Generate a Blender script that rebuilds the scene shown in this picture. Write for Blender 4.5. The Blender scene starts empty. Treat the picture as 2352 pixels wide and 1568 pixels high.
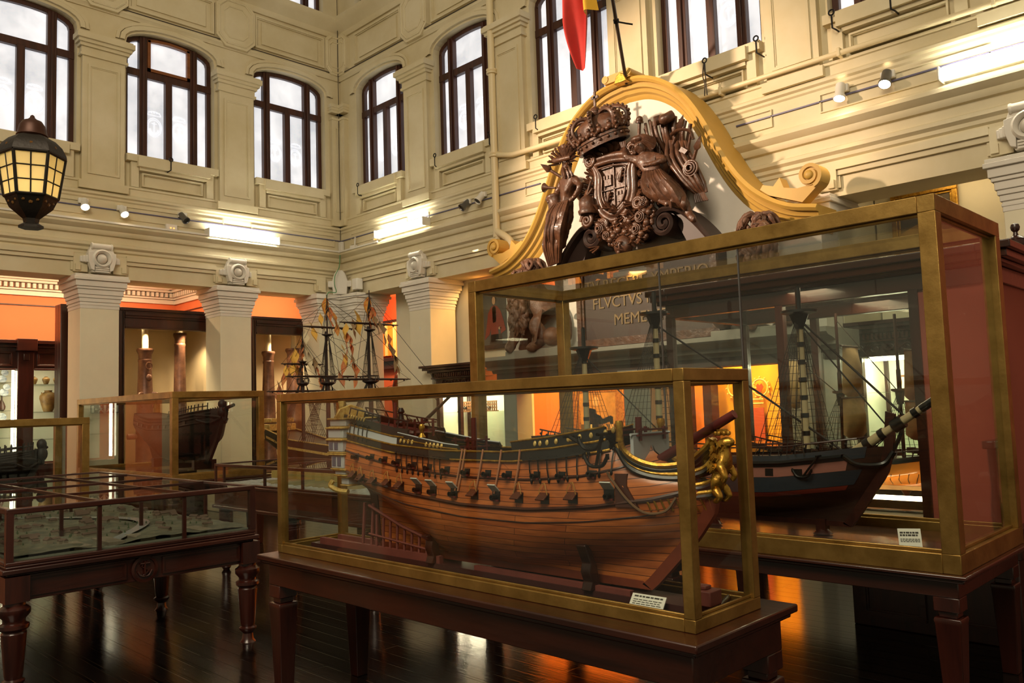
import bpy, bmesh, math, random
from math import sin, cos, pi, radians as R, sqrt, atan2
from mathutils import Vector as V, Matrix as M

random.seed(7)
SC = bpy.context.scene
COL = SC.collection

# ------------------------------------------------------------------ helpers
def lin(c):
    return tuple((x / 12.92 if x <= .04045 else ((x + .055) / 1.055) ** 2.4) for x in (v / 255 for v in c)) + (1,)

class MB:
    """collects simple shapes and links them as ONE mesh object"""
    def __init__(s): s.v, s.f, s.uv = [], [], {}
    def add(s, vs, fs):
        o = len(s.v); s.v += [tuple(p) for p in vs]; s.f += [tuple(i + o for i in f) for f in fs]; return s
    def box(s, x0, y0, z0, x1, y1, z1):
        vs = [(x, y, z) for z in (z0, z1) for y in (y0, y1) for x in (x0, x1)]
        return s.add(vs, [(0, 2, 3, 1), (4, 5, 7, 6), (0, 1, 5, 4), (2, 6, 7, 3), (0, 4, 6, 2), (1, 3, 7, 5)])
    def obox(s, c, sz, m=None):
        m = m or M.Identity(3); c = V(c)
        vs = [c + m @ V((x * sz[0] / 2, y * sz[1] / 2, z * sz[2] / 2)) for z in (-1, 1) for y in (-1, 1) for x in (-1, 1)]
        return s.add(vs, [(0, 2, 3, 1), (4, 5, 7, 6), (0, 1, 5, 4), (2, 6, 7, 3), (0, 4, 6, 2), (1, 3, 7, 5)])
    def prism(s, poly, fn, c0, c1):
        n = len(poly)
        vs = [fn(a, b, c0) for a, b in poly] + [fn(a, b, c1) for a, b in poly]
        fs = [tuple(range(n)), tuple(range(2 * n - 1, n - 1, -1))] + [(i, (i + 1) % n, n + (i + 1) % n, n + i) for i in range(n)]
        return s.add(vs, fs)
    def tube(s, pts, r, n=8, cap=True, flat=1.0):
        pts = [V(p) for p in pts]; k = len(pts); vs = []; N = None
        if isinstance(r, (list, tuple)) and len(r) != k:
            q = len(r) - 1; r = [lerp(r[min(int(q * i / (k - 1)), q - 1)], r[min(int(q * i / (k - 1)), q - 1) + 1], q * i / (k - 1) - min(int(q * i / (k - 1)), q - 1)) for i in range(k)]
        for i, p in enumerate(pts):
            t = (pts[min(i + 1, k - 1)] - pts[max(i - 1, 0)])
            t = t.normalized() if t.length > 1e-9 else V((0, 0, 1))
            if N is None:
                N = t.cross(V((0, 0, 1)))
                if N.length < .1: N = t.cross(V((0, 1, 0)))
            N = (N - t * N.dot(t))
            N = N.normalized() if N.length > 1e-6 else t.orthogonal().normalized()
            B = t.cross(N); ri = r[i] if isinstance(r, (list, tuple)) else r
            vs += [p + (N * cos(2 * pi * j / n) + B * sin(2 * pi * j / n) * flat) * ri for j in range(n)]
        fs = [(i * n + j, i * n + (j + 1) % n, (i + 1) * n + (j + 1) % n, (i + 1) * n + j) for i in range(k - 1) for j in range(n)]
        if cap: fs += [tuple(range(n))[::-1], tuple(range((k - 1) * n, k * n))]
        return s.add(vs, fs)
    def lathe(s, prof, c=(0, 0, 0), n=24, m=None, cap=True, a0=0.0):
        m = m or M.Identity(3); c = V(c); k = len(prof)
        vs = [c + m @ V((r * cos(a0 + 2 * pi * j / n), r * sin(a0 + 2 * pi * j / n), z)) for r, z in prof for j in range(n)]
        fs = [(i * n + j, i * n + (j + 1) % n, (i + 1) * n + (j + 1) % n, (i + 1) * n + j) for i in range(k - 1) for j in range(n)]
        if cap: fs += [tuple(range(n))[::-1], tuple(range((k - 1) * n, k * n))]
        return s.add(vs, fs)
    def ball(s, c, r, nu=12, nv=8, m=None):
        r = (r, r, r) if isinstance(r, (int, float)) else r
        m = m or M.Identity(3); c = V(c)
        vs = [c + m @ V((0, 0, -r[2]))]
        for i in range(1, nv):
            a = -pi / 2 + pi * i / nv
            vs += [c + m @ V((r[0] * cos(a) * cos(2 * pi * j / nu), r[1] * cos(a) * sin(2 * pi * j / nu), r[2] * sin(a))) for j in range(nu)]
        vs.append(c + m @ V((0, 0, r[2])))
        fs = [(0, 1 + (j + 1) % nu, 1 + j) for j in range(nu)]
        for i in range(nv - 2):
            fs += [(1 + i * nu + j, 1 + i * nu + (j + 1) % nu, 1 + (i + 1) * nu + (j + 1) % nu, 1 + (i + 1) * nu + j) for j in range(nu)]
        L = len(vs) - 1; b = 1 + (nv - 2) * nu
        fs += [(b + j, b + (j + 1) % nu, L) for j in range(nu)]
        return s.add(vs, fs)
    def grid(s, fn, nu, nv, uv=None):
        o = len(s.v)
        for i in range(nu + 1):
            for j in range(nv + 1):
                u, w = i / nu, j / nv
                s.v.append(tuple(fn(u, w)))
                if uv: s.uv[len(s.v) - 1] = uv(u, w)
        s.f += [(o + i * (nv + 1) + j, o + (i + 1) * (nv + 1) + j, o + (i + 1) * (nv + 1) + j + 1, o + i * (nv + 1) + j + 1) for i in range(nu) for j in range(nv)]
        return s
    def sweep(s, prof, path, closed=True):
        """prof: 2-D points; path: list of (origin, axis_a, axis_b)"""
        n = len(prof); vs = [V(o) + V(a) * p + V(b) * q for o, a, b in path for p, q in prof]
        m = n if closed else n - 1
        fs = [(i * n + j, i * n + (j + 1) % n, (i + 1) * n + (j + 1) % n, (i + 1) * n + j) for i in range(len(path) - 1) for j in range(m)]
        if closed: fs += [tuple(range(n))[::-1], tuple(range((len(path) - 1) * n, len(path) * n))]
        return s.add(vs, fs)
    def build(s, name, mat, parent=None, bevel=0, smooth=40, loc=None):
        me = bpy.data.meshes.new(name); me.from_pydata(s.v, [], s.f)
        if s.uv:
            l = me.uv_layers.new(name='planks')
            for lp in me.loops: l.data[lp.index].uv = s.uv.get(lp.vertex_index, (0, 0))
        bm = bmesh.new(); bm.from_mesh(me); bmesh.ops.recalc_face_normals(bm, faces=bm.faces)
        bm.to_mesh(me); bm.free()
        me.polygons.foreach_set('use_smooth', [True] * len(me.polygons))
        me.set_sharp_from_angle(angle=R(64 if mat.name in ('carved_walnut', 'lion_wood') else smooth))
        me.materials.append(mat)
        o = bpy.data.objects.new(name, me); COL.objects.link(o)
        if parent:
            o.parent = parent; o.matrix_parent_inverse = parent.matrix_basis.inverted()
        if bevel:
            b = o.modifiers.new('edge', 'BEVEL'); b.width = bevel; b.segments = 2; b.limit_method = 'ANGLE'; b.angle_limit = R(40)
        if loc: recentre(o, loc)
        return o

def recentre(o, loc):
    loc = V(loc); o.data.transform(M.Translation(-loc)); o.location = loc

def tag(o, label=None, cat=None, group=None, kind=None):
    if label: o['label'] = label
    if cat: o['category'] = cat
    if group: o['group'] = group
    if kind: o['kind'] = kind
    return o

def thing(name, label, cat, loc=(0, 0, 0), group=None, rz=0):
    o = bpy.data.objects.new(name, None); o.empty_display_size = .1
    o.location = loc; o.rotation_euler = (0, 0, rz); COL.objects.link(o)
    return tag(o, label, cat, group)

def struct(o): o['kind'] = 'structure'; return o

def copy_tree(o, parent=None):
    c = o.copy(); COL.objects.link(c)
    if parent: c.parent = parent
    for ch in list(o.children): copy_tree(ch, c)
    return c

def txt(name, body, size, mat, parent, mw, depth=.002, align='CENTER'):
    cu = bpy.data.curves.new(name, 'FONT'); cu.body = body; cu.size = size; cu.extrude = depth
    cu.align_x = align; cu.align_y = 'CENTER'; cu.resolution_u = 3
    t = bpy.data.objects.new(name, cu); COL.objects.link(t)
    me = bpy.data.meshes.new_from_object(t.evaluated_get(bpy.context.evaluated_depsgraph_get()))
    bpy.data.objects.remove(t); bpy.data.curves.remove(cu)
    me.transform(mw); me.materials.clear(); me.materials.append(mat)
    o = bpy.data.objects.new(name, me); COL.objects.link(o)
    if parent: o.parent = parent; o.matrix_parent_inverse = parent.matrix_basis.inverted()
    return o

def frame_m(o, ax, ay):
    """matrix whose local x,y run along ax, ay at origin o"""
    ax, ay = V(ax).normalized(), V(ay).normalized(); az = ax.cross(ay)
    m = M((ax, ay, az)).transposed().to_4x4(); m.translation = V(o); return m

def lerp(a, b, t): return a + (b - a) * t
def interp(tab, x):
    if x <= tab[0][0]: return tab[0][1]
    for (a, p), (b, q) in zip(tab, tab[1:]):
        if x <= b: return lerp(p, q, (x - a) / (b - a))
    return tab[-1][1]
def smooth_path(pts, n=6):
    """Catmull-Rom through the points"""
    P = [V(p) for p in pts]; P = [P[0] * 2 - P[1]] + P + [P[-1] * 2 - P[-2]]; out = []
    for i in range(1, len(P) - 2):
        for k in range(n):
            t = k / n
            out.append(.5 * ((2 * P[i]) + (P[i + 1] - P[i - 1]) * t + (2 * P[i - 1] - 5 * P[i] + 4 * P[i + 1] - P[i + 2]) * t * t + (3 * P[i] - P[i - 1] - 3 * P[i + 1] + P[i + 2]) * t ** 3))
    out.append(P[-2]); return out
def skinned(name, verts, edges, radii, mat, parent, sub=2, rough=0):
    """one continuous body grown over a skeleton"""
    me = bpy.data.meshes.new(name); me.from_pydata([tuple(v) for v in verts], edges, [])
    me.materials.append(mat)
    o = bpy.data.objects.new(name, me); COL.objects.link(o)
    if parent: o.parent = parent; o.matrix_parent_inverse = parent.matrix_basis.inverted()
    sk = o.modifiers.new('skin', 'SKIN'); sk.use_smooth_shade = True
    for i, d in enumerate(me.skin_vertices[0].data):
        r = radii[i]; d.radius = r if isinstance(r, tuple) else (r, r); d.use_root = (i == 0)
    ss = o.modifiers.new('sub', 'SUBSURF'); ss.levels = ss.render_levels = sub + (1 if rough else 0)
    if rough:
        t = bpy.data.textures.get('carving_noise') or bpy.data.textures.new('carving_noise', 'CLOUDS'); t.noise_scale = .07; t.noise_depth = 3
        d = o.modifiers.new('tool_marks', 'DISPLACE'); d.texture = t; d.strength = rough; d.mid_level = .5; d.texture_coords = 'GLOBAL'
    return o

# ------------------------------------------------------------------ materials
def mat(name, col, rough=.6, metal=0, bump=0, bscale=30, var=0, vscale=4, spec=.5, stretch=(1, 1, 1), coat=0, col2=None, emis=0):
    m = bpy.data.materials.new(name); m.use_nodes = True
    nt = m.node_tree; b = nt.nodes['Principled BSDF']; L = nt.links.new
    b.inputs['Base Color'].default_value = lin(col); b.inputs['Roughness'].default_value = rough
    b.inputs['Metallic'].default_value = metal; b.inputs['Specular IOR Level'].default_value = spec
    b.inputs['Coat Weight'].default_value = coat; b.inputs['Coat Roughness'].default_value = .08
    if var or bump:
        tc = nt.nodes.new('ShaderNodeTexCoord'); mp = nt.nodes.new('ShaderNodeMapping')
        mp.inputs['Scale'].default_value = stretch; L(tc.outputs['Object'], mp.inputs['Vector'])
    if var:
        n = nt.nodes.new('ShaderNodeTexNoise'); n.inputs['Scale'].default_value = vscale; n.inputs['Detail'].default_value = 5
        n.inputs['Roughness'].default_value = .62
        L(mp.outputs['Vector'], n.inputs['Vector'])
        mx = nt.nodes.new('ShaderNodeMix'); mx.data_type = 'RGBA'
        cr = nt.nodes.new('ShaderNodeMapRange'); cr.inputs['From Min'].default_value = .32; cr.inputs['From Max'].default_value = .68
        L(n.outputs['Fac'], cr.inputs['Value']); L(cr.outputs['Result'], mx.inputs['Factor'])
        a = lin(col); d = lin(col2) if col2 else tuple(x * (1 - var) for x in a[:3]) + (1,)
        mx.inputs['A'].default_value = a; mx.inputs['B'].default_value = d
        L(mx.outputs['Result'], b.inputs['Base Color'])
    if bump:
        n2 = nt.nodes.new('ShaderNodeTexNoise'); n2.inputs['Scale'].default_value = bscale; n2.inputs['Detail'].default_value = 4
        L(mp.outputs['Vector'], n2.inputs['Vector'])
        bp = nt.nodes.new('ShaderNodeBump'); bp.inputs['Strength'].default_value = bump; bp.inputs['Distance'].default_value = .02
        L(n2.outputs['Fac'], bp.inputs['Height']); L(bp.outputs['Normal'], b.inputs['Normal'])
    if emis:
        b.inputs['Emission Color'].default_value = lin(col); b.inputs['Emission Strength'].default_value = emis
    return m

def emit(name, col, s):
    m = bpy.data.materials.new(name); m.use_nodes = True; nt = m.node_tree
    nt.nodes.remove(nt.nodes['Principled BSDF']); e = nt.nodes.new('ShaderNodeEmission')
    e.inputs['Color'].default_value = lin(col); e.inputs['Strength'].default_value = s
    nt.links.new(e.outputs[0], nt.nodes['Material Output'].inputs['Surface']); return m

def glass(name, tint=(.965, .985, .97), base=.035, rough=0.0):
    """thin clear glass: straight-through light plus a mirror that grows towards grazing"""
    m = bpy.data.materials.new(name); m.use_nodes = True; nt = m.node_tree; L = nt.links.new
    nt.nodes.remove(nt.nodes['Principled BSDF'])
    t = nt.nodes.new('ShaderNodeBsdfTransparent'); t.inputs['Color'].default_value = (*tint, 1)
    g = nt.nodes.new('ShaderNodeBsdfGlossy'); g.inputs['Roughness'].default_value = rough
    lw = nt.nodes.new('ShaderNodeLayerWeight'); lw.inputs['Blend'].default_value = .5
    p = nt.nodes.new('ShaderNodeMath'); p.operation = 'POWER'; p.inputs[1].default_value = 4.6
    L(lw.outputs['Facing'], p.inputs[0])
    ma = nt.nodes.new('ShaderNodeMath'); ma.operation = 'MULTIPLY_ADD'; ma.inputs[1].default_value = .9; ma.inputs[2].default_value = base
    L(p.outputs[0], ma.inputs[0]); mx = nt.nodes.new('ShaderNodeMixShader')
    L(ma.outputs[0], mx.inputs[0]); L(t.outputs[0], mx.inputs[1]); L(g.outputs[0], mx.inputs[2])
    L(mx.outputs[0], nt.nodes['Material Output'].inputs['Surface']); return m

def wood(name, c1, c2, rough=.35, scale=6, axis='x', coat=.3, bump=.05):
    st = {'x': (.12, 1, 1), 'y': (1, .12, 1), 'z': (1, 1, .12)}[axis]
    return mat(name, c1, rough, var=.5, vscale=scale * 2.2, stretch=st, coat=coat, col2=c2, bump=bump, bscale=scale * 6)

def planked(name, c1, c2, gap, uvmap, rows, cols, rough=.4, coat=.2, obj=False, scale=(1, 1, 1), rot=0, mortar=.012, bumpd=.003, grain=.12):
    """boards: brick pattern on the uv (or object) coordinates, with grain"""
    m = bpy.data.materials.new(name); m.use_nodes = True; nt = m.node_tree; L = nt.links.new
    b = nt.nodes['Principled BSDF']; tc = nt.nodes.new('ShaderNodeTexCoord'); mp = nt.nodes.new('ShaderNodeMapping')
    L(tc.outputs['Object' if obj else 'UV'], mp.inputs['Vector']); mp.inputs['Scale'].default_value = scale
    mp.inputs['Rotation'].default_value = (0, 0, rot)
    br = nt.nodes.new('ShaderNodeTexBrick'); L(mp.outputs['Vector'], br.inputs['Vector'])
    br.inputs['Scale'].default_value = 1; br.inputs['Brick Width'].default_value = cols; br.inputs['Row Height'].default_value = rows
    br.inputs['Mortar Size'].default_value = mortar; br.inputs['Mortar Smooth'].default_value = .2; br.inputs['Bias'].default_value = 0
    br.inputs['Color1'].default_value = lin(c1); br.inputs['Color2'].default_value = lin(c2); br.inputs['Mortar'].default_value = lin(gap)
    br.offset = .37; br.squash_frequency = 3
    n = nt.nodes.new('ShaderNodeTexNoise'); n.inputs['Scale'].default_value = 5; n.inputs['Detail'].default_value = 6
    mp2 = nt.nodes.new('ShaderNodeMapping'); L(mp.outputs['Vector'], mp2.inputs['Vector']); mp2.inputs['Scale'].default_value = (1.2, 9, 3)
    L(mp2.outputs['Vector'], n.inputs['Vector'])
    mx = nt.nodes.new('ShaderNodeMix'); mx.data_type = 'RGBA'; mx.blend_type = 'MULTIPLY'; mx.inputs['Factor'].default_value = .75
    cr = nt.nodes.new('ShaderNodeValToRGB'); cr.color_ramp.elements[0].position = .3; cr.color_ramp.elements[0].color = (.5, .44, .38, 1)
    cr.color_ramp.elements[1].position = .62; cr.color_ramp.elements[1].color = (1, 1, 1, 1)
    L(n.outputs['Fac'], cr.inputs['Fac']); L(br.outputs['Color'], mx.inputs['A']); L(cr.outputs['Color'], mx.inputs['B'])
    L(mx.outputs['Result'], b.inputs['Base Color'])
    b.inputs['Roughness'].default_value = rough; b.inputs['Coat Weight'].default_value = coat; b.inputs['Coat Roughness'].default_value = .12
    bp = nt.nodes.new('ShaderNodeBump'); bp.inputs['Strength'].default_value = .6; bp.inputs['Distance'].default_value = bumpd
    sub = nt.nodes.new('ShaderNodeMath'); sub.operation = 'MULTIPLY_ADD'; sub.inputs[1].default_value = -1
    L(br.outputs['Fac'], sub.inputs[0]); m3 = nt.nodes.new('ShaderNodeMath'); m3.operation = 'MULTIPLY'; m3.inputs[1].default_value = grain
    L(n.outputs['Fac'], m3.inputs[0]); L(m3.outputs[0], sub.inputs[2]); L(sub.outputs[0], bp.inputs['Height']); L(bp.outputs['Normal'], b.inputs['Normal'])
    return m

K = {}
K['cream'] = mat('cream_plaster', (220, 209, 178), .75, var=.16, vscale=1.1, bump=.06, bscale=14, col2=(206, 192, 154))
K['creamlow'] = mat('pale_cream_plaster', (232, 224, 196), .7, var=.1, vscale=1.4, bump=.05, bscale=14)
K['white'] = mat('white_plaster', (228, 222, 210), .7, var=.08, vscale=3, bump=.05)
K['ochre'] = mat('yellow_ochre_paint', (206, 164, 76), .5, var=.12, vscale=3)
K['orange'] = mat('orange_wall_paint', (224, 122, 76), .7, var=.06, vscale=1.2)
K['orange_hot'] = mat('bright_orange_paint', (238, 138, 58), .7, var=.05, vscale=1.2)
K['pink'] = mat('salmon_wall_paint', (205, 112, 84), .75, var=.06)
K['red'] = mat('dull_red_lining', (180, 90, 72), .8, var=.1, vscale=2)
K['mahog'] = wood('mahogany', (64, 26, 16), (38, 14, 10), .3, 6, 'x')
K['mahogz'] = wood('mahogany_upright', (62, 25, 16), (36, 13, 9), .3, 6, 'z')
K['mahogy'] = wood('mahogany_lengthwise', (60, 26, 15), (34, 14, 9), .28, 5, 'y')
K['darkwood'] = wood('dark_carved_wood', (58, 26, 18), (36, 15, 11), .35, 8, 'z')
K['winwood'] = wood('window_wood', (74, 36, 20), (48, 22, 12), .45, 8, 'z', coat=.1)
K['newwood'] = wood('newer_window_wood', (138, 82, 40), (112, 62, 28), .45, 8, 'x', coat=.1)
K['brass'] = mat('aged_brass', (176, 142, 78), .38, metal=.8, var=.3, vscale=6, bump=.04, bscale=60, col2=(136, 106, 52))
K['gold'] = mat('gilding', (212, 168, 72), .3, metal=.8, var=.35, vscale=30, bump=.1, bscale=90, col2=(150, 104, 34))
K['black'] = mat('black_paint', (18, 18, 17), .35, coat=.2)
K['iron'] = mat('black_iron', (26, 24, 22), .45, metal=.6)
K['steel'] = mat('grey_metal', (120, 120, 122), .35, metal=.8)
K['whitemetal'] = mat('white_enamel', (226, 222, 212), .35)
K['glass'] = glass('clear_glass')
K['glassdim'] = glass('old_greenish_glass', (.88, .93, .88), .05)
K['carved'] = mat('carved_walnut', (96, 62, 41), .42, var=.5, vscale=9, bump=.4, bscale=16, col2=(60, 37, 25), coat=.12)
K['scroll'] = mat('dark_scroll_wood', (58, 42, 36), .5, var=.2)
K['lion'] = mat('lion_wood', (118, 84, 62), .5, var=.45, vscale=9, bump=.3, bscale=30, col2=(84, 54, 40))
K['stone'] = mat('grey_stone', (150, 148, 136), .7, var=.12, vscale=4)
K['bronze'] = mat('bronze_gun', (122, 84, 62), .42, metal=.3, var=.4, vscale=9, bump=.08, bscale=50, col2=(84, 54, 42))
K['post'] = mat('ivory_paint', (226, 204, 160), .5)
K['rope'] = mat('tarred_rope', (34, 28, 22), .8)
K['paper'] = mat('white_card', (226, 224, 212), .6)
K['ink'] = mat('printed_ink', (60, 56, 50), .7)
K['pipe'] = mat('cream_pipe_paint', (224, 208, 168), .4)
K['cable'] = mat('dark_cable', (62, 52, 40), .6)
K['rail'] = mat('lilac_grey_rail', (92, 90, 120), .4)
# ------------------------------------------------------------------ room shell
XW, YW = 8.88, 13.3
def onL(s, d, z): return (s, YW - d, z)          # back-left wall, s = x
def onR(s, d, z): return (XW - d, s, z)          # right wall, s = y
PIL_L = (-8.72, -6.52, -4.32, -2.12, .08, 2.28, 4.48, 6.68); WIN_L = (-7.62, -5.42, -3.22, -1.02, 1.18, 3.38, 5.58, 7.79)
PIL_R = (1.79, 4.06, 6.33, 8.60, 10.87); WIN_R = (12.02, 9.73, 7.46, 5.19, 2.92)
HW, SILL, SPRING, RISE, TOPB = .735, 5.78, 7.66, .25, 9.32
TRIM = [0]
def trim(mb, m=None, bevel=0):
    TRIM[0] += 1
    return struct(mb.build('trim_%d' % TRIM[0], m or K['cream'], bevel=bevel))

# floor: dark stained boards running along the right wall
fl = planked('dark_floorboards', (20, 15, 12), (13, 10, 8), (2, 2, 2), 'uv', .14, 3.4, rough=.14, coat=.3, grain=.03, obj=True, rot=pi / 2, mortar=.016, bumpd=.035)
b = MB(); b.box(-10, -6, -.12, 16.5, 18, 0); struct(b.build('floor', fl))

def bx(mb, fn, s0, d0, z0, s1, d1, z1):
    p, q = fn(s0, d0, z0), fn(s1, d1, z1)
    return mb.box(*[min(a, c) for a, c in zip(p, q)], *[max(a, c) for a, c in zip(p, q)])

def arch(c, hw, spring, rise, n=14):
    return [(c - hw * cos(pi * k / n), spring + rise * sin(pi * k / n) ** .8) for k in range(n + 1)]

def hall_wall(name, fn, s0, s1, wins):
    mb = MB()
    def q(a, z0, c, z1): mb.add([fn(a, 0, z0), fn(c, 0, z0), fn(c, 0, z1), fn(a, 0, z1)], [(0, 1, 2, 3)])
    bx(mb, fn, s0, -.55, 3.78, s1, -.02, 5.0)
    q(s0, 3.78, s1, SILL)
    for zb, zs, ri, zt in ((SILL, SPRING, RISE, TOPB), (TOPB, TOPB + 1.6, .25, 12.6)):
        prev = s0
        for c in sorted(wins):
            q(prev, zb, c - HW, zt); prev = c + HW
            A = arch(c, HW, zs, ri)
            for (a, za), (e, ze) in zip(A, A[1:]):
                mb.add([fn(a, 0, za), fn(e, 0, ze), fn(e, 0, zt), fn(a, 0, zt)], [(0, 1, 2, 3)])
            O = [(c - HW, zb)] + A + [(c + HW, zb)]; O.append(O[0])
            for (a, za), (e, ze) in zip(O, O[1:]):
                mb.add([fn(a, 0, za), fn(e, 0, ze), fn(e, -.34, ze), fn(a, -.34, za)], [(0, 1, 2, 3)])
        q(prev, zb, s1, zt)
    return struct(mb.build(name, K['cream']))
hall_wall('wall_left', onL, -10.0, XW, WIN_L)
hall_wall('wall_right', onR, -3.0, YW, WIN_R)

# horizontal mouldings: (projection, height) outlines run along both walls
ENT = [(-.02, 3.775), (.012, 3.775), (.012, 4.12), (.03, 4.13), (.03, 4.17), (.06, 4.19), (.06, 4.23), (.1, 4.26), (.1, 4.3), (.06, 4.32), (.06, 4.42), (.1, 4.43), (.12, 4.46), (.12, 4.5),
       (.15, 4.52), (.19, 4.56), (.19, 4.6), (.12, 4.61), (.1, 4.64), (.08, 4.66), (.08, 4.98), (.1, 5.0), (.1, 5.03), (.13, 5.05), (.13, 5.08), (.09, 5.11), (.07, 5.12), (.07, 5.22), (.09, 5.23), (.09, 5.26), (-.02, 5.27)]
STR = [(-.02, 8.02), (.03, 8.02), (.04, 8.05), (.07, 8.08), (.07, 8.11), (-.02, 8.12)]
UPC = [(-.02, 8.86), (.04, 8.86), (.06, 8.9), (.06, 8.96), (.12, 9.02), (.2, 9.08), (.24, 9.14), (.24, 9.2), (.1, 9.24), (-.02, 9.25)]
def run(prof, fn, s0, s1, m=None):
    mb = MB(); n = len(prof)
    mb.add([fn(s0, d, z) for d, z in prof] + [fn(s1, d, z) for d, z in prof],
           [(i, (i + 1) % n, n + (i + 1) % n, n + i) for i in range(n)] + [tuple(range(n)), tuple(range(2 * n - 1, n - 1, -1))])
    return trim(mb, m)
for P in (ENT, STR, UPC):
    run(P, onL, -10, XW); run(P, onR, -3, YW)

def border(mb, fn, s0, z0, s1, z1, w, d0, d1):
    """picture-frame of four bars with a stepped inner lip"""
    for (ww, dd, o) in ((w, d1, 0), (w * .45, d0 + (d1 - d0) * .55, w)):
        a, c, e, f = s0 + o, z0 + o, s1 - o, z1 - o
        bx(mb, fn, a, d0, c, e, dd, c + ww); bx(mb, fn, a, d0, f - ww, e, dd, f)
        bx(mb, fn, a, d0, c + ww, a + ww, dd, f - ww); bx(mb, fn, e - ww, d0, c + ww, e, dd, f - ww)

def octagon(mb, fn, c, z, hw, hh, cut, d0, d1):
    o = [(-hw, -hh + cut), (-hw + cut, -hh), (hw - cut, -hh), (hw, -hh + cut), (hw, hh - cut), (hw - cut, hh), (-hw + cut, hh), (-hw, hh - cut)]
    mb.prism([(c + a, z + e) for a, e in o], lambda a, e, k: fn(a, k, e), d0, d1)
    for k, (f, dd) in enumerate(((.86, .035), (.62, .025))):
        for (a, e), (g, h) in zip(o, o[1:] + o[:1]):
            mb.tube([fn(c + a * f, d1, z + e * f), fn(c + g * f, d1, z + h * f)], dd * .6, 6)

def pilaster(fn, c, hw=.335):
    mb = MB()
    bx(mb, fn, c - hw - .03, 0, 5.12, c + hw + .03, .14, 5.24)
    bx(mb, fn, c - hw + .02, 0, 5.24, c + hw - .02, .095, 7.2)
    border(mb, fn, c - hw + .1, 5.36, c + hw - .1, 7.08, .035, .09, .115)
    for (z0, z1, e, d) in ((7.2, 7.24, .02, .13), (7.24, 7.34, 0, .11), (7.34, 7.39, .03, .15), (7.39, 7.44, .06, .19), (7.44, 7.52, .09, .23), (7.52, 7.55, .07, .2)):
        bx(mb, fn, c - hw - e, 0, z0, c + hw + e, d, z1)
    octagon(mb, fn, c, 8.49, .36, .45, .16, 0, .1)
    return trim(mb)
for c in PIL_L: pilaster(onL, c)
for c in PIL_R: pilaster(onR, c)
# folded half pilasters in the corner
mb = MB()
for fn, e in ((onL, XW), (onR, YW)):
    bx(mb, fn, e - .3, 0, 5.12, e, .15, 5.24); bx(mb, fn, e - .26, 0, 5.24, e, .1, 7.2); border(mb, fn, e - .2, 5.4, e - .1, 7.05, .02, .09, .115)
    for (z0, z1, w, d) in ((7.2, 7.24, .27, .12), (7.34, 7.39, .28, .12), (7.39, 7.44, .29, .13), (7.44, 7.5, .3, .14)):
        bx(mb, fn, e - w, 0, z0, e, d, z1)
    octagon(mb, fn, e - .16, 8.5, .2, .4, .1, 0, .1)
trim(mb)

def bay_trim(fn, c):
    mb = MB()
    for (r, w, d) in ((.04, .07, .05), (.12, .05, .035)):       # rings round the arch
        A = arch(c, HW + r, SPRING, RISE + r); B = arch(c, HW + r + w, SPRING, RISE + r + w); n = len(A)
        for k in range(n - 1):
            mb.add([fn(A[k][0], 0, A[k][1]), fn(B[k][0], 0, B[k][1]), fn(B[k + 1][0], 0, B[k + 1][1]), fn(A[k + 1][0], 0, A[k + 1][1]),
                    fn(A[k][0], d, A[k][1]), fn(B[k][0], d, B[k][1]), fn(B[k + 1][0], d, B[k + 1][1]), fn(A[k + 1][0], d, A[k + 1][1])],
                   [(4, 5, 6, 7), (0, 4, 7, 3), (1, 2, 6, 5)])
    w = HW + .02                                                   # sill, its brackets and the panel below
    bx(mb, fn, c - w, -.3, 5.68, c + w, .12, 5.79); bx(mb, fn, c - w + .16, 0, 5.6, c + w - .16, .16, 5.76); bx(mb, fn, c - w + .2, 0, 5.55, c + w - .2, .1, 5.6)
    border(mb, fn, c - .5, 5.3, c + .5, 5.52, .02, 0, .06)
    for s in (-1, 1): bx(mb, fn, c + s * .62 - .06, 0, 5.27, c + s * .62 + .06, .08, 5.68)
    border(mb, fn, c - .72, 8.2, c + .72, 8.8, .035, 0, .05)
    bx(mb, fn, c - .58, 0, 8.3, c + .58, .025, 8.7)
    border(mb, fn, c - .85, 4.72, c + .85, 4.93, .012, .07, .1)
    return trim(mb)
for c in WIN_L: bay_trim(onL, c)
for c in WIN_R: bay_trim(onR, c)

# beam panels between the columns
def beam_panel(fn, a, e):
    mb = MB(); bx(mb, fn, a, -.02, 3.86, a + .03, .044, 3.99); bx(mb, fn, e - .03, -.02, 3.86, e, .044, 3.99)
    for (z0, z1, d) in ((4.06, 4.14, .08), (4.0, 4.06, .05)): bx(mb, fn, a, -.02, z0, e, d, z1)
    bx(mb, fn, a - .2, 0, 3.84, a, .07, 4.12); bx(mb, fn, e, 0, 3.84, e + .2, .07, 4.12)
    for s in (a - .08, e + .02): bx(mb, fn, s, .05, 3.86, s + .07, .1, 3.95)
    return trim(mb)
for a, e in ((-8.9, -7.05), (-6.5, -4.75), (-4.3, -2.55), (-2.1, -.35), (.4, 1.94), (2.62, 4.07), (4.84, 6.3), (7.05, 8.25)): beam_panel(onL, a, e)
for a, e in ((-.9, 1.43), (2.15, 3.65), (8.95, 10.5), (11.25, 12.75)): beam_panel(onR, a, e)

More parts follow.
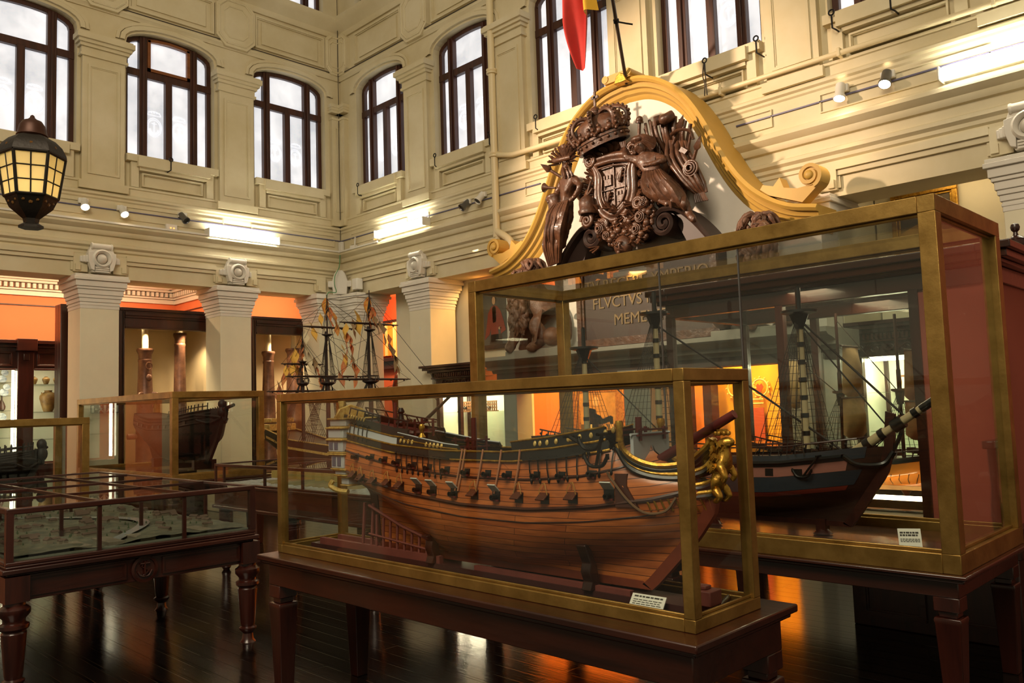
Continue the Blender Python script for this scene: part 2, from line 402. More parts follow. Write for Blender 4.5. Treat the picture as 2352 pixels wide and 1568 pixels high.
# ------------------------------------------------------------------ columns
def capital(mb, fn, c, hw, dep, sides=(1, 1)):
    for (z0, z1, e) in ((3.33, 3.36, .012), (3.38, 3.44, .02), (3.44, 3.49, .035), (3.49, 3.57, .05), (3.57, 3.61, .07), (3.61, 3.7, .09), (3.7, 3.75, .12), (3.75, 3.79, .105)):
        bx(mb, fn, c - hw - e, -dep - e, z0, c + hw + e, .1 + e, z1)
    bx(mb, fn, c - hw - .005, -dep, 3.28, c + hw + .005, .105, 3.79)
def cartouche(fn, c, where, ax):
    z = 4.03
    o = thing('cartouche', 'white plaster cartouche with ring and boss above %s' % where, 'ornament', fn(c, .1, z))
    mb = MB(); mb.prism([(c + a, z + e) for a, e in ((-.13, -.2), (.13, -.2), (.17, -.05), (.2, .08), (.15, .2), (-.15, .2), (-.2, .08), (-.17, -.05))], lambda a, e, k: fn(a, k, e), .06, .16)
    for e in (-.19, -.16, -.13): bx(mb, fn, c - .1, .1, z + e - .012, c + .1, .2, z + e + .012)
    for s in (-1, 1):
        mb.prism([(c + s * a, z + e) for a, e in ((.1, .12), (.2, .1), (.2, -.02), (.16, -.16), (.11, -.18))], lambda a, e, k: fn(a, k, e), .1, .2)
    mb.build('shield_plate', K['white'], o, bevel=.006)
    for s in (-1, 1):
        mb = MB()
        for k, (a, h) in enumerate(((.2, .055), (.235, .05), (.265, .045))): bx(mb, fn, c + s * a - .022, .05, z - h, c + s * a + .022, .17 - .03 * k, z + h)
        mb.build('side_ear', K['white'], o, bevel=.008)
    mm = M((V(fn(1, 0, 0)) - V(fn(0, 0, 0)), V((0, 0, 1)), V(fn(0, 1, 0)) - V(fn(0, 0, 0)))).transposed()
    MB().lathe([(.085, .12), (.14, .16), (.145, .2), (.12, .23), (.095, .21), (.085, .17)], fn(c, 0, z + .01), 28, mm, cap=False).build('ring', K['white'], o)
    MB().ball(fn(c, .17, z + .01), .075, 16, 10).build('boss', K['white'], o)
    mb = MB(); mb.tube([fn(c - .14, .16, z + .2), fn(c + .14, .16, z + .2)], .045, 12)
    for s in (-1, 1): mb.lathe([(.05, -.012), (.055, 0), (.05, .012)], fn(c + s * .14, .16, z + .2), 12, M((V((0, 0, 1)), V(fn(0, 1, 0)) - V(fn(0, 0, 0)), V(fn(1, 0, 0)) - V(fn(0, 0, 0)))).transposed())
    mb.build('scroll_roll', K['white'], o)
def column(fn, c, label, where, z0=0, cart=True):
    o = thing('column', label, 'column', fn(c, -.18, 0))
    mb = MB(); bx(mb, fn, c - .28, -.46, z0, c + .28, .1, 3.3); mb.build('shaft', K['creamlow'], o, bevel=.01)
    mb = MB(); capital(mb, fn, c, .28, .46); mb.build('capital', K['white'], o, bevel=.006)
    if cart: cartouche(fn, c, where, None)
column(onL, 4.44, 'square cream column with white capital, nearest the hanging lantern', 'the column nearest the lantern')
column(onL, 6.64, 'square cream column with white capital between the two cannon niches', 'the column between the cannon niches')
column(onR, 10.87, 'square cream column with a small paper mark, left of the yellow pediment', 'the column left of the yellow pediment')
column(onR, 4.06, 'square cream column half hidden behind the right end of the yellow pediment', 'the hidden column', cart=False)
column(onR, 1.79, 'square cream column at the right edge behind the finial cabinet', 'the column at the right edge')
for c in (2.24, .04, -2.16, -4.36, -6.56):            # beyond the left edge, seen only mirrored in the glass
    mb = MB(); bx(mb, onL, c - .28, -.46, 0, c + .28, .1, 3.3); capital(mb, onL, c, .28, .46); trim(mb, K['creamlow'])
# the corner pier is folded: two faces meet in a notch
o = thing('column', 'folded cream corner column where the two halls walls meet', 'column', (XW, YW, 0))
mb = MB(); mb.box(8.27, 13.2, 0, 8.9, 13.76, 3.3); mb.box(8.78, 12.68, 0, 9.34, 13.3, 3.3); mb.box(8.7, 13.1, 0, 9.3, 13.7, 3.3); mb.build('shaft', K['creamlow'], o)
mb = MB(); capital(mb, onL, 8.6, .33, .46); capital(mb, onR, 13.0, .33, .46); mb.build('capital', K['white'], o)
c0 = V((8.72, 13.14, 4.0)); mm = M.Rotation(R(-45), 3, 'Z')
o2 = thing('cartouche', 'white plaster cartouche folded into the corner above the corner column', 'ornament', tuple(c0))
mb = MB()
mb.prism([(-.13, -.2), (.13, -.2), (.15, .05), (.1, .2), (.05, .26), (-.05, .26), (-.1, .2), (-.15, .05)], lambda a, e, k: tuple(c0 + mm @ V((a, k, e))), .14, -.1)
mb.build('shield_plate', K['white'], o2, bevel=.01)
for s in (-1, 1):
    MB().obox(c0 + mm @ V((s * .18, -.04, 0)), (.09, .12, .12), mm).build('side_ear', K['white'], o2, bevel=.012)
# little paper label stuck on the right-hand column
mb = MB(); mb.add([(8.776, 10.9, 3.0), (8.776, 10.84, 2.98), (8.776, 10.87, 2.93), (8.778, 10.9, 3.0), (8.778, 10.84, 2.98), (8.778, 10.87, 2.93)], [(0, 1, 2), (3, 5, 4), (0, 3, 4, 1), (1, 4, 5, 2), (2, 5, 3, 0)])
tag(mb.build('paper_scrap', K['paper']), 'tiny curled paper scrap stuck on the column left of the pediment', 'paper')

# ------------------------------------------------------------------ windows
frost = mat('frosted_lit_pane', (236, 238, 244), .25, var=.1, vscale=1.3, col2=(186, 190, 198)); 
fb = frost.node_tree.nodes['Principled BSDF']; fb.inputs['Emission Color'].default_value = lin((232, 234, 244)); fb.inputs['Emission Strength'].default_value = .72
frost.node_tree.links.new(fb.inputs['Base Color'].links[0].from_socket, fb.inputs['Emission Color'])  # uneven light from behind the frosting is put into the glow colour
etch = mat('etched_mark', (226, 228, 234), .3, emis=.62)
WN = [0]
def window(fn, c, z0=SILL, zs=SPRING, rise=RISE, old=False, emblems=True):
    WN[0] += 1
    o = struct(thing('window_%d' % WN[0], None, None, fn(c, -.2, z0)))
    dA, dB = -.25, -.13
    A = arch(c, HW, zs, rise); Bq = arch(c, HW - .075, zs - .02, rise - .055); n = len(A); mb = MB()
    for k in range(n - 1):
        vs = [fn(p[0], d, p[1]) for d in (dA, dB) for p in (A[k], A[k + 1], Bq[k + 1], Bq[k])]
        mb.add(vs, [(0, 1, 2, 3), (4, 7, 6, 5), (0, 4, 5, 1), (3, 2, 6, 7)])
    for s in (-1, 1): bx(mb, fn, c + s * (HW - .075), dA, z0, c + s * HW, dB, zs)
    bx(mb, fn, c - HW, dA, z0, c + HW, dB, z0 + .04)
    zt = zs - .46
    for s in (-1, 1):
        bx(mb, fn, c + s * .42 - .065, dA, z0, c + s * .42 + .065, dB + .02, zs + rise * .78)
        bx(mb, fn, c + s * .42 - .02, dB, z0, c + s * .42 + .02, dB + .05, zs + rise * .74)
    bx(mb, fn, c - .055, dA, z0, c + .055, dB + .02, zt)
    bx(mb, fn, c - HW, dA, zt - .02, c + HW, dB + .01, zt + .1)
    mb.build('window_frame', K['winwood'], o, bevel=.006)
    if old:                                                        # one lighter replaced sash
        mb = MB(); bx(mb, fn, c - .355, dB - .03, zt + .1, c + .355, dB + .03, zt + .15)
        for s in (-1, 1): bx(mb, fn, c + s * .33 - .025, dB - .03, zt + .1, c + s * .33 + .025, dB + .03, zs + .17)
        P = [(c + t, zs + .165 + .05 * cos(t / .355 * 1.4)) for t in (-.35, -.2, 0, .2, .35)]
        for (a, za), (e, ze) in zip(P, P[1:]):
            mb.add([fn(x, d, z) for d in (dB - .03, dB + .03) for x, z in ((a, za - .045), (e, ze - .045), (e, ze), (a, za))], [(0, 1, 2, 3), (4, 7, 6, 5), (0, 4, 5, 1), (3, 2, 6, 7)])
        mb.build('top_sash', K['newwood'], o)
    mb = MB(); P = [(c - HW + .02, z0 + .02)] + [(p[0] * .98 + c * .02, p[1] - .02) for p in A] + [(c + HW - .02, z0 + .02)]
    mb.prism(P, lambda a, e, k: fn(a, k, e), -.21, -.2); mb.build('glass_pane', frost, o)
    if emblems:
        for s in (-.21, .21):
            mb = MB(); z = z0 + .62; d = -.196
            for rr in (.125, .1): mb.tube([fn(c + s + rr * cos(t * pi / 12), d, z + rr * 1.25 * sin(t * pi / 12)) for t in range(25)], .006, 4)
            mb.tube([fn(c + s, d, z + .09), fn(c + s, d, z - .1)], .007, 4); mb.tube([fn(c + s - .04, d, z + .06), fn(c + s + .04, d, z + .06)], .006, 4)
            mb.tube([fn(c + s + .065 * cos(t), d, z - .03 + .07 * sin(t)) for t in [pi + pi * k / 8 for k in range(9)]], .007, 4)
            mb.tube([fn(c + s + .11 * cos(t), d, z + .21 + .06 * sin(t)) for t in [pi * k / 8 for k in range(9)]], .006, 4)
            mb.tube([fn(c + s - .11, d, z + .2), fn(c + s + .11, d, z + .2)], .008, 4)
            for q in (-.09, -.045, 0, .045, .09): mb.ball(fn(c + s + q, d, z + .25), .012, 6, 4)
            mb.build('etched_anchor_emblem', etch, o)
    return o
for c in WIN_L: window(onL, c, old=(c == 5.58), emblems=c > 3)
for i, c in enumerate(WIN_R): window(onR, c)
for c in (5.58, 7.79): window(onL, c, TOPB, TOPB + 1.6, .25, emblems=False)
window(onR, 12.02, TOPB, TOPB + 1.6, .25, emblems=False)
# ------------------------------------------------------------------ side aisles behind the columns
def slab(name, m, *a): b = MB(); b.box(*a); return struct(b.build(name, m))
slab('wall_aisle_back', K['orange'], -10, 16.3, 0, 6.97, 16.4, 4.4)
slab('wall_aisle_return', K['orange'], 6.92, 14.3, 0, 7.02, 16.3, 4.4)
slab('wall_aisle_corner', K['orange'], 7.02, 15.3, 0, 9.9, 15.4, 4.4)
slab('ceiling', mat('aisle_ceiling', (206, 132, 92), .8, var=.1), -10, 13.85, 4.2, 11.6, 18, 4.3)
slab('wall_far_corner', mat('dim_red_paint', (186, 70, 44), .75), 11.6, 9.5, 0, 11.7, 18, 4.4)
# white dentilled cornice in the left aisle
def dent(x0, x1, y0, y1):
    mb = MB(); alongx = abs(x1 - x0) > abs(y1 - y0)
    for (z0, z1, p) in ((3.84, 3.92, .05), (3.93, 3.96, .08), (4.06, 4.1, .16), (4.1, 4.2, .24)):
        if alongx: mb.box(x0, y0 - p, z0, x1, y0, z1)
        else: mb.box(x0 - p, y0, z0, x0, y1, z1)
    n = int(max(abs(x1 - x0), abs(y1 - y0)) / .09)
    for i in range(n):
        if alongx: mb.box(x0 + i * .09, y0 - .12, 3.97, x0 + i * .09 + .05, y0, 4.05)
        else: mb.box(x0 - .12, y0 + i * .09, 3.97, x0, y0 + i * .09 + .05, 4.05)
    trim(mb, K['white'])
dent(-9, 6.92, 16.3, 16.3); dent(6.92, 6.92, 14.3, 16.3)
b = MB(); b.box(-1, 16.28, 3.66, 6.92, 16.3, 3.68); b.box(6.9, 14.3, 3.66, 6.92, 16.3, 3.68); trim(b, K['darkwood'])

# ---- tall mahogany niches that hold the upright guns
lining = mat('niche_lining', (206, 186, 148), .75, var=.06)
spotlamp = emit('downlight_glow', (255, 236, 200), 25)
def niche(x0, x1, ox0, ox1, zt, label):
    y0, y1, zo = 13.9, 15.1, 3.08
    o = thing('display_niche', label, 'cabinet', ((x0 + x1) / 2, y0, 0))
    mb = MB(); mb.box(x0, y0, 0, ox0, y0 + .12, zt); mb.box(ox1, y0, 0, x1, y0 + .12, zt); mb.box(ox0, y0, zo, ox1, y0 + .12, zt); mb.box(ox0, y0, 0, ox1, y0 + .12, .5)
    mb.box(x0, y0 + .12, 0, x0 + .05, y0 + (.28 if x0 < 5 else 1.2), zt); mb.box(x1 - .05, y0 + .12, 0, x1, y1, zt); mb.build('surround', K['mahogz'], o, bevel=.006)
    mb = MB(); mb.box(ox0 - .08, y0 - .03, zt - .05, ox1 + .08, y0, zt); mb.box(ox0, y0 - .02, zt - .13, ox1, y0, zt - .07); mb.box(ox0, y0 - .025, zt - .17, ox1, y0, zt - .15); mb.box(ox0, y0 - .03, zo, ox1, y0, zo + .025)
    for s in (ox0 - .03, ox1 + .01): mb.box(s, y0 - .02, .5, s + .02, y0, zt - .06)
    mb.build('fascia_moulding', K['mahog'], o, bevel=.006)
    mb = MB(); mb.box(ox0 - .02, y1 - .03, .5, ox1 + .02, y1, zo + .1); mb.box(ox0 - .03, y0 + .12, .5, ox0, y1, zo + .1); mb.box(ox1, y0 + .12, .5, ox1 + .03, y1, zo + .1)
    mb.box(ox0, y0 + .12, zo + .1, ox1, y1, zo + .13); mb.box(ox0, y0 + .12, .46, ox1, y1, .5); mb.build('lining', lining, o)
    for x in (lerp(ox0, ox1, .26), lerp(ox0, ox1, .72)):
        mb = MB(); mb.lathe([(.055, 0), (.055, -.015), (.04, -.02)], (x, y0 + .35, zo + .1), 16); d = mb.build('downlight', K['whitemetal'], o)
        MB().lathe([(.038, 0), (.038, -.004)], (x, y0 + .35, zo + .079), 16).build('bulb', spotlamp, d)
    return o
niche(4.1, 6.68, 5.06, 6.56, 3.42, 'mahogany framed niche with two upright bronze guns, between the two cream columns')
niche(7.3, 9.6, 7.38, 9.5, 3.4, 'mahogany framed niche with upright guns, beside the folded corner column')
GUN = 'upright bronze guns in the niches'
def cannon(x, y, r, z1, label, mould=True, dolphins=False):
    o = thing('cannon', label, 'cannon', (x, y, .5), GUN); h = z1 - .5
    P = [(r * .5, 0), (r * 1.35, .02), (r * 1.4, .1), (r * 1.25, .13), (r * 1.3, .3), (r * 1.18, .34), (r * 1.15, .9), (r * 1.22, .93), (r * 1.22, .97), (r * 1.1, 1.0), (r * 1.02, 1.4), (r * 1.1, 1.43), (r * 1.1, 1.46),
         (r * 1.0, 1.49), (r * .84, h - .24), (r * .9, h - .22), (r * .9, h - .19), (r * .82, h - .18), (r * .86, h - .1), (r * 1.05, h - .05), (r * 1.1, h - .03), (r * 1.02, h), (r * .6, h), (r * .55, h - .05)]
    MB().lathe(P, (x, y, .5), 28).build('barrel', K['bronze'], o)
    for s in (-1, 1): MB().tube([(x + s * r, y, 1.3), (x + s * (r + .16), y, 1.3)], r * .38, 12).build('trunnion', K['bronze'], o)
    if dolphins:
        for s in (-1, 1): MB().tube(smooth_path([(x + s * r * .7, y - r * .7, 1.78), (x + s * r * 1.3, y - r * 1.1, 1.9), (x + s * r * 1.2, y - r * 1.1, 2.0), (x + s * r * .6, y - r * .8, 2.02)]), .025, 8).build('dolphin_handle', K['bronze'], o)
        mb = MB(); mb.ball((x + .02, y - r * 1.0, 2.28), (.05, .02, .06), 10, 6); mb.tube([(x + .02 + .05 * cos(t), y - r, 2.48 + .06 * sin(t)) for t in [pi * k / 6 for k in range(13)]], .01, 5); mb.build('cast_crest', K['bronze'], o)
    MB().lathe([(.06, z1 - .05), (.055, z1 + .02), (.05, 3.18)], (x, y, 0), 16).build('support_post', K['post'], o)
cannon(5.52, 14.25, .125, 2.78, 'thick bronze gun with cast crest, left one in the niche between the columns', dolphins=True)
cannon(6.14, 14.3, .105, 3.07, 'slim tall bronze gun, right one in the niche between the columns')
cannon(7.84, 14.3, .115, 2.79, 'upright bronze gun with ivory post, left one in the corner niche')
cannon(8.47, 14.45, .15, 2.87, 'thick dark gun behind the flag dressed ship, right one in the corner niche')
o = bpy.data.objects['cannon.003']; 

# ---- lit mahogany cabinet with plates and jars at the far left
litback = mat('lit_shelf_back', (250, 246, 222), .6)
glow = emit('shelf_strip_light', (255, 244, 205), 14)
y0, y1 = 15.4, 16.25
o = thing('glazed_cabinet', 'mahogany wall cabinet with lit shelves of plates and jars at the far left', 'cabinet', (3.6, y0, 0))
mb = MB(); mb.box(2.5, y0, 2.48, 4.85, y0 + .1, 2.93); mb.box(3.89, y0 - .04, 0, 4.13, y0 + .1, 2.93); mb.box(2.5, y0, 0, 2.66, y0 + .1, 2.5); mb.box(4.7, y0, 0, 4.85, y1, 2.93); mb.box(2.5, y0, 0, 4.85, y0 + .1, .9)
mb.box(2.5, y0 + .1, 2.6, 4.85, y1, 2.93); mb.build('carcass', K['mahogz'], o, bevel=.006)
mb = MB(); mb.box(2.45, y0 - .1, 2.9, 4.85, y0, 2.96); mb.box(2.45, y0 - .06, 2.84, 4.85, y0, 2.87); mb.box(3.86, y0 - .13, 2.78, 4.16, y0, 2.98)
for a, e in ((2.7, 3.82), (4.18, 4.7)): border(mb, lambda s, d, z: (s, y0 - d, z), a, 2.52, e, 2.77, .03, 0, .025); mb.box(a - .04, y0 - .04, 2.46, e + .04, y0, 2.49)
mb.build('cornice', K['mahog'], o, bevel=.005)
MB().box(3.97, y0 - .06, 2.62, 4.06, y0 - .04, 2.74).build('carved_rosette', K['darkwood'], o, bevel=.01)
mb = MB(); mb.box(2.66, y1 - .02, .9, 4.7, y1, 2.6); mb.build('back_panel', litback, o)
for x0, x1, zs in ((2.66, 3.89, (2.27, 2.05, 1.8, 1.62, 1.35)), (4.13, 4.7, (2.235, 1.765, 1.3))):
    for z in zs: MB().box(x0, y0 + .12, z - .006, x1, y1 - .02, z).build('glass_shelf', K['glassdim'], o)
for x in (2.68, 3.86): MB().box(x, y0 + .14, .95, x + .03, y0 + .2, 2.46).build('strip_light', glow, o)
MB().box(4.2, y0 + .16, 2.5, 4.68, y0 + .2, 2.52).build('strip_light', emit('warm_strip_light', (255, 236, 190), 24), o)
china = mat('blue_white_china', (214, 216, 214), .25, var=.4, vscale=22, col2=(120, 134, 150))
for i, (x, z, r) in enumerate(((3.80, 2.43, .055), (3.76, 2.325, .068), (3.83, 2.19, .055), (3.79, 2.10, .07), (3.66, 2.19, .055), (3.76, 1.69, .075), (3.62, 2.42, .055), (3.6, 2.1, .07), (3.6, 1.69, .075))):
    row = 'top' if z > 2.25 else 'second' if z > 2 else 'fourth'
    m = M.Rotation(R(72), 3, 'X')
    d = MB().lathe([(.3 * r, 0), (.5 * r, .006), (r, .018), (r, .024), (.55 * r, .012), (.0, .008)], (x, y0 + .38, z), 20, m, cap=False).build('plate', china, None)
    recentre(d, (x, y0 + .38, z))
    tag(d, 'blue and white china plate on the %s glass shelf of the far left cabinet' % row, 'plate', 'china plates on the %s shelf' % row)
v = MB().lathe([(.02, 0), (.05, .02), (.06, .07), (.04, .13), (.015, .18), (.012, .24), (.018, .25)], (3.77, y0 + .4, 1.8), 16).build('bottle_vase', mat('dark_vase', (92, 66, 56), .3, var=.4, vscale=20), None, loc=(3.77, y0 + .4, 1.8))
tag(v, 'slender dark bottle vase standing among the plates at the far left', 'vase')
clay = mat('stoneware', (150, 116, 58), .5, var=.5, vscale=9, col2=(104, 76, 38), bump=.1)
def jar(x, y, z, h, r, label, grp=None, big=False):
    o = thing('jar', label, 'jar', (x, y, z), grp)
    P = [(.5 * r, 0), (.62 * r, .1 * h), (.82 * r, .35 * h), (r, .62 * h), (.97 * r, .75 * h), (.7 * r, .88 * h), (.42 * r, .92 * h), (.42 * r, .96 * h), (.48 * r, h), (.38 * r, h), (.36 * r, .9 * h)]
    MB().lathe(P, (x, y, z), 24).build('body', clay, o)
    if big:
        for k in range(4):
            a = pi / 4 + k * pi / 2; c = V((x + .75 * r * cos(a), y + .75 * r * sin(a), z + .87 * h))
            MB().tube([c + V((-sin(a) * .02, cos(a) * .02, -.02)), c + V((cos(a) * .015, sin(a) * .015, .015)), c + V((sin(a) * .02, -cos(a) * .02, -.02))], .007, 6).build('lug', clay, o)
for x, nm in ((4.22, 'left'), (4.41, 'middle'), (4.58, 'right')):
    jar(x, y0 + .3, 2.235, .135, .058, 'small round stoneware jar, %s of three on the top shelf' % nm, 'small jars on the top shelf')
jar(4.46, y0 + .35, 1.765, .37, .135, 'big brown stoneware jar with lugs on the shelf below the small jars', big=True)

# ------------------------------------------------------------------ corner aisle at right of the corner column
o = thing('wall_case', 'bright orange framed wall case glimpsed between corner column and next column', 'cabinet', (11.55, 15, 2.8))
mb = MB(); F = lambda s, d, z: (11.6 - d, s, z)
bx(mb, F, 14.2, 0, 2.86, 16.2, .05, 3.62); mb.build('panel', K['orange_hot'], o)
mb = MB(); border(mb, F, 14.0, 2.75, 15.25, 3.62, .06, .05, .09); bx(mb, F, 15.5, .05, 2.86, 15.56, .09, 3.62); mb.build('cream_edging', K['post'], o)
mb = MB(); bx(mb, F, 13.6, 0, 2.72, 16.6, .2, 2.8); bx(mb, F, 13.6, 0, 2.6, 16.6, .12, 2.72); bx(mb, F, 13.6, 0, 2.55, 16.6, .16, 2.6); bx(mb, F, 13.6, 0, 3.62, 16.6, .1, 3.68); mb.build('ledge', K['mahogy'], o)
b = MB(); b.box(11.58, 12, 0, 11.6, 17, 2.55); tag(struct(b.build('wall_dado', K['pink'])), None)
o = thing('framed_picture', 'dark grey picture in a carved frame beside the ledge at the corner aisle', 'picture', (11.5, 14.5, 2))
mb = MB(); border(mb, F, 13.9, 1.7, 14.85, 2.46, .07, .02, .1); mb.build('frame', K['gold'], o)
MB().box(11.54, 13.96, 1.76, 11.56, 14.79, 2.4).build('canvas', mat('slate_canvas', (86, 92, 104), .6), o)
c = MB(); c.tube(smooth_path([(11.4, 15.05, 0), (11.4, 15.05, 1.5), (11.36, 15.0, 2.0), (11.4, 14.93, 2.35), (11.42, 14.9, 2.45)]), [.09, .07, .09, .08, .03], 8); tag(c.build('carved_figurehead', K['mahogz']), 'slim carved dark red figurehead beside the grey picture in the corner aisle', 'sculpture')

# ------------------------------------------------------------------ bay between column and altar, with portrait
slab('wall_bay_left', K['creamlow'], 9.45, 9.05, 0, 9.6, 12.4, 4.2)
slab('wall_bay_right', K['creamlow'], 10.0, -2, 0, 10.1, 3.7, 4.2)
slab('ceiling_right', K['creamlow'], 8.9, -2, 4.2, 11.7, 13.3, 4.3)
def picture(name, label, fn, s0, z0, s1, z1, w, mats, paint):
    o = thing(name, label, 'painting', fn((s0 + s1) / 2, 0, z0))
    mb = MB(); border(mb, fn, s0, z0, s1, z1, w, .01, .07); mb.build('frame', mats, o, bevel=.006)
    mb = MB(); bx(mb, fn, s0 + w, .01, z0 + w, s1 - w, .03, z1 - w); cv = mb.build('canvas', K['canvas'], o)
    for nm, poly, m in paint:
        mb = MB(); mb.prism([(lerp(s0 + w, s1 - w, a), lerp(z0 + w, z1 - w, e)) for a, e in poly], lambda a, e, k: fn(a, k, e), .031, .0345 if nm != 'head' else .037)
        mb.build(nm, m, cv)
    return o
K['canvas'] = mat('dark_canvas', (62, 54, 44), .45, var=.5, vscale=3, col2=(96, 80, 54))
K['flesh'] = mat('painted_flesh', (206, 168, 132), .5); K['redcoat'] = mat('painted_red', (142, 46, 32), .5, var=.3); K['cloth'] = mat('painted_cloth', (190, 184, 160), .5, var=.3, vscale=8); K['ochrec'] = mat('painted_gold_cloth', (190, 142, 70), .5, var=.4, vscale=8)
K['greycan'] = mat('grey_canvas', (84, 88, 88), .5, var=.3, vscale=3)
def ell(cx, cy, rx, ry, n=14): return [(cx + rx * cos(2 * pi * k / n), cy + ry * sin(2 * pi * k / n)) for k in range(n)]
FB = lambda s, d, z: (9.45 - d, -s, z)
pc = picture('portrait', 'portrait of a person in red coat behind the left end of the tall glass case', FB, -10.1, 2.55, -9.3, 3.6, .05, K['mahogz'],
        [('coat', [(.14, .12), (.22, .36), (.28, .58), (.38, .68), (.48, .71), (.6, .68), (.7, .6), (.8, .4), (.86, .26), (.7, .2), (.66, .34), (.6, .3), (.62, .08), (.36, .06), (.36, .3), (.3, .2)], K['redcoat']),
         ('breeches', [(.3, 0), (.34, .2), (.72, .2), (.74, 0)], K['scroll']), ('shirt', [(.43, .4), (.42, .66), (.48, .7), (.55, .66), (.55, .42)], K['cloth']), ('hair', ell(.485, .815, .085, .075), K['scroll']), ('head', ell(.48, .79, .055, .07), K['flesh']), ('hand', ell(.66, .3, .05, .025), K['flesh'])])
for ch in pc.children:
    if ch.name.startswith('canvas'): ch.data.materials[0] = K['greycan']
def frieze_cabinet(label, y0, y1, xf, xb, zt, lit):
    """carved dark wood cabinet with a deep cornice and a lit showcase"""
    o = thing('carved_cabinet', label, 'cabinet', (xf, (y0 + y1) / 2, 0)); fn = lambda s, d, z: (xf - d, s, z)
    mb = MB(); bx(mb, fn, y0, -(xb - xf), zt - .38, y1, 0, zt); bx(mb, fn, y0, -(xb - xf), 0, y1, 0, .75)
    for yy in (y0, y1 - .08):
        for dd in (-.08, -(xb - xf)): bx(mb, fn, yy, dd, .75, yy + .08, dd + .08, zt - .38)
    mb.build('carcass', K['darkwood'], o, bevel=.005)
    mb = MB()
    for z0_, z1_, d in ((zt - .04, zt, .2), (zt - .08, zt - .04, .16), (zt - .12, zt - .08, .1), (zt - .22, zt - .2, .06), (zt - .38, zt - .36, .07)): bx(mb, fn, y0 - d, -.2, z0_, y1 + d, d, z1_)
    mb.build('cornice', K['mahogy'], o, bevel=.005)
    mb = MB(); n = int((y1 - y0) / .045)
    for k in range(n): bx(mb, fn, y0 + k * .045, 0, zt - .19, y0 + k * .045 + .026, .07, zt - .13)
    mb.build('dentils', K['mahogy'], o)
    mb = MB(); n = int((y1 - y0) / .16)
    for k in range(n):
        c = y0 + .08 + k * .16; sg = 1 if k % 2 else -1
        mb.tube([fn(c + (.05 - .0035 * t) * cos(t * .55) , .02, zt - .29 + sg * (.05 - .0035 * t) * sin(t * .55)) for t in range(13)], .009, 6)
        mb.tube(smooth_path([fn(c - .06, .02, zt - .25 * 1), fn(c, .03, zt - .28 - sg * .03), fn(c + .08, .02, zt - .31)], 4), .008, 5)
    mb.build('carved_scrollwork', K['mahogy'], o)
    MB().box(xb - .03, y0 + .08, .75, xb, y1 - .08, zt - .38).build('back_panel', litback, o)
    MB().box(xf + .08, y1 - .04, .75, xb - .08, y1 - .01, zt - .38).build('side_panel', litback, o)
    MB().box(xf + .08, y0 + .03, .75, xb - .08, y0 + .034, zt - .38).build('side_glass', K['glass'], o)
    mb = MB(); bx(mb, fn, (y0 + y1) / 2 - .035, -.06, .75, (y0 + y1) / 2 + .035, 0, zt - .38); mb.build('mullion', K['darkwood'], o)
    for z in lit: MB().box(xf + .06, y0 + .1, z - .01, xb - .03, y1 - .1, z).build('glass_shelf', K['glassdim'], o)
    MB().box(xf + .08, y0 + .12, zt - .42, xf + .13, y1 - .12, zt - .385).build('strip_light', emit('showcase_strip', (255, 240, 200), 45), o)
    return o
frieze_cabinet('carved mahogany cabinet with scroll frieze under the red coat portrait', 9.3, 10.42, 8.72, 9.44, 2.3, (1.53,))
frieze_cabinet('dark carved cabinet with white lit shelves beyond the red lined glass cabinet', 2.42, 3.7, 9.1, 9.9, 2.38, (1.62, 1.2))

# small gun-deck models standing on the lit shelves
mdl = mat('model_oak', (120, 74, 34), .5, var=.4, vscale=20)
def gundeck(x, y, z, L, label, wheel=False, grp='small models on the lit shelves'):
    o = thing('gun_deck_model', label, 'model', (x, y, z), grp)
    MB().box(x - .06, y - L / 2, z, x + .06, y + L / 2, z + .015).build('base', mdl, o)
    mb = MB()
    for k in range(6):
        yy = y - L / 2 + L * (k + .5) / 6; mb.box(x + .02, yy - .008, z + .015, x + .04, yy + .008, z + .17)
    for zz in (.05, .1, .15): mb.box(x + .015, y - L / 2, z + zz, x + .03, y + L / 2, z + zz + .02)
    mb.build('frames', mdl, o)
    if wheel: MB().lathe([(.05, -.01), (.06, -.01), (.06, .01), (.05, .01)], (x - .04, y, z + .07), 14, M.Rotation(R(90), 3, 'Y'), cap=False).build('wheel', mdl, o)
    MB().tube([(x - .05, y - .06, z + .06), (x - .05, y + .07, z + .07)], [.022, .014], 8).build('gun', K['iron'], o)
gundeck(9.1, 10.12, 1.53, .3, 'small oak gun deck model, left one on the lit shelf under the portrait')
gundeck(9.1, 9.55, 1.53, .28, 'small oak gun deck model, right one on the lit shelf under the portrait', True)
gundeck(9.0, 9.7, 1.2 - .45, .3, 'small oak gun deck model with wheel below the lit shelf', True)
def capstan(x, y, z, label):
    o = thing('capstan_model', label, 'model', (x, y, z), 'small models on the lit shelves')
    MB().box(x - .05, y - .09, z, x + .05, y + .09, z + .012).build('base', mdl, o)
    for s in (-1, 1): MB().lathe([(.012, .012), (.008, .06), (.014, .1), (.01, .16)], (x, y + s * .07, z), 10).build('post', mdl, o)
    MB().box(x - .015, y - .1, z + .16, x + .015, y + .1, z + .18).build('top_rail', mdl, o)
    MB().lathe([(.03, .012), (.02, .05), (.03, .1), (.03, .11)], (x, y, z), 12).build('barrel', mdl, o)
capstan(9.5, 3.3, 1.62, 'small wooden capstan model, left one on the white lit shelf')
capstan(9.5, 2.95, 1.62, 'small wooden capstan model, middle one on the white lit shelf')
capstan(9.5, 2.64, 1.62, 'small wooden capstan model, right one on the white lit shelf')
mb = MB(); mb.tube([(9.55, 3.32, 1.66), (9.55, 2.98, 1.88)], .02, 6); mb.tube([(9.55, 2.98, 1.88), (9.55, 2.9, 1.84)], .018, 6)
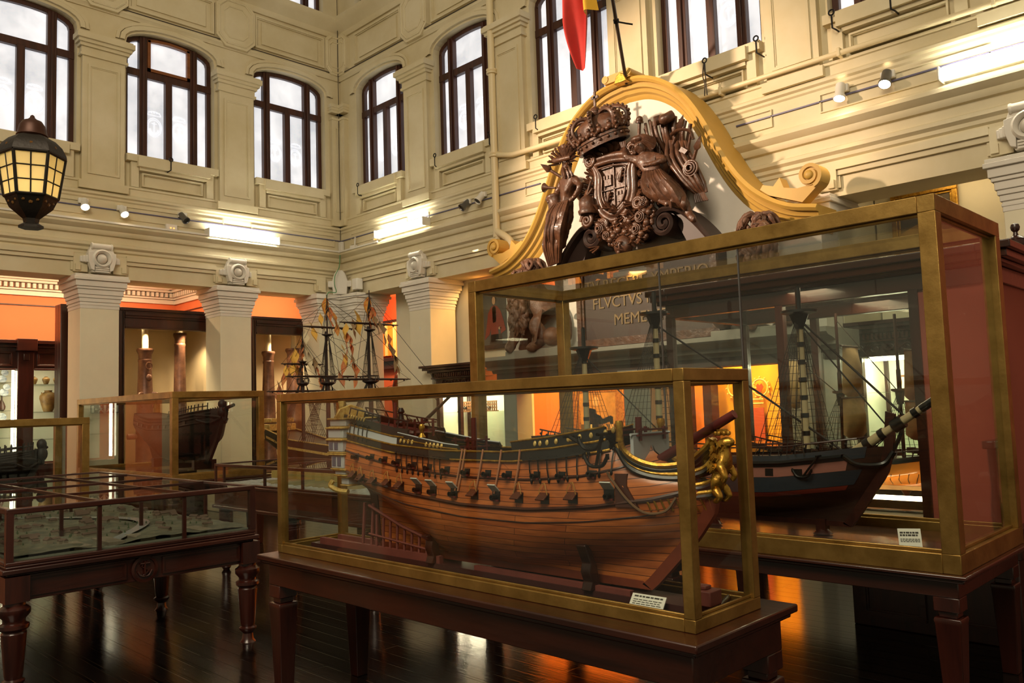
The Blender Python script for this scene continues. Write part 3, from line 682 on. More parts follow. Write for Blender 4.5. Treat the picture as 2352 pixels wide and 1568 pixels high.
tag(mb.build('wooden_brace', mdl), 'slanting wooden brace leaning against the back of the white lit shelf', 'model')
FR = lambda s, d, z: (10.0 - d, -s, z)
picture('landscape_painting', 'gilt framed dark painting high up above the right end of the big glass case', FR, -3.5, 3.1, -2.78, 3.92, .06, K['gold'], [('hill', [(0, 0), (0, .4), (.4, .55), (1, .3), (1, 0)], K['ochrec'])])

# ------------------------------------------------------------------ gallery seen through the opening under the altar
slab('wall_light_block', K['creamlow'], 8.95, 3.72, 0, 11.35, 3.8, 4.2)  # added partition, blocks the gallery's orange light from the right bay
slab('wall_red_mirrored', K['red'], 9.4, -3, 0, 9.5, 1.4, 4.2)  # unseen red wall, added to redden reflections in the tall case's end glass
slab('wall_gallery', K['orange_hot'], 11.35, 3.7, 0, 11.5, 12.2, 4.2)
for yy in (6.15,): 
    b = MB(); b.box(8.4, yy - .2, 0, 8.95, yy + .2, 2.0); b.box(8.36, yy - .26, 1.86, 8.95, yy + .26, 2.0); trim(b, K['stone'])
b = MB(); b.box(8.6, 8.45, 0, 8.92, 8.72, 2.05); b.box(8.4, 3.74, 0, 8.95, 3.9, 2.05); trim(b, K['stone'])
FG = lambda s, d, z: (11.35 - d, -s, z)
picture('lady_painting', 'large gold framed painting of a seated lady on the bright orange wall', FG, -9.72, .35, -8.55, 1.98, .13, K['gold'],
        [('glow_sky', [(0, .55), (0, 1), (1, 1), (1, .55)], K['ochrec']), ('gown', [(.08, .1), (.14, .5), (.3, .76), (.44, .74), (.5, .5), (.62, .1)], K['cloth']), ('sash', [(.4, .1), (.5, .5), (.66, .56), (.9, .36), (.95, .1)], K['ochrec']), ('arm', [(.4, .7), (.62, .62), (.8, .66), (.86, .64), (.86, .38), (.8, .38), (.78, .58), (.6, .55), (.4, .62)], K['flesh']), ('dark_bodice', [(.34, .5), (.36, .7), (.56, .66), (.6, .46)], K['scroll']), ('head', ell(.46, .84, .075, .065), K['flesh'])])
ban = mat('yellow_banner', (236, 172, 48), .7, var=.15, vscale=3)
o = thing('banner', 'bright yellow banner with a red crown hung in the orange gallery', 'banner', (11.1, 6.3, .3))
MB().grid(lambda u, w: (11.1 + .03 * sin(u * 14), lerp(6.62, 5.45, u), lerp(.3, 2.15, w)), 30, 4).build('cloth', ban, o)
mb = MB(); X_ = 11.04
for cy_, r_ in ((6.28, .12), (6.08, .1), (5.88, .12)):
    mb.tube([(X_, cy_ + r_ * cos(t), 1.75 + r_ * sin(t)) for t in [2 * pi * k / 20 for k in range(21)]], .014, 5)
    for k in range(12): mb.ball((X_, cy_ + (r_ + .03) * cos(k * pi / 6), 1.75 + (r_ + .03) * sin(k * pi / 6)), .016, 6, 4)
for zz in (1.52, 1.58): mb.tube([(X_, 6.32, zz), (X_, 5.84, zz)], .012, 5)
mb.build('crown_outline', mat('banner_cream', (236, 206, 140), .7), o)
mb = MB(); mb.prism([(6.32, .75), (6.32, 1.46), (5.84, 1.46), (5.84, .75), (6.08, .5)], lambda a, e, k: (11.05 - k, a, e), 0, .012)
for cy_ in (6.27, 5.89): mb.prism([(cy_ - .06, 1.76), (cy_, 1.66), (cy_ + .06, 1.76), (cy_ + .03, 1.81), (cy_, 1.78), (cy_ - .03, 1.81)], lambda a, e, k: (11.05 - k, a, e), 0, .012)
mb.build('crown_badge', mat('banner_red', (168, 70, 52), .7), o)
MB().tube([(11.1, 6.7, 2.17), (11.1, 5.4, 2.17)], .02, 8).build('hanging_rod', K['darkwood'], o)
for i, yy in enumerate((6.9, 6.5)):
    tag(MB().box(10.6, yy - .07, 0, 10.8, yy + .07, 2.3).build('wooden_post', K['darkwood']), 'dark wooden post %s in the orange gallery' % ('beside the lady painting' if i == 0 else 'beside the yellow banner'), 'post')
# ------------------------------------------------------------------ lamps, pipes, hooks, lantern, flag
K['dimmetal'] = mat('grey_white_housing', (150, 148, 140), .4)
tubeglow = emit('fluorescent_glow', (255, 248, 222), 40)
bulbglow = emit('spot_bulb_glow', (255, 226, 186), 60)
def fluorescent(fn, s0, s1, z, label):
    o = thing('fluorescent_lamp', label, 'lamp', fn((s0 + s1) / 2, .15, z))
    mb = MB(); mb.prism([(.08, z - .06), (.14, z - .06), (.16, z - .03), (.14, z + .005), (.16, z + .04), (.14, z + .065), (.08, z + .065)], lambda d, e, k: fn(k, d, e), s0, s1)
    mb.build('housing', K['dimmetal'], o)
    for s in (s0, s1):
        mb = MB(); bx(mb, fn, s - .012, .08, z - .07, s + .012, .26, z + .075); mb.build('end_cap', K['whitemetal'], o, bevel=.02)
    for dz in (-.036, .044): MB().tube([fn(s0 + .03, .22, z + dz), fn(s1 - .03, .22, z + dz)], .019, 12).build('tube', tubeglow, o)
fluorescent(onL, 6.1, 7.4, 4.66, 'glowing twin tube fluorescent lamp on the back left wall')
fluorescent(onR, 10.55, 11.92, 4.74, 'glowing twin tube fluorescent lamp left of the drain pipe')
fluorescent(onR, .7, 2.5, 4.73, 'glowing twin tube fluorescent lamp at the upper right edge')
def spot(fn, s, z, lit, label, aim=(0, .5, -1), cyl=True):
    o = thing('spotlight', label, 'spotlight', fn(s, .12, z)); h = fn(s, .2, z - .06)
    mb = MB(); bx(mb, fn, s - .07, .1, z - .03, s + .07, .15, z + .05); mb.build('track_adapter', K['whitemetal'], o, bevel=.006)
    a = (V(fn(s + aim[0], .2 + aim[1], z - .06 + aim[2])) - V(h)).normalized(); m = a.to_track_quat('Z', 'Y').to_matrix(); c = V(h) - a * .06
    MB().tube([fn(s, .13, z), tuple(c)], .015, 6).build('arm', K['steel'], o)
    MB().lathe([(.035, -.06), (.05, -.05), (.05, .08), (.065, .1), (.065, .13), (.058, .13), (.05, .11)], c, 18, m, cap=False).build('head', K['whitemetal'] if cyl else K['steel'], o)
    MB().lathe([(.0, .112), (.056, .114)], c, 18, m, cap=False).build('bulb', bulbglow if lit else K['black'], o)
spot(onL, 4.18, 4.9, True, 'lit track spotlight nearest the hanging lantern', (-.1, .6, -.7))
spot(onL, 4.74, 4.87, True, 'lit track spotlight, second from the hanging lantern', (.1, .6, -.7))
spot(onL, 5.7, 4.9, False, 'unlit grey track spotlight on the back left wall', (.2, .6, -.6), False)
spot(onR, 9.56, 4.87, False, 'unlit dark faced track spotlight left of the drain pipe, the lower one', (.2, .8, -.7), False)
spot(onR, 9.2, 4.91, False, 'white cylinder track spotlight just left of the drain pipe', (.1, .5, -.6))
spot(onR, 3.5, 4.9, True, 'lit white cylinder spotlight right of the pediment', (0, .35, -1))
spot(onR, 3.02, 4.9, True, 'lit round spotlight nearest the right fluorescent lamp', (0, .5, -.8), False)
def rail(fn, s0, s1, label):
    mb = MB(); bx(mb, fn, s0, .07, 4.84, s1, .1, 4.856); tag(mb.build('light_track', K['rail']), label, 'light track')
rail(onL, -1, XW, 'thin lilac grey light track along the back left wall'); rail(onR, 8.0, YW, 'thin lilac grey light track left of the pediment'); rail(onR, -1, 4.8, 'thin lilac grey light track right of the pediment')
mb = MB(); bx(mb, onL, -1, .18, 4.6, XW - .1, .21, 4.63); tag(mb.build('cable_duct', K['whitemetal']), 'white cable duct along the back left wall ledge', 'duct')
mb = MB(); bx(mb, onR, 11.9, .18, 4.6, YW - .1, .21, 4.63); tag(mb.build('cable_duct', K['whitemetal']), 'white cable duct from corner to fluorescent lamp', 'duct')
def exitlamp(fn, s, z, label):
    o = thing('emergency_light', label, 'lamp', fn(s, .12, z)); mb = MB(); bx(mb, fn, s - .09, .08, z - .04, s + .09, .15, z + .05); mb.build('case', K['whitemetal'], o, bevel=.01)
    for k in (-.02, .03): MB().ball(fn(s + k, .155, z - .015), .009, 8, 5).build('indicator', emit('amber_indicator', (255, 150, 60), 4), o)
exitlamp(onL, 5.52, 4.68, 'white emergency light on the back left wall below the grey spotlight')
exitlamp(onR, 12.02, 4.7, 'white emergency light between corner and right fluorescent lamp')
tag(MB().box(8.72, 13.1, 4.62, 8.78, 13.2, 4.82).build('junction_box', K['whitemetal'], bevel=.006), 'white junction box in the corner below the light track', 'box')
mb = MB(); bx(mb, onR, 12.56, .06, 3.84, 12.72, .2, 4.05); o = mb.build('speaker', K['whitemetal'], bevel=.012); tag(o, 'small pale grey wall speaker beside the corner cartouche', 'speaker')
mb = MB(); bx(mb, onR, 12.66, .1, 4.63, 12.82, .16, 4.69); mb.tube([onR(12.7, .13, 4.69), onR(12.68, .13, 4.84)], .016, 6); tag(mb.build('motion_sensor', K['whitemetal']), 'tiny white sensor near the corner above the cable duct', 'sensor')

# cream drain pipe with its branches
mb = MB(); mb.tube(smooth_path([onR(8.87, .17, 12), onR(8.87, .17, 8), onR(8.87, .17, 4.45), onR(8.85, .18, 4.28), onR(8.7, .18, 4.18), onR(8.56, .18, 4.05), onR(8.54, .18, 3.8)], 5), .055, 14)
o = mb.build('drain_pipe', K['pipe']); tag(o, 'vertical cream drain pipe left of the yellow pediment', 'pipe')
for z in (6.79, 5.47): MB().lathe([(.06, -.04), (.085, -.035), (.085, -.012), (.07, -.006), (.085, .012), (.085, .035), (.06, .04)], onR(8.87, .17, z), 16).build('flange', K['pipe'], o)
MB().tube(smooth_path([onR(8.85, .17, 5.47), onR(8.55, .15, 5.4), onR(8.3, .13, 5.39), onR(7.1, .13, 5.38)], 5), .04, 12).build('branch', K['pipe'], o)
mb = MB(); mb.tube([onR(5.3, .14, 5.32), onR(-2, .14, 5.26)], .03, 12); o = mb.build('wall_pipe', K['pipe']); tag(o, 'long cream pipe along the wall right of the pediment', 'pipe')
for s in (4.95, 3.5, 2.0): mb = MB(); bx(mb, onR, s - .018, .05, 5.26, s + .018, .18, 5.36); mb.build('bracket', K['pipe'], o, bevel=.008)

# thin cables
mb = MB(); mb.tube([onL(-1, .08, 8.13), onL(XW - .1, .08, 8.13)], .009, 6); tag(mb.build('cable', K['cable']), 'thin dark cable along the moulding of the back left wall', 'cable')
mb = MB(); mb.tube([onR(-1, .08, 8.13), onR(YW - .1, .08, 8.13)], .009, 6); tag(mb.build('cable', K['cable']), 'thin dark cable along the moulding of the right wall', 'cable')
mb = MB(); mb.tube(smooth_path([(8.78, 13.2, 10), (8.77, 13.19, 8.2), (8.77, 13.19, 7.6), (8.75, 13.17, 6.2), (8.76, 13.18, 5.3), (8.74, 13.16, 4.85)]), .007, 6); tag(mb.build('cable', K['cable']), 'thin dark cable running down the corner of the hall', 'cable')
mb = MB(); mb.tube(smooth_path([(8.7, 13.12, 4.6), (8.66, 13.08, 4.38), (8.6, 13.02, 4.28), (8.5, 13.0, 4.12), (8.48, 12.98, 3.95), (8.52, 13.0, 3.82), (8.35, 13.0, 3.8), (8.3, 12.98, 3.62)]), .009, 6); tag(mb.build('cable', mat('green_cable', (92, 142, 96), .5)), 'green cable looping round the corner cartouche', 'cable')
def hook(fn, s, z, label, cords=False):
    c = lambda a, e, d=.16: fn(s + a * .6, d, z + .02 + e * .6); mb = MB()
    mb.tube([c(.05 * cos(t), .19 + .05 * sin(t)) for t in [R(a) for a in range(-60, 301, 30)]], .009, 6)
    mb.tube([c(0, .15), c(.0, -.1), c(-.06, -.15), c(-.06, -.15, .05)], .01, 6); o = mb.build('wall_hook', K['iron']); tag(o, label, 'hook', 'black iron hooks below the upper windows')
    if cords:
        mb = MB()
        for a in (-.03, .03): mb.tube(smooth_path([c(0, .1, .19), c(a, -.15, .19), c(a * .5, -.3, .17), c(a, -.55, .17)]), .007, 5)
        mb.build('cord', K['cable'], o)
hook(onL, 5.5, 5.66, 'black iron hook below the window with the lighter sash')
for s, z, t in ((12.53, 5.66, 'nearest the corner'), (10.3, 5.68, 'second from the corner'), (8.98, 5.71, 'beside the drain pipe'), (7.99, 5.7, 'between drain pipe and pediment'), (5.14, 5.62, 'hung with cords right of the pediment'), (4.45, 5.66, 'right of the hook with cords'), (3.55, 5.64, 'below the last window at upper right'), (2.93, 5.62, 'nearest the upper right corner of the view')):
    hook(onR, s, z, 'black iron hook on the right wall sill, %s' % t, t.startswith('hung'))

# ship's lantern on its bracket
L0 = V((1.585, 6.0, 0)); hx = [R(43 + 60 * k) for k in range(6)]
o = thing('lantern', 'big black six sided ships lantern with glowing panes at the left', 'lantern', (1.585, 6.0, 2.9))
met = mat('lantern_iron', (34, 28, 22), .5, metal=.5, bump=.1, bscale=40)
def ring(r, z): return [L0 + V((r * cos(a), r * sin(a), z)) for a in hx]
mb = MB(); mb.lathe([(.2, 3.405), (.21, 3.42), (.205, 3.445), (.18, 3.5), (.14, 3.545), (.085, 3.57), (.085, 3.575)], L0, 6, a0=hx[0]); mb.build('roof', met, o, smooth=25)
MB().lathe([(.09, 3.565), (.098, 3.575), (.09, 3.595), (.088, 3.61), (.08, 3.65), (.06, 3.685), (.03, 3.7), (.016, 3.715), (.012, 3.73), (0.002, 3.738)], L0, 20).build('finial_dome', mat('lantern_copper', (66, 38, 26), .45, metal=.5), o)
MB().lathe([(.155, 3.105), (.165, 3.1), (.155, 3.085), (.13, 3.02), (.08, 2.97), (.05, 2.94), (.045, 2.91), (.075, 2.89), (.075, 2.87), (0.01, 2.87)], L0, 6, a0=hx[0]).build('base_cup', met, o, smooth=25)
T, Bm = ring(.2, 3.41), ring(.158, 3.1); mb = MB()
for k in range(6):
    mb.tube([T[k], Bm[k]], .012, 6); n = (k + 1) % 6
    mb.tube([T[k], T[n]], .012, 6); mb.tube([Bm[k], Bm[n]], .011, 6)
    for f in (1 / 3, 2 / 3): mb.tube([T[k].lerp(Bm[k], f), T[n].lerp(Bm[n], f)], .0055, 5)
    mb.tube([T[k].lerp(T[n], .5), Bm[k].lerp(Bm[n], .5)], .0055, 5)
mb.build('glazing_bars', met, o)
lp = bpy.data.materials.new('lantern_pane'); lp.use_nodes = True; nt = lp.node_tree; nt.nodes.remove(nt.nodes['Principled BSDF'])
t1 = nt.nodes.new('ShaderNodeBsdfTranslucent'); t1.inputs[0].default_value = lin((252, 240, 206)); t2 = nt.nodes.new('ShaderNodeBsdfDiffuse'); t2.inputs[0].default_value = lin((236, 224, 188))
mx = nt.nodes.new('ShaderNodeMixShader'); mx.inputs[0].default_value = .3; nt.links.new(t1.outputs[0], mx.inputs[1]); nt.links.new(t2.outputs[0], mx.inputs[2]); nt.links.new(mx.outputs[0], nt.nodes['Material Output'].inputs['Surface'])
mb = MB()
for k in range(6):
    n = (k + 1) % 6; q = [T[k], T[n], Bm[n], Bm[k]]; ce = L0 + V((0, 0, 3.25))
    mb.add(q + [p + (V((ce.x, ce.y, p.z)) - p) * .02 for p in q], [(0, 1, 2, 3), (4, 7, 6, 5)])
mb.build('panes', lp, o)
MB().ball(L0 + V((0, 0, 3.16)), (.035, .035, .05), 12, 8).build('bulb', emit('lantern_bulb', (255, 232, 178), 150), o)
mb = MB()
for k in range(6):
    for f, zz, rr in ((.5, 3.47, .178), (.5, 3.045, .128), (.2, 3.455, .185), (.8, 3.455, .185), (.2, 3.06, .14), (.8, 3.06, .14)):
        p = ring(rr, zz)[k].lerp(ring(rr, zz)[(k + 1) % 6], f); mb.ball(p, .012 if f != .5 else .018, 6, 4)
mb.build('gilt_stars', mat('worn_gilt', (112, 76, 34), .4, metal=.5), o)
MB().tube([(1.61, 6.2, 3.28), (1.3, 6.5, 3.28), (-2, 9.6, 3.28)], .02, 8).build('bracket_arm', met, o); o.scale = (.98, .98, .885)

# flag on its slanting pole
o = thing('flagpole', 'thin slanting dark flagpole above the pediment', 'flagpole', (8.3, 6.02, 5.65))
a, d = V((8.3, 6.02, 5.62)), (V((7.6, 5.66, 6.36)) - V((8.3, 6.02, 5.62)))
MB().tube([a, a + d * 2.6], .022, 10).build('pole', mat('pole_wood', (52, 40, 30), .4), o)
MB().ball(a + d * 2.62, .05, 10, 8).build('knob', K['gold'], o)
mb = MB(); mb.tube([(7.78, 5.75, 6.17), (7.86, 5.66, 6.14), (7.9, 5.6, 6.12)], .01, 6); mb.lathe([(.035, -.02), (.035, .02)], a + d * .75, 12, d.to_track_quat('Z', 'Y').to_matrix(), cap=False); mb.build('stay_rod', K['iron'], o)
MB().prism([(-.1, 0), (.1, 0), (.06, .1), (0, .13), (-.06, .1)], lambda p, q, k: (8.2 + k, 6.05 + p, 5.62 + q), 0, .12).build('socket', K['gold'], o, bevel=.01)
red = mat('flag_red', (172, 34, 26), .75, var=.15, vscale=6); yel = mat('flag_yellow', (206, 156, 36), .75)
def hang(u, w, y0=6.12, y1=5.56, zt=7.6, zb=5.42):
    z = lerp(zt, zb, w); f = 1 - .72 * max(0, (w - .72) / .28) ** 1.4
    y = lerp(y0, y1, .5 + (u - .5) * f) + .03 * sin(w * 5)
    return (7.12 + (.09 * sin(u * 11 + w * 2.2) + .03 * sin(u * 21)) * f + .05 * w, y + .02 * sin(w * 8 + u * 3), z + .12 * abs(u - .45) * (w > .6) * (w - .6) * 2.5)
o = thing('flag', 'red and yellow flag hanging in folds above the pediment', 'flag', (7.1, 5.75, 7))
MB().grid(lambda u, w: hang(u * .72, w), 40, 40).build('red_stripe', red, o)
MB().grid(lambda u, w: V(hang(.72 + u * .28, w * .72)) + V((.015, 0, 0)), 16, 30).build('yellow_stripe', yel, o)
# ------------------------------------------------------------------ white pediment wall with yellow moulding
PC = 6.13
slab('wall_altar', K['white'], 8.5, 3.72, 2.2, 8.92, 8.5, 3.499)
half = [(0, 5.7), (.3, 5.665), (.55, 5.57), (.8, 5.4), (1.0, 5.18), (1.2, 4.86), (1.42, 4.42), (1.62, 4.1), (1.85, 3.86), (2.15, 3.68), (2.48, 3.6)]
hp = smooth_path([(t, z, 0) for t, z in half], 5)
curve = [V((0, PC + p.x, p.y)) for p in reversed(hp)] + [V((0, PC - p.x, p.y)) for p in hp[1:]]
mb = MB(); mb.prism([(p.y, p.z - .1) for p in curve] + [(3.72, 3.5), (8.5, 3.5)], lambda a, e, k: (k, a, e), 8.5, 8.9)
struct(mb.build('wall_pediment', K['white']))
o = thing('pediment_moulding', 'yellow ochre curved pediment moulding framing the carved arms', 'moulding', (8.5, PC, 3.6))
prof = [(0, .5), (0, .02), (.04, 0), (.07, .03), (.07, .08), (.12, .1), (.13, .14), (.17, .16), (.19, .2), (.23, .22), (.26, .26), (.26, .5)]
path = []
for i, p in enumerate(curve):
    t = (curve[min(i + 1, len(curve) - 1)] - curve[max(i - 1, 0)]).normalized(); n = V((0, -t.z, t.y))
    if n.z > 0: n = -n
    path.append((V((8.26, p.y, p.z)), n, V((1, 0, 0))))
MB().sweep(prof, path).build('curved_moulding', K['ochre'], o, smooth=28)
for s in (-1, 1):
    c = (PC + s * 2.4, 3.93); P = [V((8.3, c[0] + s * (.13 - .0028 * k) * cos(R(-70 + k * 17)), c[1] + (.13 - .0028 * k) * sin(R(-70 + k * 17)))) for k in range(42)]
    mb = MB(); mb.sweep([(-.02, 0), (.02, 0), (.02, .22), (-.02, .22)], [(p, (p - V((8.3, *c))).normalized(), V((1, 0, 0))) for p in P])
    mb.lathe([(.11, .02), (.11, .2)], (8.3, *c), 24, M.Rotation(R(90), 3, 'Y')); mb.ball((8.3, *c), (.03, .05, .05), 12, 8)
    tail = [(PC + s * 2.52, 3.84), (PC + s * 2.3, 3.66), (PC + s * 1.8, 3.86), (PC + s * 1.86, 3.94), (PC + s * 1.98, 3.9), (PC + s * 2.06, 3.98), (PC + s * 2.1, 3.86), (PC + s * 2.25, 3.82)]
    mb.prism(tail, lambda a, e, k: (k, a, e), 8.33, 8.5); mb.build('end_scroll', K['ochre'], o)
mb = MB(); mb.prism([(-.2, 0), (.2, 0), (.22, .06), (.14, .1), (-.14, .1), (-.22, .06)], lambda a, e, k: (8.24 + k, PC + a, 5.68 + e), 0, .3)
for s in (-.18, .18): mb.lathe([(.05, 0), (.05, .32)], (8.23, PC + s, 5.74), 14, M.Rotation(R(90), 3, 'Y'))
mb.build('keystone', K['ochre'], o)
# grey ledge that carries the lions and the inscription
LEDGE = [(8.9, 2.08), (8.42, 2.08), (8.4, 2.12), (8.3, 2.13), (8.3, 2.17), (8.22, 2.2), (8.12, 2.22), (8.08, 2.25), (8.08, 2.3), (8.9, 2.3)]
mb = MB(); mb.prism(LEDGE, lambda a, e, k: (a, k, e), 3.55, 8.75); trim(mb, K['stone'])
b = MB(); b.box(8.45, 3.6, 1.98, 8.9, 8.7, 2.1); trim(b, mat('lintel_dark', (66, 54, 46), .6))

# inscription tablet
o = thing('inscription_tablet', 'dark wooden tablet with carved Latin inscription below the carved arms', 'plaque', (8.3, 5.9, 2.3))
mb = MB(); mb.box(8.3, 4.85, 2.32, 8.5, 6.95, 3.4); mb.build('board', K['scroll'], o, bevel=.01)
mb = MB(); F = lambda s, d, z: (8.3 - d, s, z); border(mb, F, 4.85, 2.32, 6.95, 3.4, .07, 0, .05); mb.build('border', K['carved'], o)
let = mat('dull_gilt_letters', (118, 98, 66), .5, metal=.2)
for i, t in enumerate(('TV REGERE YMPERIO', 'FLVCTVS HISPANE', 'MEMENTO')):
    txt('lettering', t, .2, let, o, frame_m((8.3, 5.9, 3.1 - i * .23), (0, -1, 0), (0, 0, 1)), .012)

# dark broken scroll pediments
def volute(c, s, r0, label, end):
    P = []
    for k in range(40): P.append(V((8.05, c[0] + s * (r0 - k * r0 * .022) * sin(R(k * 17)), c[1] + (r0 - k * r0 * .022) * cos(R(k * 17)))))
    arc = smooth_path([V((8.05, *end)), V((8.05, lerp(end[0], c[0], .35), lerp(end[1], c[1] + r0, .55))), V((8.05, lerp(end[0], c[0], .7), lerp(end[1], c[1] + r0, .93))), P[0]], 6)
    full = arc[:-1] + P; mb = MB()
    mb.sweep([(-.03, 0), (.0, -.03), (.03, 0), (.03, .36), (-.03, .36)], [(p, (V((0, -(q - r).z, (q - r).y))).normalized(), V((1, 0, 0))) for p, q, r in zip(full, full[1:] + full[-1:], [full[0]] + full[:-1]) if (q - r).length > 1e-6])
    poly = [(p.y, p.z) for p in arc] + [(c[0] - s * r0 * .8, c[1] - r0 * .2), (c[0] - s * r0 * 1.6, end[1]), end]
    o = MB().prism(poly, lambda a, e, k: (k, a, e), 8.16, 8.45).build('scroll_pediment', K['scroll']); tag(o, label, 'scroll', 'dark scroll pediments under the arms'); 
    mb.build('spiral_moulding', K['scroll'], o); MB().lathe([(r0 * .85, 0), (r0 * .85, .3)], (8.12, *c), 20, M.Rotation(R(90), 3, 'Y')).build('volute_core', K['scroll'], o)
volute((6.5, 3.7), -1, .15, 'dark scroll pediment under the left carved figure', (7.1, 3.38))
volute((5.4, 3.69), 1, .16, 'dark scroll pediment under the reclining right figure', (4.8, 3.4))

# ------------------------------------------------------------------ carved coat of arms
A = thing('carved_coat_of_arms', 'large dark carved wooden coat of arms with crown, two figures and trophies', 'carving', (8.3, 6.05, 3.5))
Pq = lambda y, z, x=8.15: (x, y, z)
cw = K['carved']
# backing mass behind shield and figures
mb = MB()
random.seed(3)
for y, z, r in ((6.1, 4.3, .36), (6.45, 4.5, .25), (5.75, 4.5, .25), (6.3, 3.85, .25), (5.9, 3.8, .25), (6.65, 4.2, .2), (5.5, 4.1, .22), (6.8, 4.4, .16), (5.3, 4.3, .2)):
    mb.ball((8.38, y, z), (.14, r, r), 14, 9)
mb.build('backing', cw, A)
# shield with rolled border
mb = MB(); S = smooth_path([Pq(6.4, 4.6), Pq(6.32, 4.45), Pq(6.33, 4.2), Pq(6.27, 4.02), Pq(6.12, 3.92), Pq(5.97, 3.98), Pq(5.87, 4.14), Pq(5.86, 4.4), Pq(5.84, 4.54), Pq(6.1, 4.6), Pq(6.4, 4.6)], 6)
mb.prism([(p.y, p.z) for p in S[:-1]], lambda a, e, k: (k, a, e), 8.08, 8.3); sh = mb.build('shield', cw, A, smooth=30)
mb = MB(); mb.tube([V((8.05, p.y, p.z)) for p in S], .035, 8); mb.tube([V((8.07, 6.1 + (p.y - 6.1) * 1.24, 4.27 + (p.z - 4.27) * 1.2)) for p in S], .05, 8); mb.tube([V((8.03, 6.1 + (p.y - 6.1) * .78, 4.27 + (p.z - 4.27) * .8)) for p in S], .012, 6)
mb.build('rolled_border', cw, A)
mb = MB(); mb.box(8.055, 6.095, 3.98, 8.08, 6.11, 4.56); mb.box(8.055, 5.88, 4.24, 8.08, 6.32, 4.255)
for y, z in ((6.2, 4.36), (6.0, 4.13)):                       # castles
    mb.box(8.05, y - .06, z - .06, 8.08, y + .06, z + .02)
    for k in (-.05, 0, .05): mb.box(8.045, y + k - .015, z + .02, 8.08, y + k + .015, z + .07)
for y, z in ((5.99, 4.37), (6.2, 4.12)):                      # rearing lions
    mb.tube(smooth_path([Pq(y + .03, z - .06, 8.06), Pq(y, z, 8.05), Pq(y - .02, z + .07, 8.05), Pq(y - .05, z + .09, 8.05)]), [.01] + [.022] * 17 + [.02], 6); mb.tube([Pq(y, z, 8.05), Pq(y - .06, z + .01, 8.05)], .01, 5); mb.tube([Pq(y - .01, z + .05, 8.05), Pq(y - .06, z + .05, 8.05)], .01, 5); mb.tube(smooth_path([Pq(y + .03, z - .04, 8.06), Pq(y + .07, z, 8.05), Pq(y + .05, z + .06, 8.05)]), .008, 5)
mb.build('quartering', cw, sh)
# leafy scroll frame round the shield
def leaf(mb, y, z, ang, L, w, x=8.06, curl=.05):
    d = V((0, cos(ang), sin(ang))); n = V((0, -sin(ang), cos(ang)))
    for k in (-1, 0, 1):
        a2 = d * (1 - .12 * abs(k)) + n * .42 * k
        mb.tube([V((x, y, z)), V((x - .03, y, z)) + a2 * L * .5, V((x - .03 - curl, y, z)) + a2 * L * .85, V((x - .02, y, z)) + a2 * L], [w * .7, w, w * .8, w * .25], 6, flat=.5)
mb = MB()
for k in range(26):
    a = 2 * pi * k / 26; leaf(mb, 6.11 + .36 * cos(a), 4.27 + .44 * sin(a), a + .5, .13, .035, 8.1)
for s in (-1, 1):
    for c, r in (((6.11 + s * .33, 4.66), .09), ((6.11 + s * .38, 3.98), .08), ((6.11 + s * .15, 3.82), .07)):
        mb.tube([V((8.02, c[0] + s * (r - r * .03 * k) * cos(k * .6), c[1] + (r - r * .03 * k) * sin(k * .6))) for k in range(22)], .025, 6)
mb.build('leaf_scrolls', cw, A)
# royal crown: jewelled rim, eight ribs, orb and cross, tipped a little forward
o = A; T = M.Translation(V((8.05, 6.22, 4.8))) @ M.Rotation(R(-9), 4, 'X') @ M.Rotation(R(-14), 4, 'Y')
tp = lambda r, a, z: T @ V((r * .62 * cos(a), r * sin(a), z))
mb = MB(); n = 40
for z0_, z1_, r in ((0, .03, .375), (.03, .09, .36), (.09, .12, .38)):
    ri = [tp(r, 2 * pi * k / n, z0_) for k in range(n)] + [tp(r, 2 * pi * k / n, z1_) for k in range(n)] + [tp(r - .05, 2 * pi * k / n, z0_) for k in range(n)] + [tp(r - .05, 2 * pi * k / n, z1_) for k in range(n)]
    mb.add(ri, [(k, (k + 1) % n, n + (k + 1) % n, n + k) for k in range(n)] + [(2 * n + k, 3 * n + k, 3 * n + (k + 1) % n, 2 * n + (k + 1) % n) for k in range(n)] + [(n + k, n + (k + 1) % n, 3 * n + (k + 1) % n, 3 * n + k) for k in range(n)] + [(k, 2 * n + k, 2 * n + (k + 1) % n, (k + 1) % n) for k in range(n)])
for k in range(20): mb.ball(tp(.37, 2 * pi * k / 20, .06), .022, 7, 5)
cr = mb.build('crown', cw, A)
mb = MB()
for k in range(16):
    a = 2 * pi * k / 16
    for dx, dz, r in ((0, .17, .042), (-.05, .15, .03), (.05, .15, .03), (0, .22, .028)): mb.ball(tp(.385, a + dx * 2.2, dz), r, 7, 5)
mb.build('crown_leaves', cw, cr)
mb = MB()
for k in range(8):
    a = 2 * pi * k / 8 + .2; P = [tp(r, a, z) for r, z in ((.37, .13), (.43, .24), (.42, .33), (.33, .4), (.2, .41), (.08, .37), (0, .36))]; P = smooth_path(P, 4)
    mb.tube(P, .038, 7, flat=.7)
    for p in P[::2]: mb.ball(p + (p - T @ V((0, 0, .2))).normalized() * .03, .022, 6, 4)
mb.build('crown_arch', cw, cr)
mb = MB(); mb.lathe([(.35, .08), (.4, .2), (.38, .3), (.25, .37), (.01, .37)], (0, 0, 0), 24); mb.v = [tuple(T @ V((x * .6, y * .95, z))) for x, y, z in mb.v]; mb.build('crown_cap', cw, cr)
mb = MB(); q = T @ V((0, 0, .36)); mb.ball(q + V((0, 0, .09)), .075, 14, 10); mb.lathe([(.078, -.008), (.082, 0), (.078, .008)], q + V((0, 0, .1)), 16); mb.tube([q, q + V((0, 0, .05))], .03, 8); mb.build('orb', cw, cr)
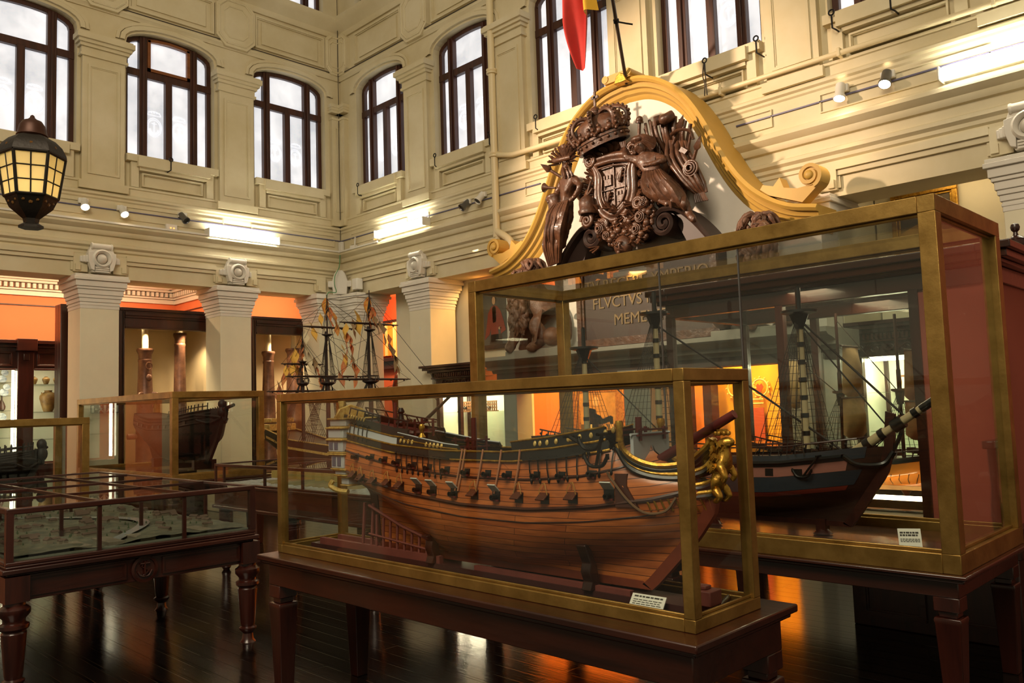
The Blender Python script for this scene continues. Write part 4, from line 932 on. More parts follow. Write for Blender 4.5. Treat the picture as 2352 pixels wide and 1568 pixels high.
mb = MB(); q = q + V((0, 0, .16)); mb.box(q.x - .012, q.y - .014, q.z, q.x + .012, q.y + .014, q.z + .2); mb.box(q.x - .012, q.y - .055, q.z + .11, q.x + .012, q.y + .055, q.z + .14); mb.build('cross', cw, cr)

def figure(name, J, Rd, E, faces):
    """carved person: one continuous body from named joints"""
    names = list(J); idx = {k: i for i, k in enumerate(names)}
    return skinned(name, [J[k] for k in names], [(idx[a], idx[b]) for a, b in E], [Rd[k] * (.72 if k[:3] in ('pel', 'hip', 'knR', 'knL', 'anR', 'anL') else .9) for k in names], cw, A, 2, .03)
def face(mb, c, fwd, up, r):
    """nose, brows, eyes, mouth and ears of a carved head"""
    f, u = V(fwd).normalized(), V(up).normalized(); s = f.cross(u); c = V(c)
    mb.tube([c + f * r * .95 + u * r * .2, c + f * r * 1.2 - u * r * .15, c + f * r * .9 - u * r * .22], [r * .08, r * .16, r * .08], 6)
    for k in (-1, 1):
        mb.ball(c + f * r * .88 + s * r * .36 * k + u * r * .12, r * .14, 7, 5); mb.tube([c + f * r * .95 + s * r * .12 * k + u * r * .32, c + f * r * .82 + s * r * .6 * k + u * r * .3], r * .09, 5)
        mb.ball(c + s * r * .98 * k, (r * .15, r * .15, r * .25), 7, 5)
    mb.tube([c + f * r * .9 + s * r * .25 - u * r * .48, c + f * r * 1.0 - u * r * .46, c + f * r * .9 - s * r * .25 - u * r * .48], r * .08, 5)
    mb.ball(c + f * r * .75 - u * r * .78, r * .25, 7, 5)
# reclining figure on the right, holding up the crown
J = {'pelvis': Pq(5.4, 4.2, 8.05), 'waist': Pq(5.5, 4.33, 8.02), 'chest': Pq(5.56, 4.47, 8.0), 'neck': Pq(5.6, 4.56, 8.0), 'head': Pq(5.64, 4.64, 7.98), 'crown': Pq(5.66, 4.7, 7.98),
     'shR': Pq(5.7, 4.5, 8.0), 'elR': Pq(5.83, 4.55, 7.95), 'haR': Pq(5.88, 4.7, 8.0), 'shL': Pq(5.42, 4.48, 8.03), 'elL': Pq(5.24, 4.37, 7.9), 'wrL': Pq(5.4, 4.34, 7.82), 'haL': Pq(5.48, 4.34, 7.8),
     'hipR': Pq(5.5, 4.15, 8.0), 'knR': Pq(5.5, 4.06, 7.84), 'anR': Pq(5.26, 3.88, 7.82), 'toR': Pq(5.13, 3.81, 7.76), 'hipL': Pq(5.3, 4.14, 8.05), 'knL': Pq(5.1, 3.97, 7.95), 'anL': Pq(4.96, 3.68, 7.92), 'toL': Pq(4.85, 3.58, 7.86)}
Rd = {'pelvis': .125, 'waist': .105, 'chest': .125, 'neck': .045, 'head': .1, 'crown': .085, 'shR': .06, 'elR': .045, 'haR': .035, 'shL': .06, 'elL': .048, 'wrL': .035, 'haL': .035, 'hipR': .1, 'knR': .075, 'anR': .05, 'toR': .035, 'hipL': .11, 'knL': .085, 'anL': .065, 'toL': .04}
E_ = [('pelvis', 'waist'), ('waist', 'chest'), ('chest', 'neck'), ('neck', 'head'), ('head', 'crown'), ('chest', 'shR'), ('shR', 'elR'), ('elR', 'haR'), ('chest', 'shL'), ('shL', 'elL'), ('elL', 'wrL'), ('wrL', 'haL'), ('pelvis', 'hipR'), ('hipR', 'knR'), ('knR', 'anR'), ('anR', 'toR'), ('pelvis', 'hipL'), ('hipL', 'knL'), ('knL', 'anL'), ('anL', 'toL')]
fg = figure('carved_figure', J, Rd, E_, None); fg['label'] = 'reclining carved figure on the right'
mb = MB(); face(mb, (7.96, 5.645, 4.645), (-.5, .75, -.35), (-.1, .2, 1), .075); mb.build('face', cw, fg)
mb = MB()
for k in range(22):
    a = k * 2.4; mb.tube(smooth_path([Pq(5.62 - .02 * cos(a), 4.7 + .03 * sin(a), 7.95 + .03 * cos(a)), Pq(5.6 - .06 * cos(a), 4.72 + .05 * sin(a), 7.96), Pq(5.55 - .1 * abs(cos(a)), 4.66 + .08 * sin(a), 8.05)], 3), .02, 5)
mb.ball(Pq(5.66, 4.735, 7.98), (.08, .1, .05), 10, 6); mb.build('hair', cw, fg)
mb = MB()                                              # skirt folds over hips and legs
for k in range(15):
    t = k / 14; mb.tube(smooth_path([Pq(5.55 - .22 * t, 4.3 - .03 * t, 7.92), Pq(5.5 - .3 * t, 4.13 + .02 * sin(k * 2.1), 7.83 + .03 * (k % 2)), Pq(5.4 - .36 * t, 3.99 - .06 * t + .02 * sin(k * 1.7), 7.79 + .05 * (k % 3)), Pq(5.3 - .32 * t, 3.91 - .12 * t, 7.83 + .04 * (k % 2)), Pq(5.26 - .26 * t, 3.88 - .14 * t, 7.9)], 5), [.022, .04, .048, .042, .022], 6, flat=1.3)
mb.build('draped_skirt', cw, fg)
mb = MB()
for k in range(5): mb.tube([Pq(5.13 - .005 * k, 3.82 - .016 * k + .02, 7.76), Pq(5.08, 3.8 - .016 * k + .02, 7.75)], .01, 5); mb.tube([Pq(5.88 + (k - 2) * .014, 4.7, 7.99), Pq(5.89 + (k - 2) * .02, 4.77, 7.98)], .009, 5)
mb.build('fingers_and_toes', cw, fg)
# seated figure on the left with a feathered head-dress
J = {'pelvis': Pq(6.9, 4.1, 8.08), 'waist': Pq(6.87, 4.28, 8.05), 'chest': Pq(6.82, 4.46, 8.03), 'neck': Pq(6.82, 4.6, 8.02), 'head': Pq(6.81, 4.7, 8.0), 'top': Pq(6.81, 4.76, 8.0), 'shR': Pq(6.68, 4.49, 8.0), 'elR': Pq(6.54, 4.35, 7.95), 'wrR': Pq(6.64, 4.22, 7.92), 'haR': Pq(6.72, 4.2, 7.92),
     'shL': Pq(6.94, 4.5, 8.05), 'elL': Pq(7.02, 4.4, 8.05), 'haL': Pq(7.06, 4.3, 8.05), 'hipR': Pq(6.84, 4.0, 8.02), 'knR': Pq(6.82, 3.84, 7.92), 'anR': Pq(6.95, 3.62, 8.0), 'hipL': Pq(6.98, 3.99, 8.05), 'knL': Pq(7.0, 3.8, 7.98), 'anL': Pq(7.05, 3.56, 8.05), 'toL': Pq(7.06, 3.46, 8.02)}
Rd = {'pelvis': .13, 'waist': .1, 'chest': .125, 'neck': .05, 'head': .085, 'top': .07, 'shR': .065, 'elR': .055, 'wrR': .04, 'haR': .04, 'shL': .06, 'elL': .05, 'haL': .04, 'hipR': .11, 'knR': .1, 'anR': .07, 'hipL': .11, 'knL': .1, 'anL': .07, 'toL': .045}
E_ = [('pelvis', 'waist'), ('waist', 'chest'), ('chest', 'neck'), ('neck', 'head'), ('head', 'top'), ('chest', 'shR'), ('shR', 'elR'), ('elR', 'wrR'), ('wrR', 'haR'), ('chest', 'shL'), ('shL', 'elL'), ('elL', 'haL'), ('pelvis', 'hipR'), ('hipR', 'knR'), ('knR', 'anR'), ('pelvis', 'hipL'), ('hipL', 'knL'), ('knL', 'anL'), ('anL', 'toL')]
fg = figure('carved_figure', J, Rd, E_, None); fg['label'] = 'seated carved figure with feathered head-dress on the left'
mb = MB(); face(mb, (7.97, 6.80, 4.705), (-.6, -.7, -.3), (0, -.1, 1), .08); mb.build('face', cw, fg)
mb = MB()
for k in range(11):
    a = R(20 + k * 15); leaf(mb, 6.82 + .08 * cos(a), 4.72 + .05 * sin(a), a, .2 if k % 2 else .16, .03, 7.98, .04)
mb.tube([Pq(7.03, 4.82, 8.0), Pq(6.94, 4.77, 7.92), Pq(6.82, 4.75, 7.9), Pq(6.69, 4.76, 7.94)], .035, 8)
mb.tube(smooth_path([Pq(6.78, 4.9, 8), Pq(6.66, 4.97, 7.98), Pq(6.56, 4.9, 8.0)]), [.03] + [.07] * 11 + [.04], 8, flat=.4); mb.build('feather_headdress', cw, fg)
mb = MB()
for k in range(15):
    t = k / 14; mb.tube(smooth_path([Pq(6.76 + .22 * t, 4.2, 7.94), Pq(6.74 + .27 * t, 4.03 + .02 * sin(k * 2.3), 7.85 + .04 * (k % 2)), Pq(6.77 + .27 * t, 3.84 - .03 * t, 7.8 + .05 * (k % 3)), Pq(6.85 + .25 * t, 3.66 + .02 * sin(k * 1.9), 7.86 + .04 * (k % 2)), Pq(6.96 + .16 * t, 3.44 - .03 * t, 7.95)], 5), [.02, .038, .046, .042, .024], 6, flat=1.3)
mb.build('draped_skirt', cw, fg)
mb = MB()
for k in range(14): a = k * .9; mb.tube(smooth_path([Pq(6.8 + .05 * cos(a), 4.66, 7.96), Pq(6.76 + .07 * cos(a), 4.58, 7.93), Pq(6.74 + .08 * cos(a), 4.52 + .02 * sin(a), 7.94)], 3), .016, 5)
mb.build('beard_and_hair', cw, fg)
# trophies
mb = MB()
for (a, c, w) in ((Pq(5.52, 4.5, 8.2), Pq(5.6, 5.0, 8.15), .06), (Pq(5.4, 4.5, 8.22), Pq(5.45, 4.99, 8.15), .09), (Pq(5.3, 4.5, 8.22), Pq(5.28, 4.97, 8.15), .1), (Pq(5.22, 4.5, 8.25), Pq(5.16, 4.9, 8.2), .08)):
    a, c = V(a), V(c)
    for k in range(5): mb.tube(smooth_path([a + V((.02 * k, (k - 2) * w * .2, 0)), a.lerp(c, .5) + V((-.06 * (k % 2), (k - 2) * w * .5, 0)), c + V((-.03 * (k % 2), (k - 2) * w * .62, -.04 * abs(k - 2)))], 4), [w * .3] * 9, 7)
mb.tube(smooth_path([Pq(5.2, 4.93, 8.05), Pq(5.27, 4.88, 7.98), Pq(5.35, 4.92, 8.05), Pq(5.42, 4.9, 8.0)]), .06, 8); mb.build('furled_banner', cw, A)
def pole_arm(a, c, r, tip, nm):
    mb = MB(); a, c = V(a), V(c); d = (c - a).normalized(); mb.tube([a, c], r, 8); m = d.to_track_quat('Z', 'Y').to_matrix()
    if tip == 'spear': mb.lathe([(.02, -.04), (.05, 0), (.03, .07), (.002, .14)], c, 4, m)
    else: mb.ball(c, .045, 10, 8); mb.lathe([(.05, -.04), (.05, -.02)], c, 10, m)
    mb.build(nm, cw, A)
pole_arm(Pq(5.3, 4.5, 8.1), Pq(5.1, 4.76, 8.02), .02, 'spear', 'spear'); pole_arm(Pq(5.05, 4.2, 8.1), Pq(4.88, 4.46, 8.02), .02, 'spear', 'spear'); pole_arm(Pq(5.75, 4.6, 8.1), Pq(5.67, 5.0, 8.05), .022, 'ball', 'staff'); pole_arm(Pq(7.0, 4.6, 8.1), Pq(7.14, 4.72, 8.02), .022, 'spear', 'spear')
mb = MB(); mb.tube(smooth_path([Pq(5.2, 4.68, 8.0), Pq(5.08, 4.7, 7.98), Pq(4.95, 4.66, 8.0), Pq(4.92, 4.56, 8.02)]), .03, 8, flat=.6); mb.tube([Pq(4.94, 4.62, 8), Pq(5.02, 4.46, 8.05)], .018, 7); mb.prism([(5.06, 4.5), (4.98, 4.44), (5.03, 4.4), (5.1, 4.46)], lambda a, e, k: (k, a, e), 7.98, 8.04); mb.build('war_axe', cw, A)
mb = MB(); 
for k in range(8): mb.tube(smooth_path([Pq(5.32 - .034 * k, 4.66 - .01 * k, 8.1), Pq(5.27 - .036 * k, 4.42 + .02 * sin(k * 2), 8.0 + .06 * (k % 2)), Pq(5.14 - .034 * k, 4.2 + .02 * cos(k * 2), 7.98 + .07 * (k % 2)), Pq(5.02 - .026 * k, 4.04, 8.0 + .05 * (k % 2)), Pq(4.94 - .018 * k, 3.93, 8.06)], 5), [.024, .03, .026, .03, .02], 6)
for k in range(7): mb.tube([Pq(4.9 - .02 * (k - 3), 3.93, 8.04), Pq(4.87 - .026 * (k - 3), 3.83, 8.04)], .012, 5)
mb.build('fringed_drape', cw, A)
mb = MB(); mb.lathe([(.1, 0), (.11, .02), (.1, .04), (.09, .1), (.1, .16), (.11, .18), (.1, .2)], Pq(7.06, 4.16, 8.05), 16, M.Rotation(R(-15), 3, 'X')); mb.ball(Pq(7.13, 4.27, 7.98), .025, 8, 6); mb.build('drum', cw, A)
mb = MB(); mb.lathe([(.012, 0), (.02, .12), (.06, .18), (.064, .185)], Pq(7.02, 4.44, 8.0), 14, V((-.1, .95, .2)).to_track_quat('Z', 'Y').to_matrix()); mb.build('trumpet', cw, A)
mb = MB(); mb.lathe([(.11, -.1), (.12, -.06), (.1, -.04), (.105, .03), (.085, .1), (.04, .14), (.025, .17), (.02, .2), (.002, .22)], Pq(6.48, 4.08, 7.98), 18); mb.tube(smooth_path([Pq(6.4, 4.3, 8), Pq(6.46, 4.22, 7.96), Pq(6.42, 4.4, 8.0)]), .015, 6); mb.build('helmet', cw, A)
mb = MB(); mb.tube([V(Pq(6.49 + (.1 - .004 * k) * cos(k * .6), 3.9 + (.1 - .004 * k) * sin(k * .6), 7.98)) for k in range(24)], .028, 6); mb.build('shell_scroll', cw, A)
# garlands of fruit and flowers below the shield
random.seed(11); mb = MB()
for y, z in ((6.33, 3.82), (6.26, 3.74), (6.2, 3.68), (6.1, 3.64), (6.02, 3.7), (5.92, 3.66), (5.82, 3.66), (5.76, 3.72), (5.69, 3.8), (5.62, 3.86), (5.56, 3.84), (5.6, 3.72), (5.68, 3.6), (5.8, 3.58), (5.95, 3.58), (6.15, 3.6), (6.05, 3.8), (5.85, 3.78), (5.66, 3.94), (5.58, 3.96)):
    mb.ball(Pq(y, z, 8.0), .045, 10, 7)
    for k in range(6): a = k * pi / 3 + random.random(); mb.ball(Pq(y + .055 * cos(a), z + .055 * sin(a), 8.03), .032, 8, 5)
mb.build('fruit_garland', cw, A)
mb = MB()
for (y, z, r) in ((4.95, 4.22, .09), (6.3, 3.76, .06), (5.68, 3.8, .065), (5.74, 3.66, .06), (5.62, 3.98, .05), (6.2, 3.66, .05)):
    for q in range(3):
        mb.tube([V(Pq(y + r * (1 - .28 * q) * cos(t * pi / 8), z + r * (1 - .28 * q) * sin(t * pi / 8), 7.97 - .015 * q)) for t in range(17)], r * .16, 6)
mb.build('rosette', cw, A)
mb = MB()
for k in range(30): y = lerp(6.4, 5.55, random.random()); z = 3.55 + .45 * random.random(); leaf(mb, y, z, random.random() * 6.28, .11, .028, 8.05)
mb.build('garland_leaves', cw, A)
mb = MB(); mb.ball(Pq(5.97, 3.5, 8.02), (.1, .13, .13), 16, 12); face(mb, (8.0, 5.97, 3.5), (-1, 0, -.05), (0, 0, 1), .11)
for k in range(12): a = R(k * 18 - 10); mb.tube([Pq(5.97 + .12 * cos(a), 3.53 + .1 * sin(a), 8.0), Pq(5.97 + .18 * cos(a + .3), 3.53 + .15 * sin(a + .3), 8.03)], [.03, .012], 6)
mb.build('lion_mask', cw, A)

# ------------------------------------------------------------------ two seated lions on the ledge
def lion(s, yc, label):
    """s=+1 looks left, -1 looks right; carved wood, sitting with a paw on a ball"""
    o = thing('lion_statue', label, 'statue', (8.2, yc, 2.3), 'carved lions either side of the tablet'); P = lambda y, z, x=8.2: (x, yc + s * y, z)
    J = [P(-.22, 2.6, 8.28), P(-.12, 2.86, 8.27), P(.04, 3.1, 8.25), P(.1, 3.28, 8.2), P(.12, 3.44, 8.15), P(.2, 3.39, 8.03), P(.24, 3.36, 7.97), P(.18, 2.95, 8.2), P(.26, 2.82, 8.1), P(.33, 2.56, 8.1), P(.4, 2.4, 8.07), P(.47, 2.37, 8.05),
         P(.24, 2.82, 8.32), P(.32, 2.56, 8.33), P(.38, 2.4, 8.31), P(.44, 2.37, 8.3), P(-.06, 2.66, 8.08), P(-.24, 2.48, 8.1), P(-.02, 2.38, 8.06), P(.06, 2.37, 8.05)]
    E = [(0, 1), (1, 2), (2, 3), (3, 4), (4, 5), (5, 6), (2, 7), (7, 8), (8, 9), (9, 10), (10, 11), (7, 12), (12, 13), (13, 14), (14, 15), (0, 16), (16, 17), (17, 18), (18, 19)]
    skinned('body', J, E, [.23, .2, .2, .16, .13, .08, .065, .17, .11, .085, .075, .06, .11, .085, .075, .06, .15, .085, .07, .055], K['lion'], o, 2, .035)
    c = V(P(.1, 3.42, 8.14)); mb = MB(); random.seed(5)
    for k in range(64):
        a, h = random.random() * 2 * pi, random.random(); rr = .12 + .1 * h
        p = c + V((.02 + rr * .8 * abs(sin(a)) - .06, -s * (.02 + rr * .75 * abs(cos(a)) * (1 if h > .3 else -.7)), .16 - .45 * h + .05 * sin(a * 3)))
        mb.tube(smooth_path([p, p + V((-.02, -s * .05, -.05)), p + V((.01, -s * .04, -.12)), p + V((.03, -s * .08, -.17))], 3), [.032] * 5 + [.026, .022, .018, .012, .008], 6)
    for k in range(60):
        a = random.random() * 2 * pi; L = .12 + .1 * random.random(); q = V((cos(a), sin(a) , 0)); t = V((-sin(a), cos(a), 0)) * random.choice((-1, 1))
        if q.dot(V((-.8, s * .5, 0))) > .55: L *= .35
        st = c + q * .05 * random.random() + V((.05, -s * .03, .13 + .02 * random.random()))
        mb.tube(smooth_path([st, st + q * L * .4 + t * .03 + V((0, 0, .025)), st + q * L * .75 - t * .03 + V((0, 0, -.03)), st + q * L + t * .02 + V((0, 0, -.13))], 3), [.026, .03, .026, .01], 6)
    for k in range(110):
        a = random.uniform(-1.2, 1.2); h = random.random(); p = V(P(.02 + .3 * random.random() + .05 * h, 3.36 - .62 * h, 8.03 - .06 * random.random() + .06 * h))
        mb.tube(smooth_path([p, p + V((-.02, .03 * sin(a * 3), -.06)), p + V((.0, -.03 * sin(a * 3), -.12)), p + V((-.01, .02, -.19))], 3), [.035, .035, .03, .01], 6)
    mb.build('mane', K['lion'], o)
    mb = MB(); face(mb, P(.14, 3.42, 8.06), (-.75, s * .6, -.1), (0, 0, 1), .11); mb.ball(P(.19, 3.36, 7.97), (.05, .05, .04), 10, 6); mb.build('face', K['lion'], o)
    MB().tube(smooth_path([P(-.34, 2.45, 8.36), P(-.46, 2.5, 8.34), P(-.47, 2.75, 8.32), P(-.38, 2.88, 8.3)]), [.03] * 18 + [.05], 8).build('tail', K['lion'], o)
    MB().ball(P(-.36, 2.5, 8.1), .13, 18, 12).build('globe', K['lion'], o)
    MB().box(8.08, yc - .48, 2.29, 8.48, yc + .52, 2.36).build('plinth', K['stone'], o, bevel=.01)
lion(1, 7.62, 'carved wooden lion on the ledge at the left end below the pediment')
lion(-1, 4.35, 'carved wooden lion on the ledge at the right end below the pediment')
# ------------------------------------------------------------------ brass cases and tables
K['baseboard'] = mat('dark_case_floor', (34, 30, 32), .2, coat=.4)
K['basewood'] = wood('reddish_case_floor', (84, 44, 28), (62, 30, 19), .25, 4, 'y')
def brass_case(label, x0, x1, y0, y1, z0, z1, w, floor, mull=(), inner=.012, low=None):
    o = thing('display_case', label, 'display case', ((x0 + x1) / 2, (y0 + y1) / 2, z0)); h = low or w; g = .004
    for x in (x0, x1 - w):
        for y in (y0, y1 - w):
            p = MB(); p.box(x, y, z0 + h, x + w, y + w, z1 - w); p.build('corner_post', K['brass'], o, bevel=.003)
    for nm, a, e in (('bottom_frame', z0, z0 + h), ('top_frame', z1 - w, z1)):
        mb = MB(); mb.box(x0, y0, a, x1, y0 + w, e); mb.box(x0, y1 - w, a, x1, y1, e); mb.box(x0, y0 + w, a, x0 + w, y1 - w, e); mb.box(x1 - w, y0 + w, a, x1, y1 - w, e)
        q = inner; zz = e if nm[0] == 'b' else a - q        # slim inner lip
        mb.box(x0 + w * .35, y0 + w * .35, zz, x1 - w * .35, y0 + w * .6, zz + q); mb.box(x0 + w * .35, y1 - w * .6, zz, x1 - w * .35, y1 - w * .35, zz + q)
        mb.box(x0 + w * .35, y0 + w * .6, zz, x0 + w * .6, y1 - w * .6, zz + q); mb.box(x1 - w * .6, y0 + w * .6, zz, x1 - w * .35, y1 - w * .6, zz + q)
        mb.build(nm, K['brass'], o, bevel=.003)
    for f, s in ((x0 + w * .45, 0), (x1 - w * .45, 0)): MB().box(f - g / 2, y0 + w * .8, z0 + h * .9, f + g / 2, y1 - w * .8, z1 - w * .9).build('side_glass', K['glass'], o)
    for f in (y0 + w * .45, y1 - w * .45): MB().box(x0 + w * .8, f - g / 2, z0 + h * .9, x1 - w * .8, f + g / 2, z1 - w * .9).build('end_glass', K['glass'], o)
    MB().box(x0 + w * .8, y0 + w * .8, z1 - w * .3, x1 - w * .8, y1 - w * .8, z1 - w * .3 + g).build('top_glass', K['glass'], o)
    MB().box(x0 + w * .5, y0 + w * .5, z0 + .004, x1 - w * .5, y1 - w * .5, z0 + h * .45).build('case_floor', floor, o)
    for y in mull:                                         # butted panes: a thin bright glass joint
        MB().box(x0 + w * .45 - .006, y - .004, z0 + h, x0 + w * .45 + .006, y + .004, z1 - w).build('glass_joint', K['steel'], o)
    return o
def leg_square(mb, x, y, zt, a, b):
    mb.box(x - a * .5, y - a * .5, zt - .07, x + a * .5, y + a * .5, zt); mb.box(x - a * .36, y - a * .36, zt - .1, x + a * .36, y + a * .36, zt - .07)
    P = [(zt - .1, a * .5), (zt - .115, a * .53), (zt - .13, a * .5), (.0, b * .5)]
    vs = [(x + sx * r, y + sy * r, z) for z, r in P for sx, sy in ((-1, -1), (1, -1), (1, 1), (-1, 1))]
    mb.add(vs, [(i * 4 + j, i * 4 + (j + 1) % 4, i * 4 + 4 + (j + 1) % 4, i * 4 + 4 + j) for i in range(3) for j in range(4)] + [(0, 3, 2, 1), (12, 13, 14, 15)])
def table(label, x0, x1, y0, y1, zt, ap, leg=.12, foot=.08, ov=.05, mids=(), top=.03):
    o = thing('table', label, 'table', ((x0 + x1) / 2, (y0 + y1) / 2, 0))
    mb = MB(); mb.box(x0, y0, zt - top, x1, y1, zt); mb.box(x0 + .02, y0 + .02, zt - top - .02, x1 - .02, y1 - .02, zt - top); mb.build('table_top', K['mahogy'], o, bevel=.006)
    mb = MB(); mb.box(x0 + ov, y0 + ov, ap, x1 - ov, y1 - ov, zt - top - .02); mb.build('apron', K['mahogy'], o, bevel=.004)
    for x in (x0 + ov + leg / 2, x1 - ov - leg / 2):
        for y in (y0 + ov + leg / 2, y1 - ov - leg / 2) + tuple(mids): mb = MB(); leg_square(mb, x, y, ap, leg, foot); mb.build('leg', K['mahogz'], o, bevel=.004)
    return o

# ------------------------------------------------------------------ ship builder
class Ship:
    """hull along -y (bow towards the camera) or along +x when turn is given"""
    def __init__(s, xc, ys, yb, beam, zk, sheer, stem, stern, tumble=.14, full=.55, bowf=.7):
        s.xc, s.ys, s.yb, s.B, s.zk, s.sheer, s.stem, s.sternp, s.tum, s.full, s.bowf, s.turn = xc, ys, yb, beam / 2, zk, sheer, stem, stern, tumble, full, bowf, None
    def zr(s, u): return interp(s.sheer, u)
    def along(s, u, z):
        a, b = interp(s.sternp, z), interp(s.stem, z); return lerp(a, b, u)
    def hb(s, u, z):
        zr = s.zr(u); t = (z - s.zk) / (zr - s.zk)
        B = s.B
        if u > s.bowf: B *= max(0, 1 - ((u - s.bowf) / (1 - s.bowf)) ** 2.3) ** .75
        if u < .3: B *= lerp(.74, 1, sin(u / .3 * pi / 2))
        run = max(0, (.34 - u) / .34); ent = max(0, (u - .62) / .38)
        t0 = .02 + .5 * run ** 1.3 + .2 * ent ** 1.5; tm = .52 + .2 * run; p = s.full + 1.0 * run + .8 * ent
        q = max(0, min(1, (t - t0) / (tm - t0))); f = sin(q * pi / 2) ** p
        if t > tm: f -= s.tum * ((t - tm) / (1 - tm)) ** 2 * (1 - .8 * ent)
        return max(.006, B * f)
    def W(s, a, b, z):
        """along (world y), sideways, up -> world"""
        if s.turn: return V((s.turn[0] + (s.ys - a) * s.turn[2], s.turn[1] + b, z))
        return V((s.xc + b, a, z))
    def P(s, u, z, off=0, side=-1): return s.W(s.along(u, z), side * (s.hb(u, z) + off), z)
    def Q(s, a, z, off=0, side=-1): return s.P(s.u_at(a, z), z, off, side)
    def hull(s, root, m, n=60, k=26, name='hull', uvs=(1, 1)):
        mb = MB(); L = abs(s.ys - s.yb)
        for sd in (-1, 1):
            mb.grid(lambda u, w: s.P(u, lerp(s.zk, s.zr(u), w), 0, sd), n, k, uv=lambda u, w: (u * L * uvs[0], w * .62 * uvs[1]))
        o = len(mb.v); R_ = [lerp(s.zk, s.zr(0), w / k) for w in range(k + 1)]
        for z in R_: mb.v += [tuple(s.P(0, z, 0, -1)), tuple(s.P(0, z, 0, 1))]
        mb.f += [(o + 2 * i, o + 2 * i + 1, o + 2 * i + 3, o + 2 * i + 2) for i in range(k)]
        return mb.build(name, m, root, smooth=60)
    def deck(s, root, m, dz=-.02, u0=0.01, u1=.97, name='deck'):
        mb = MB(); mb.grid(lambda u, w: (lambda uu: s.P(uu, s.zr(uu) + dz, -.004) .lerp(s.P(uu, s.zr(uu) + dz, -.004, 1), w))(lerp(u0, u1, u)), 30, 6); return mb.build(name, m, root)
    def band(s, root, m, u0, u1, lo, hi, off=.004, name='band', n=40, both=True):
        """strip of planking standing proud of the hull; lo, hi give height along the ship"""
        mb = MB()
        for sd in ((-1, 1) if both else (-1,)):
            path = [lerp(u0, u1, i / n) for i in range(n + 1)]; vs = []
            for u in path:
                a, e = lo(u), hi(u); vs += [s.P(u, a, -.006, sd), s.P(u, a, off, sd), s.P(u, (a + e) / 2, off, sd), s.P(u, e, off, sd), s.P(u, e, -.006, sd)]
            mb.add(vs, [(i * 5 + j, i * 5 + j + 1, i * 5 + 6 + j, i * 5 + 5 + j) for i in range(n) for j in range(4)] + [(0, 1, 2, 3, 4), tuple(n * 5 + j for j in (4, 3, 2, 1, 0))])
        return mb.build(name, m, root)
    def bead(s, root, m, u0, u1, zf, r, off=.004, name='moulding', n=44, both=True):
        mb = MB()
        for sd in ((-1, 1) if both else (-1,)): mb.tube([s.P(lerp(u0, u1, i / n), zf(lerp(u0, u1, i / n)), off, sd) for i in range(n + 1)], r, 6)
        return mb.build(name, m, root)
    def frame(s, u, z, side=-1):
        p = s.P(u, z, 0, side); e = .01
        A = (s.P(u + e, z, 0, side) - s.P(u - e, z, 0, side)).normalized(); U = (s.P(u, z + e, 0, side) - s.P(u, z - e, 0, side)).normalized()
        N = A.cross(U).normalized(); c = s.W(s.along(u, z), 0, z)
        if N.dot(p - c) < 0: N = -N
        U = N.cross(A) if N.cross(A).z > 0 else -N.cross(A)
        return p, A, U, N
    def u_at(s, a, z): st, en = interp(s.sternp, z), interp(s.stem, z); return (a - st) / (en - st)
    def stempiece(s, root, m, w=.014, ext=.03, name='stem_and_keel', keel=.03, ztop=None):
        mb = MB(); zs = [lerp(s.zk, ztop or s.stem[-1][0], i / 16) for i in range(17)]
        I = [(interp(s.stem, z) + .01, z) for z in zs]; O = [(interp(s.stem, z) - ext, z - keel * .6) for z in zs]
        ring = [(interp(s.sternp, s.zk), s.zk + .01)] + I[::1] + O[::-1] + [(interp(s.sternp, s.zk), s.zk - keel)]
        # quads keep the concave outline clean
        n = len(I)
        for (a, b, c, d) in [(I[i], I[i + 1], O[i + 1], O[i]) for i in range(n - 1)] + [((interp(s.sternp, s.zk), s.zk + .012), (I[0][0], I[0][1] + .012), O[0], (interp(s.sternp, s.zk), s.zk - keel))]:
            q = [s.W(p[0], sg * w, p[1]) for sg in (-1, 1) for p in (a, b, c, d)]
            mb.add(q, [(0, 1, 2, 3), (4, 7, 6, 5), (0, 4, 5, 1), (1, 5, 6, 2), (2, 6, 7, 3), (3, 7, 4, 0)])
        return mb.build(name, m, root)
    def mast(s, root, a, z0, z1, r, m, bands=None, name='mast', rake=0):
        mb = MB(); mb.tube([s.W(a, 0, z0), s.W(a + rake, 0, z1)], [r, r * .8], 12); o = mb.build(name, m, root)
        if bands:
            mb = MB(); n = int((z1 - z0) / .11)
            for k in range(n): z = z0 + .05 + k * .11; mb.tube([s.W(a, 0, z), s.W(a, 0, z + .028)], r * 1.06, 12)
            mb.build('mast_hoops', bands, o)
        return o
    def top(s, root, a, z, L, m, name='fighting_top'):
        mb = MB(); c = s.W(a, 0, z); mb.lathe([(L * .5, -.012), (L, .0), (L, .016), (L * .9, .012), (.01, .012)], c, 20); mb.tube([c + V((0, 0, -.1)), c], [.025, L * .6], 8); mb.tube([c, c + V((0, 0, .16))], .017, 8); return mb.build(name, m, root)
    def shrouds(s, root, a, ztop, spread, n, zlow, off=.02, r=.0022, m=None, rat=.045, name='shrouds', top=.05):
        mb = MB()
        for sd in (-1, 1):
            ends = []
            for i in range(n):
                aa = a + spread * (i / (n - 1) - .3); u = s.u_at(aa, zlow); p = s.P(u, zlow, off, sd); q = s.W(a, sd * top * (.35 + .1 * i / n), ztop); mb.tube([p, q], r, 4); ends.append((p, q))
            z = zlow + rat
            while z < ztop - .1:
                f = (z - zlow) / (ztop - zlow); mb.tube([p.lerp(q, f) for p, q in (ends[0], ends[-1])], r * .7, 3); z += rat
        return mb.build(name, m or K['rope'], root)

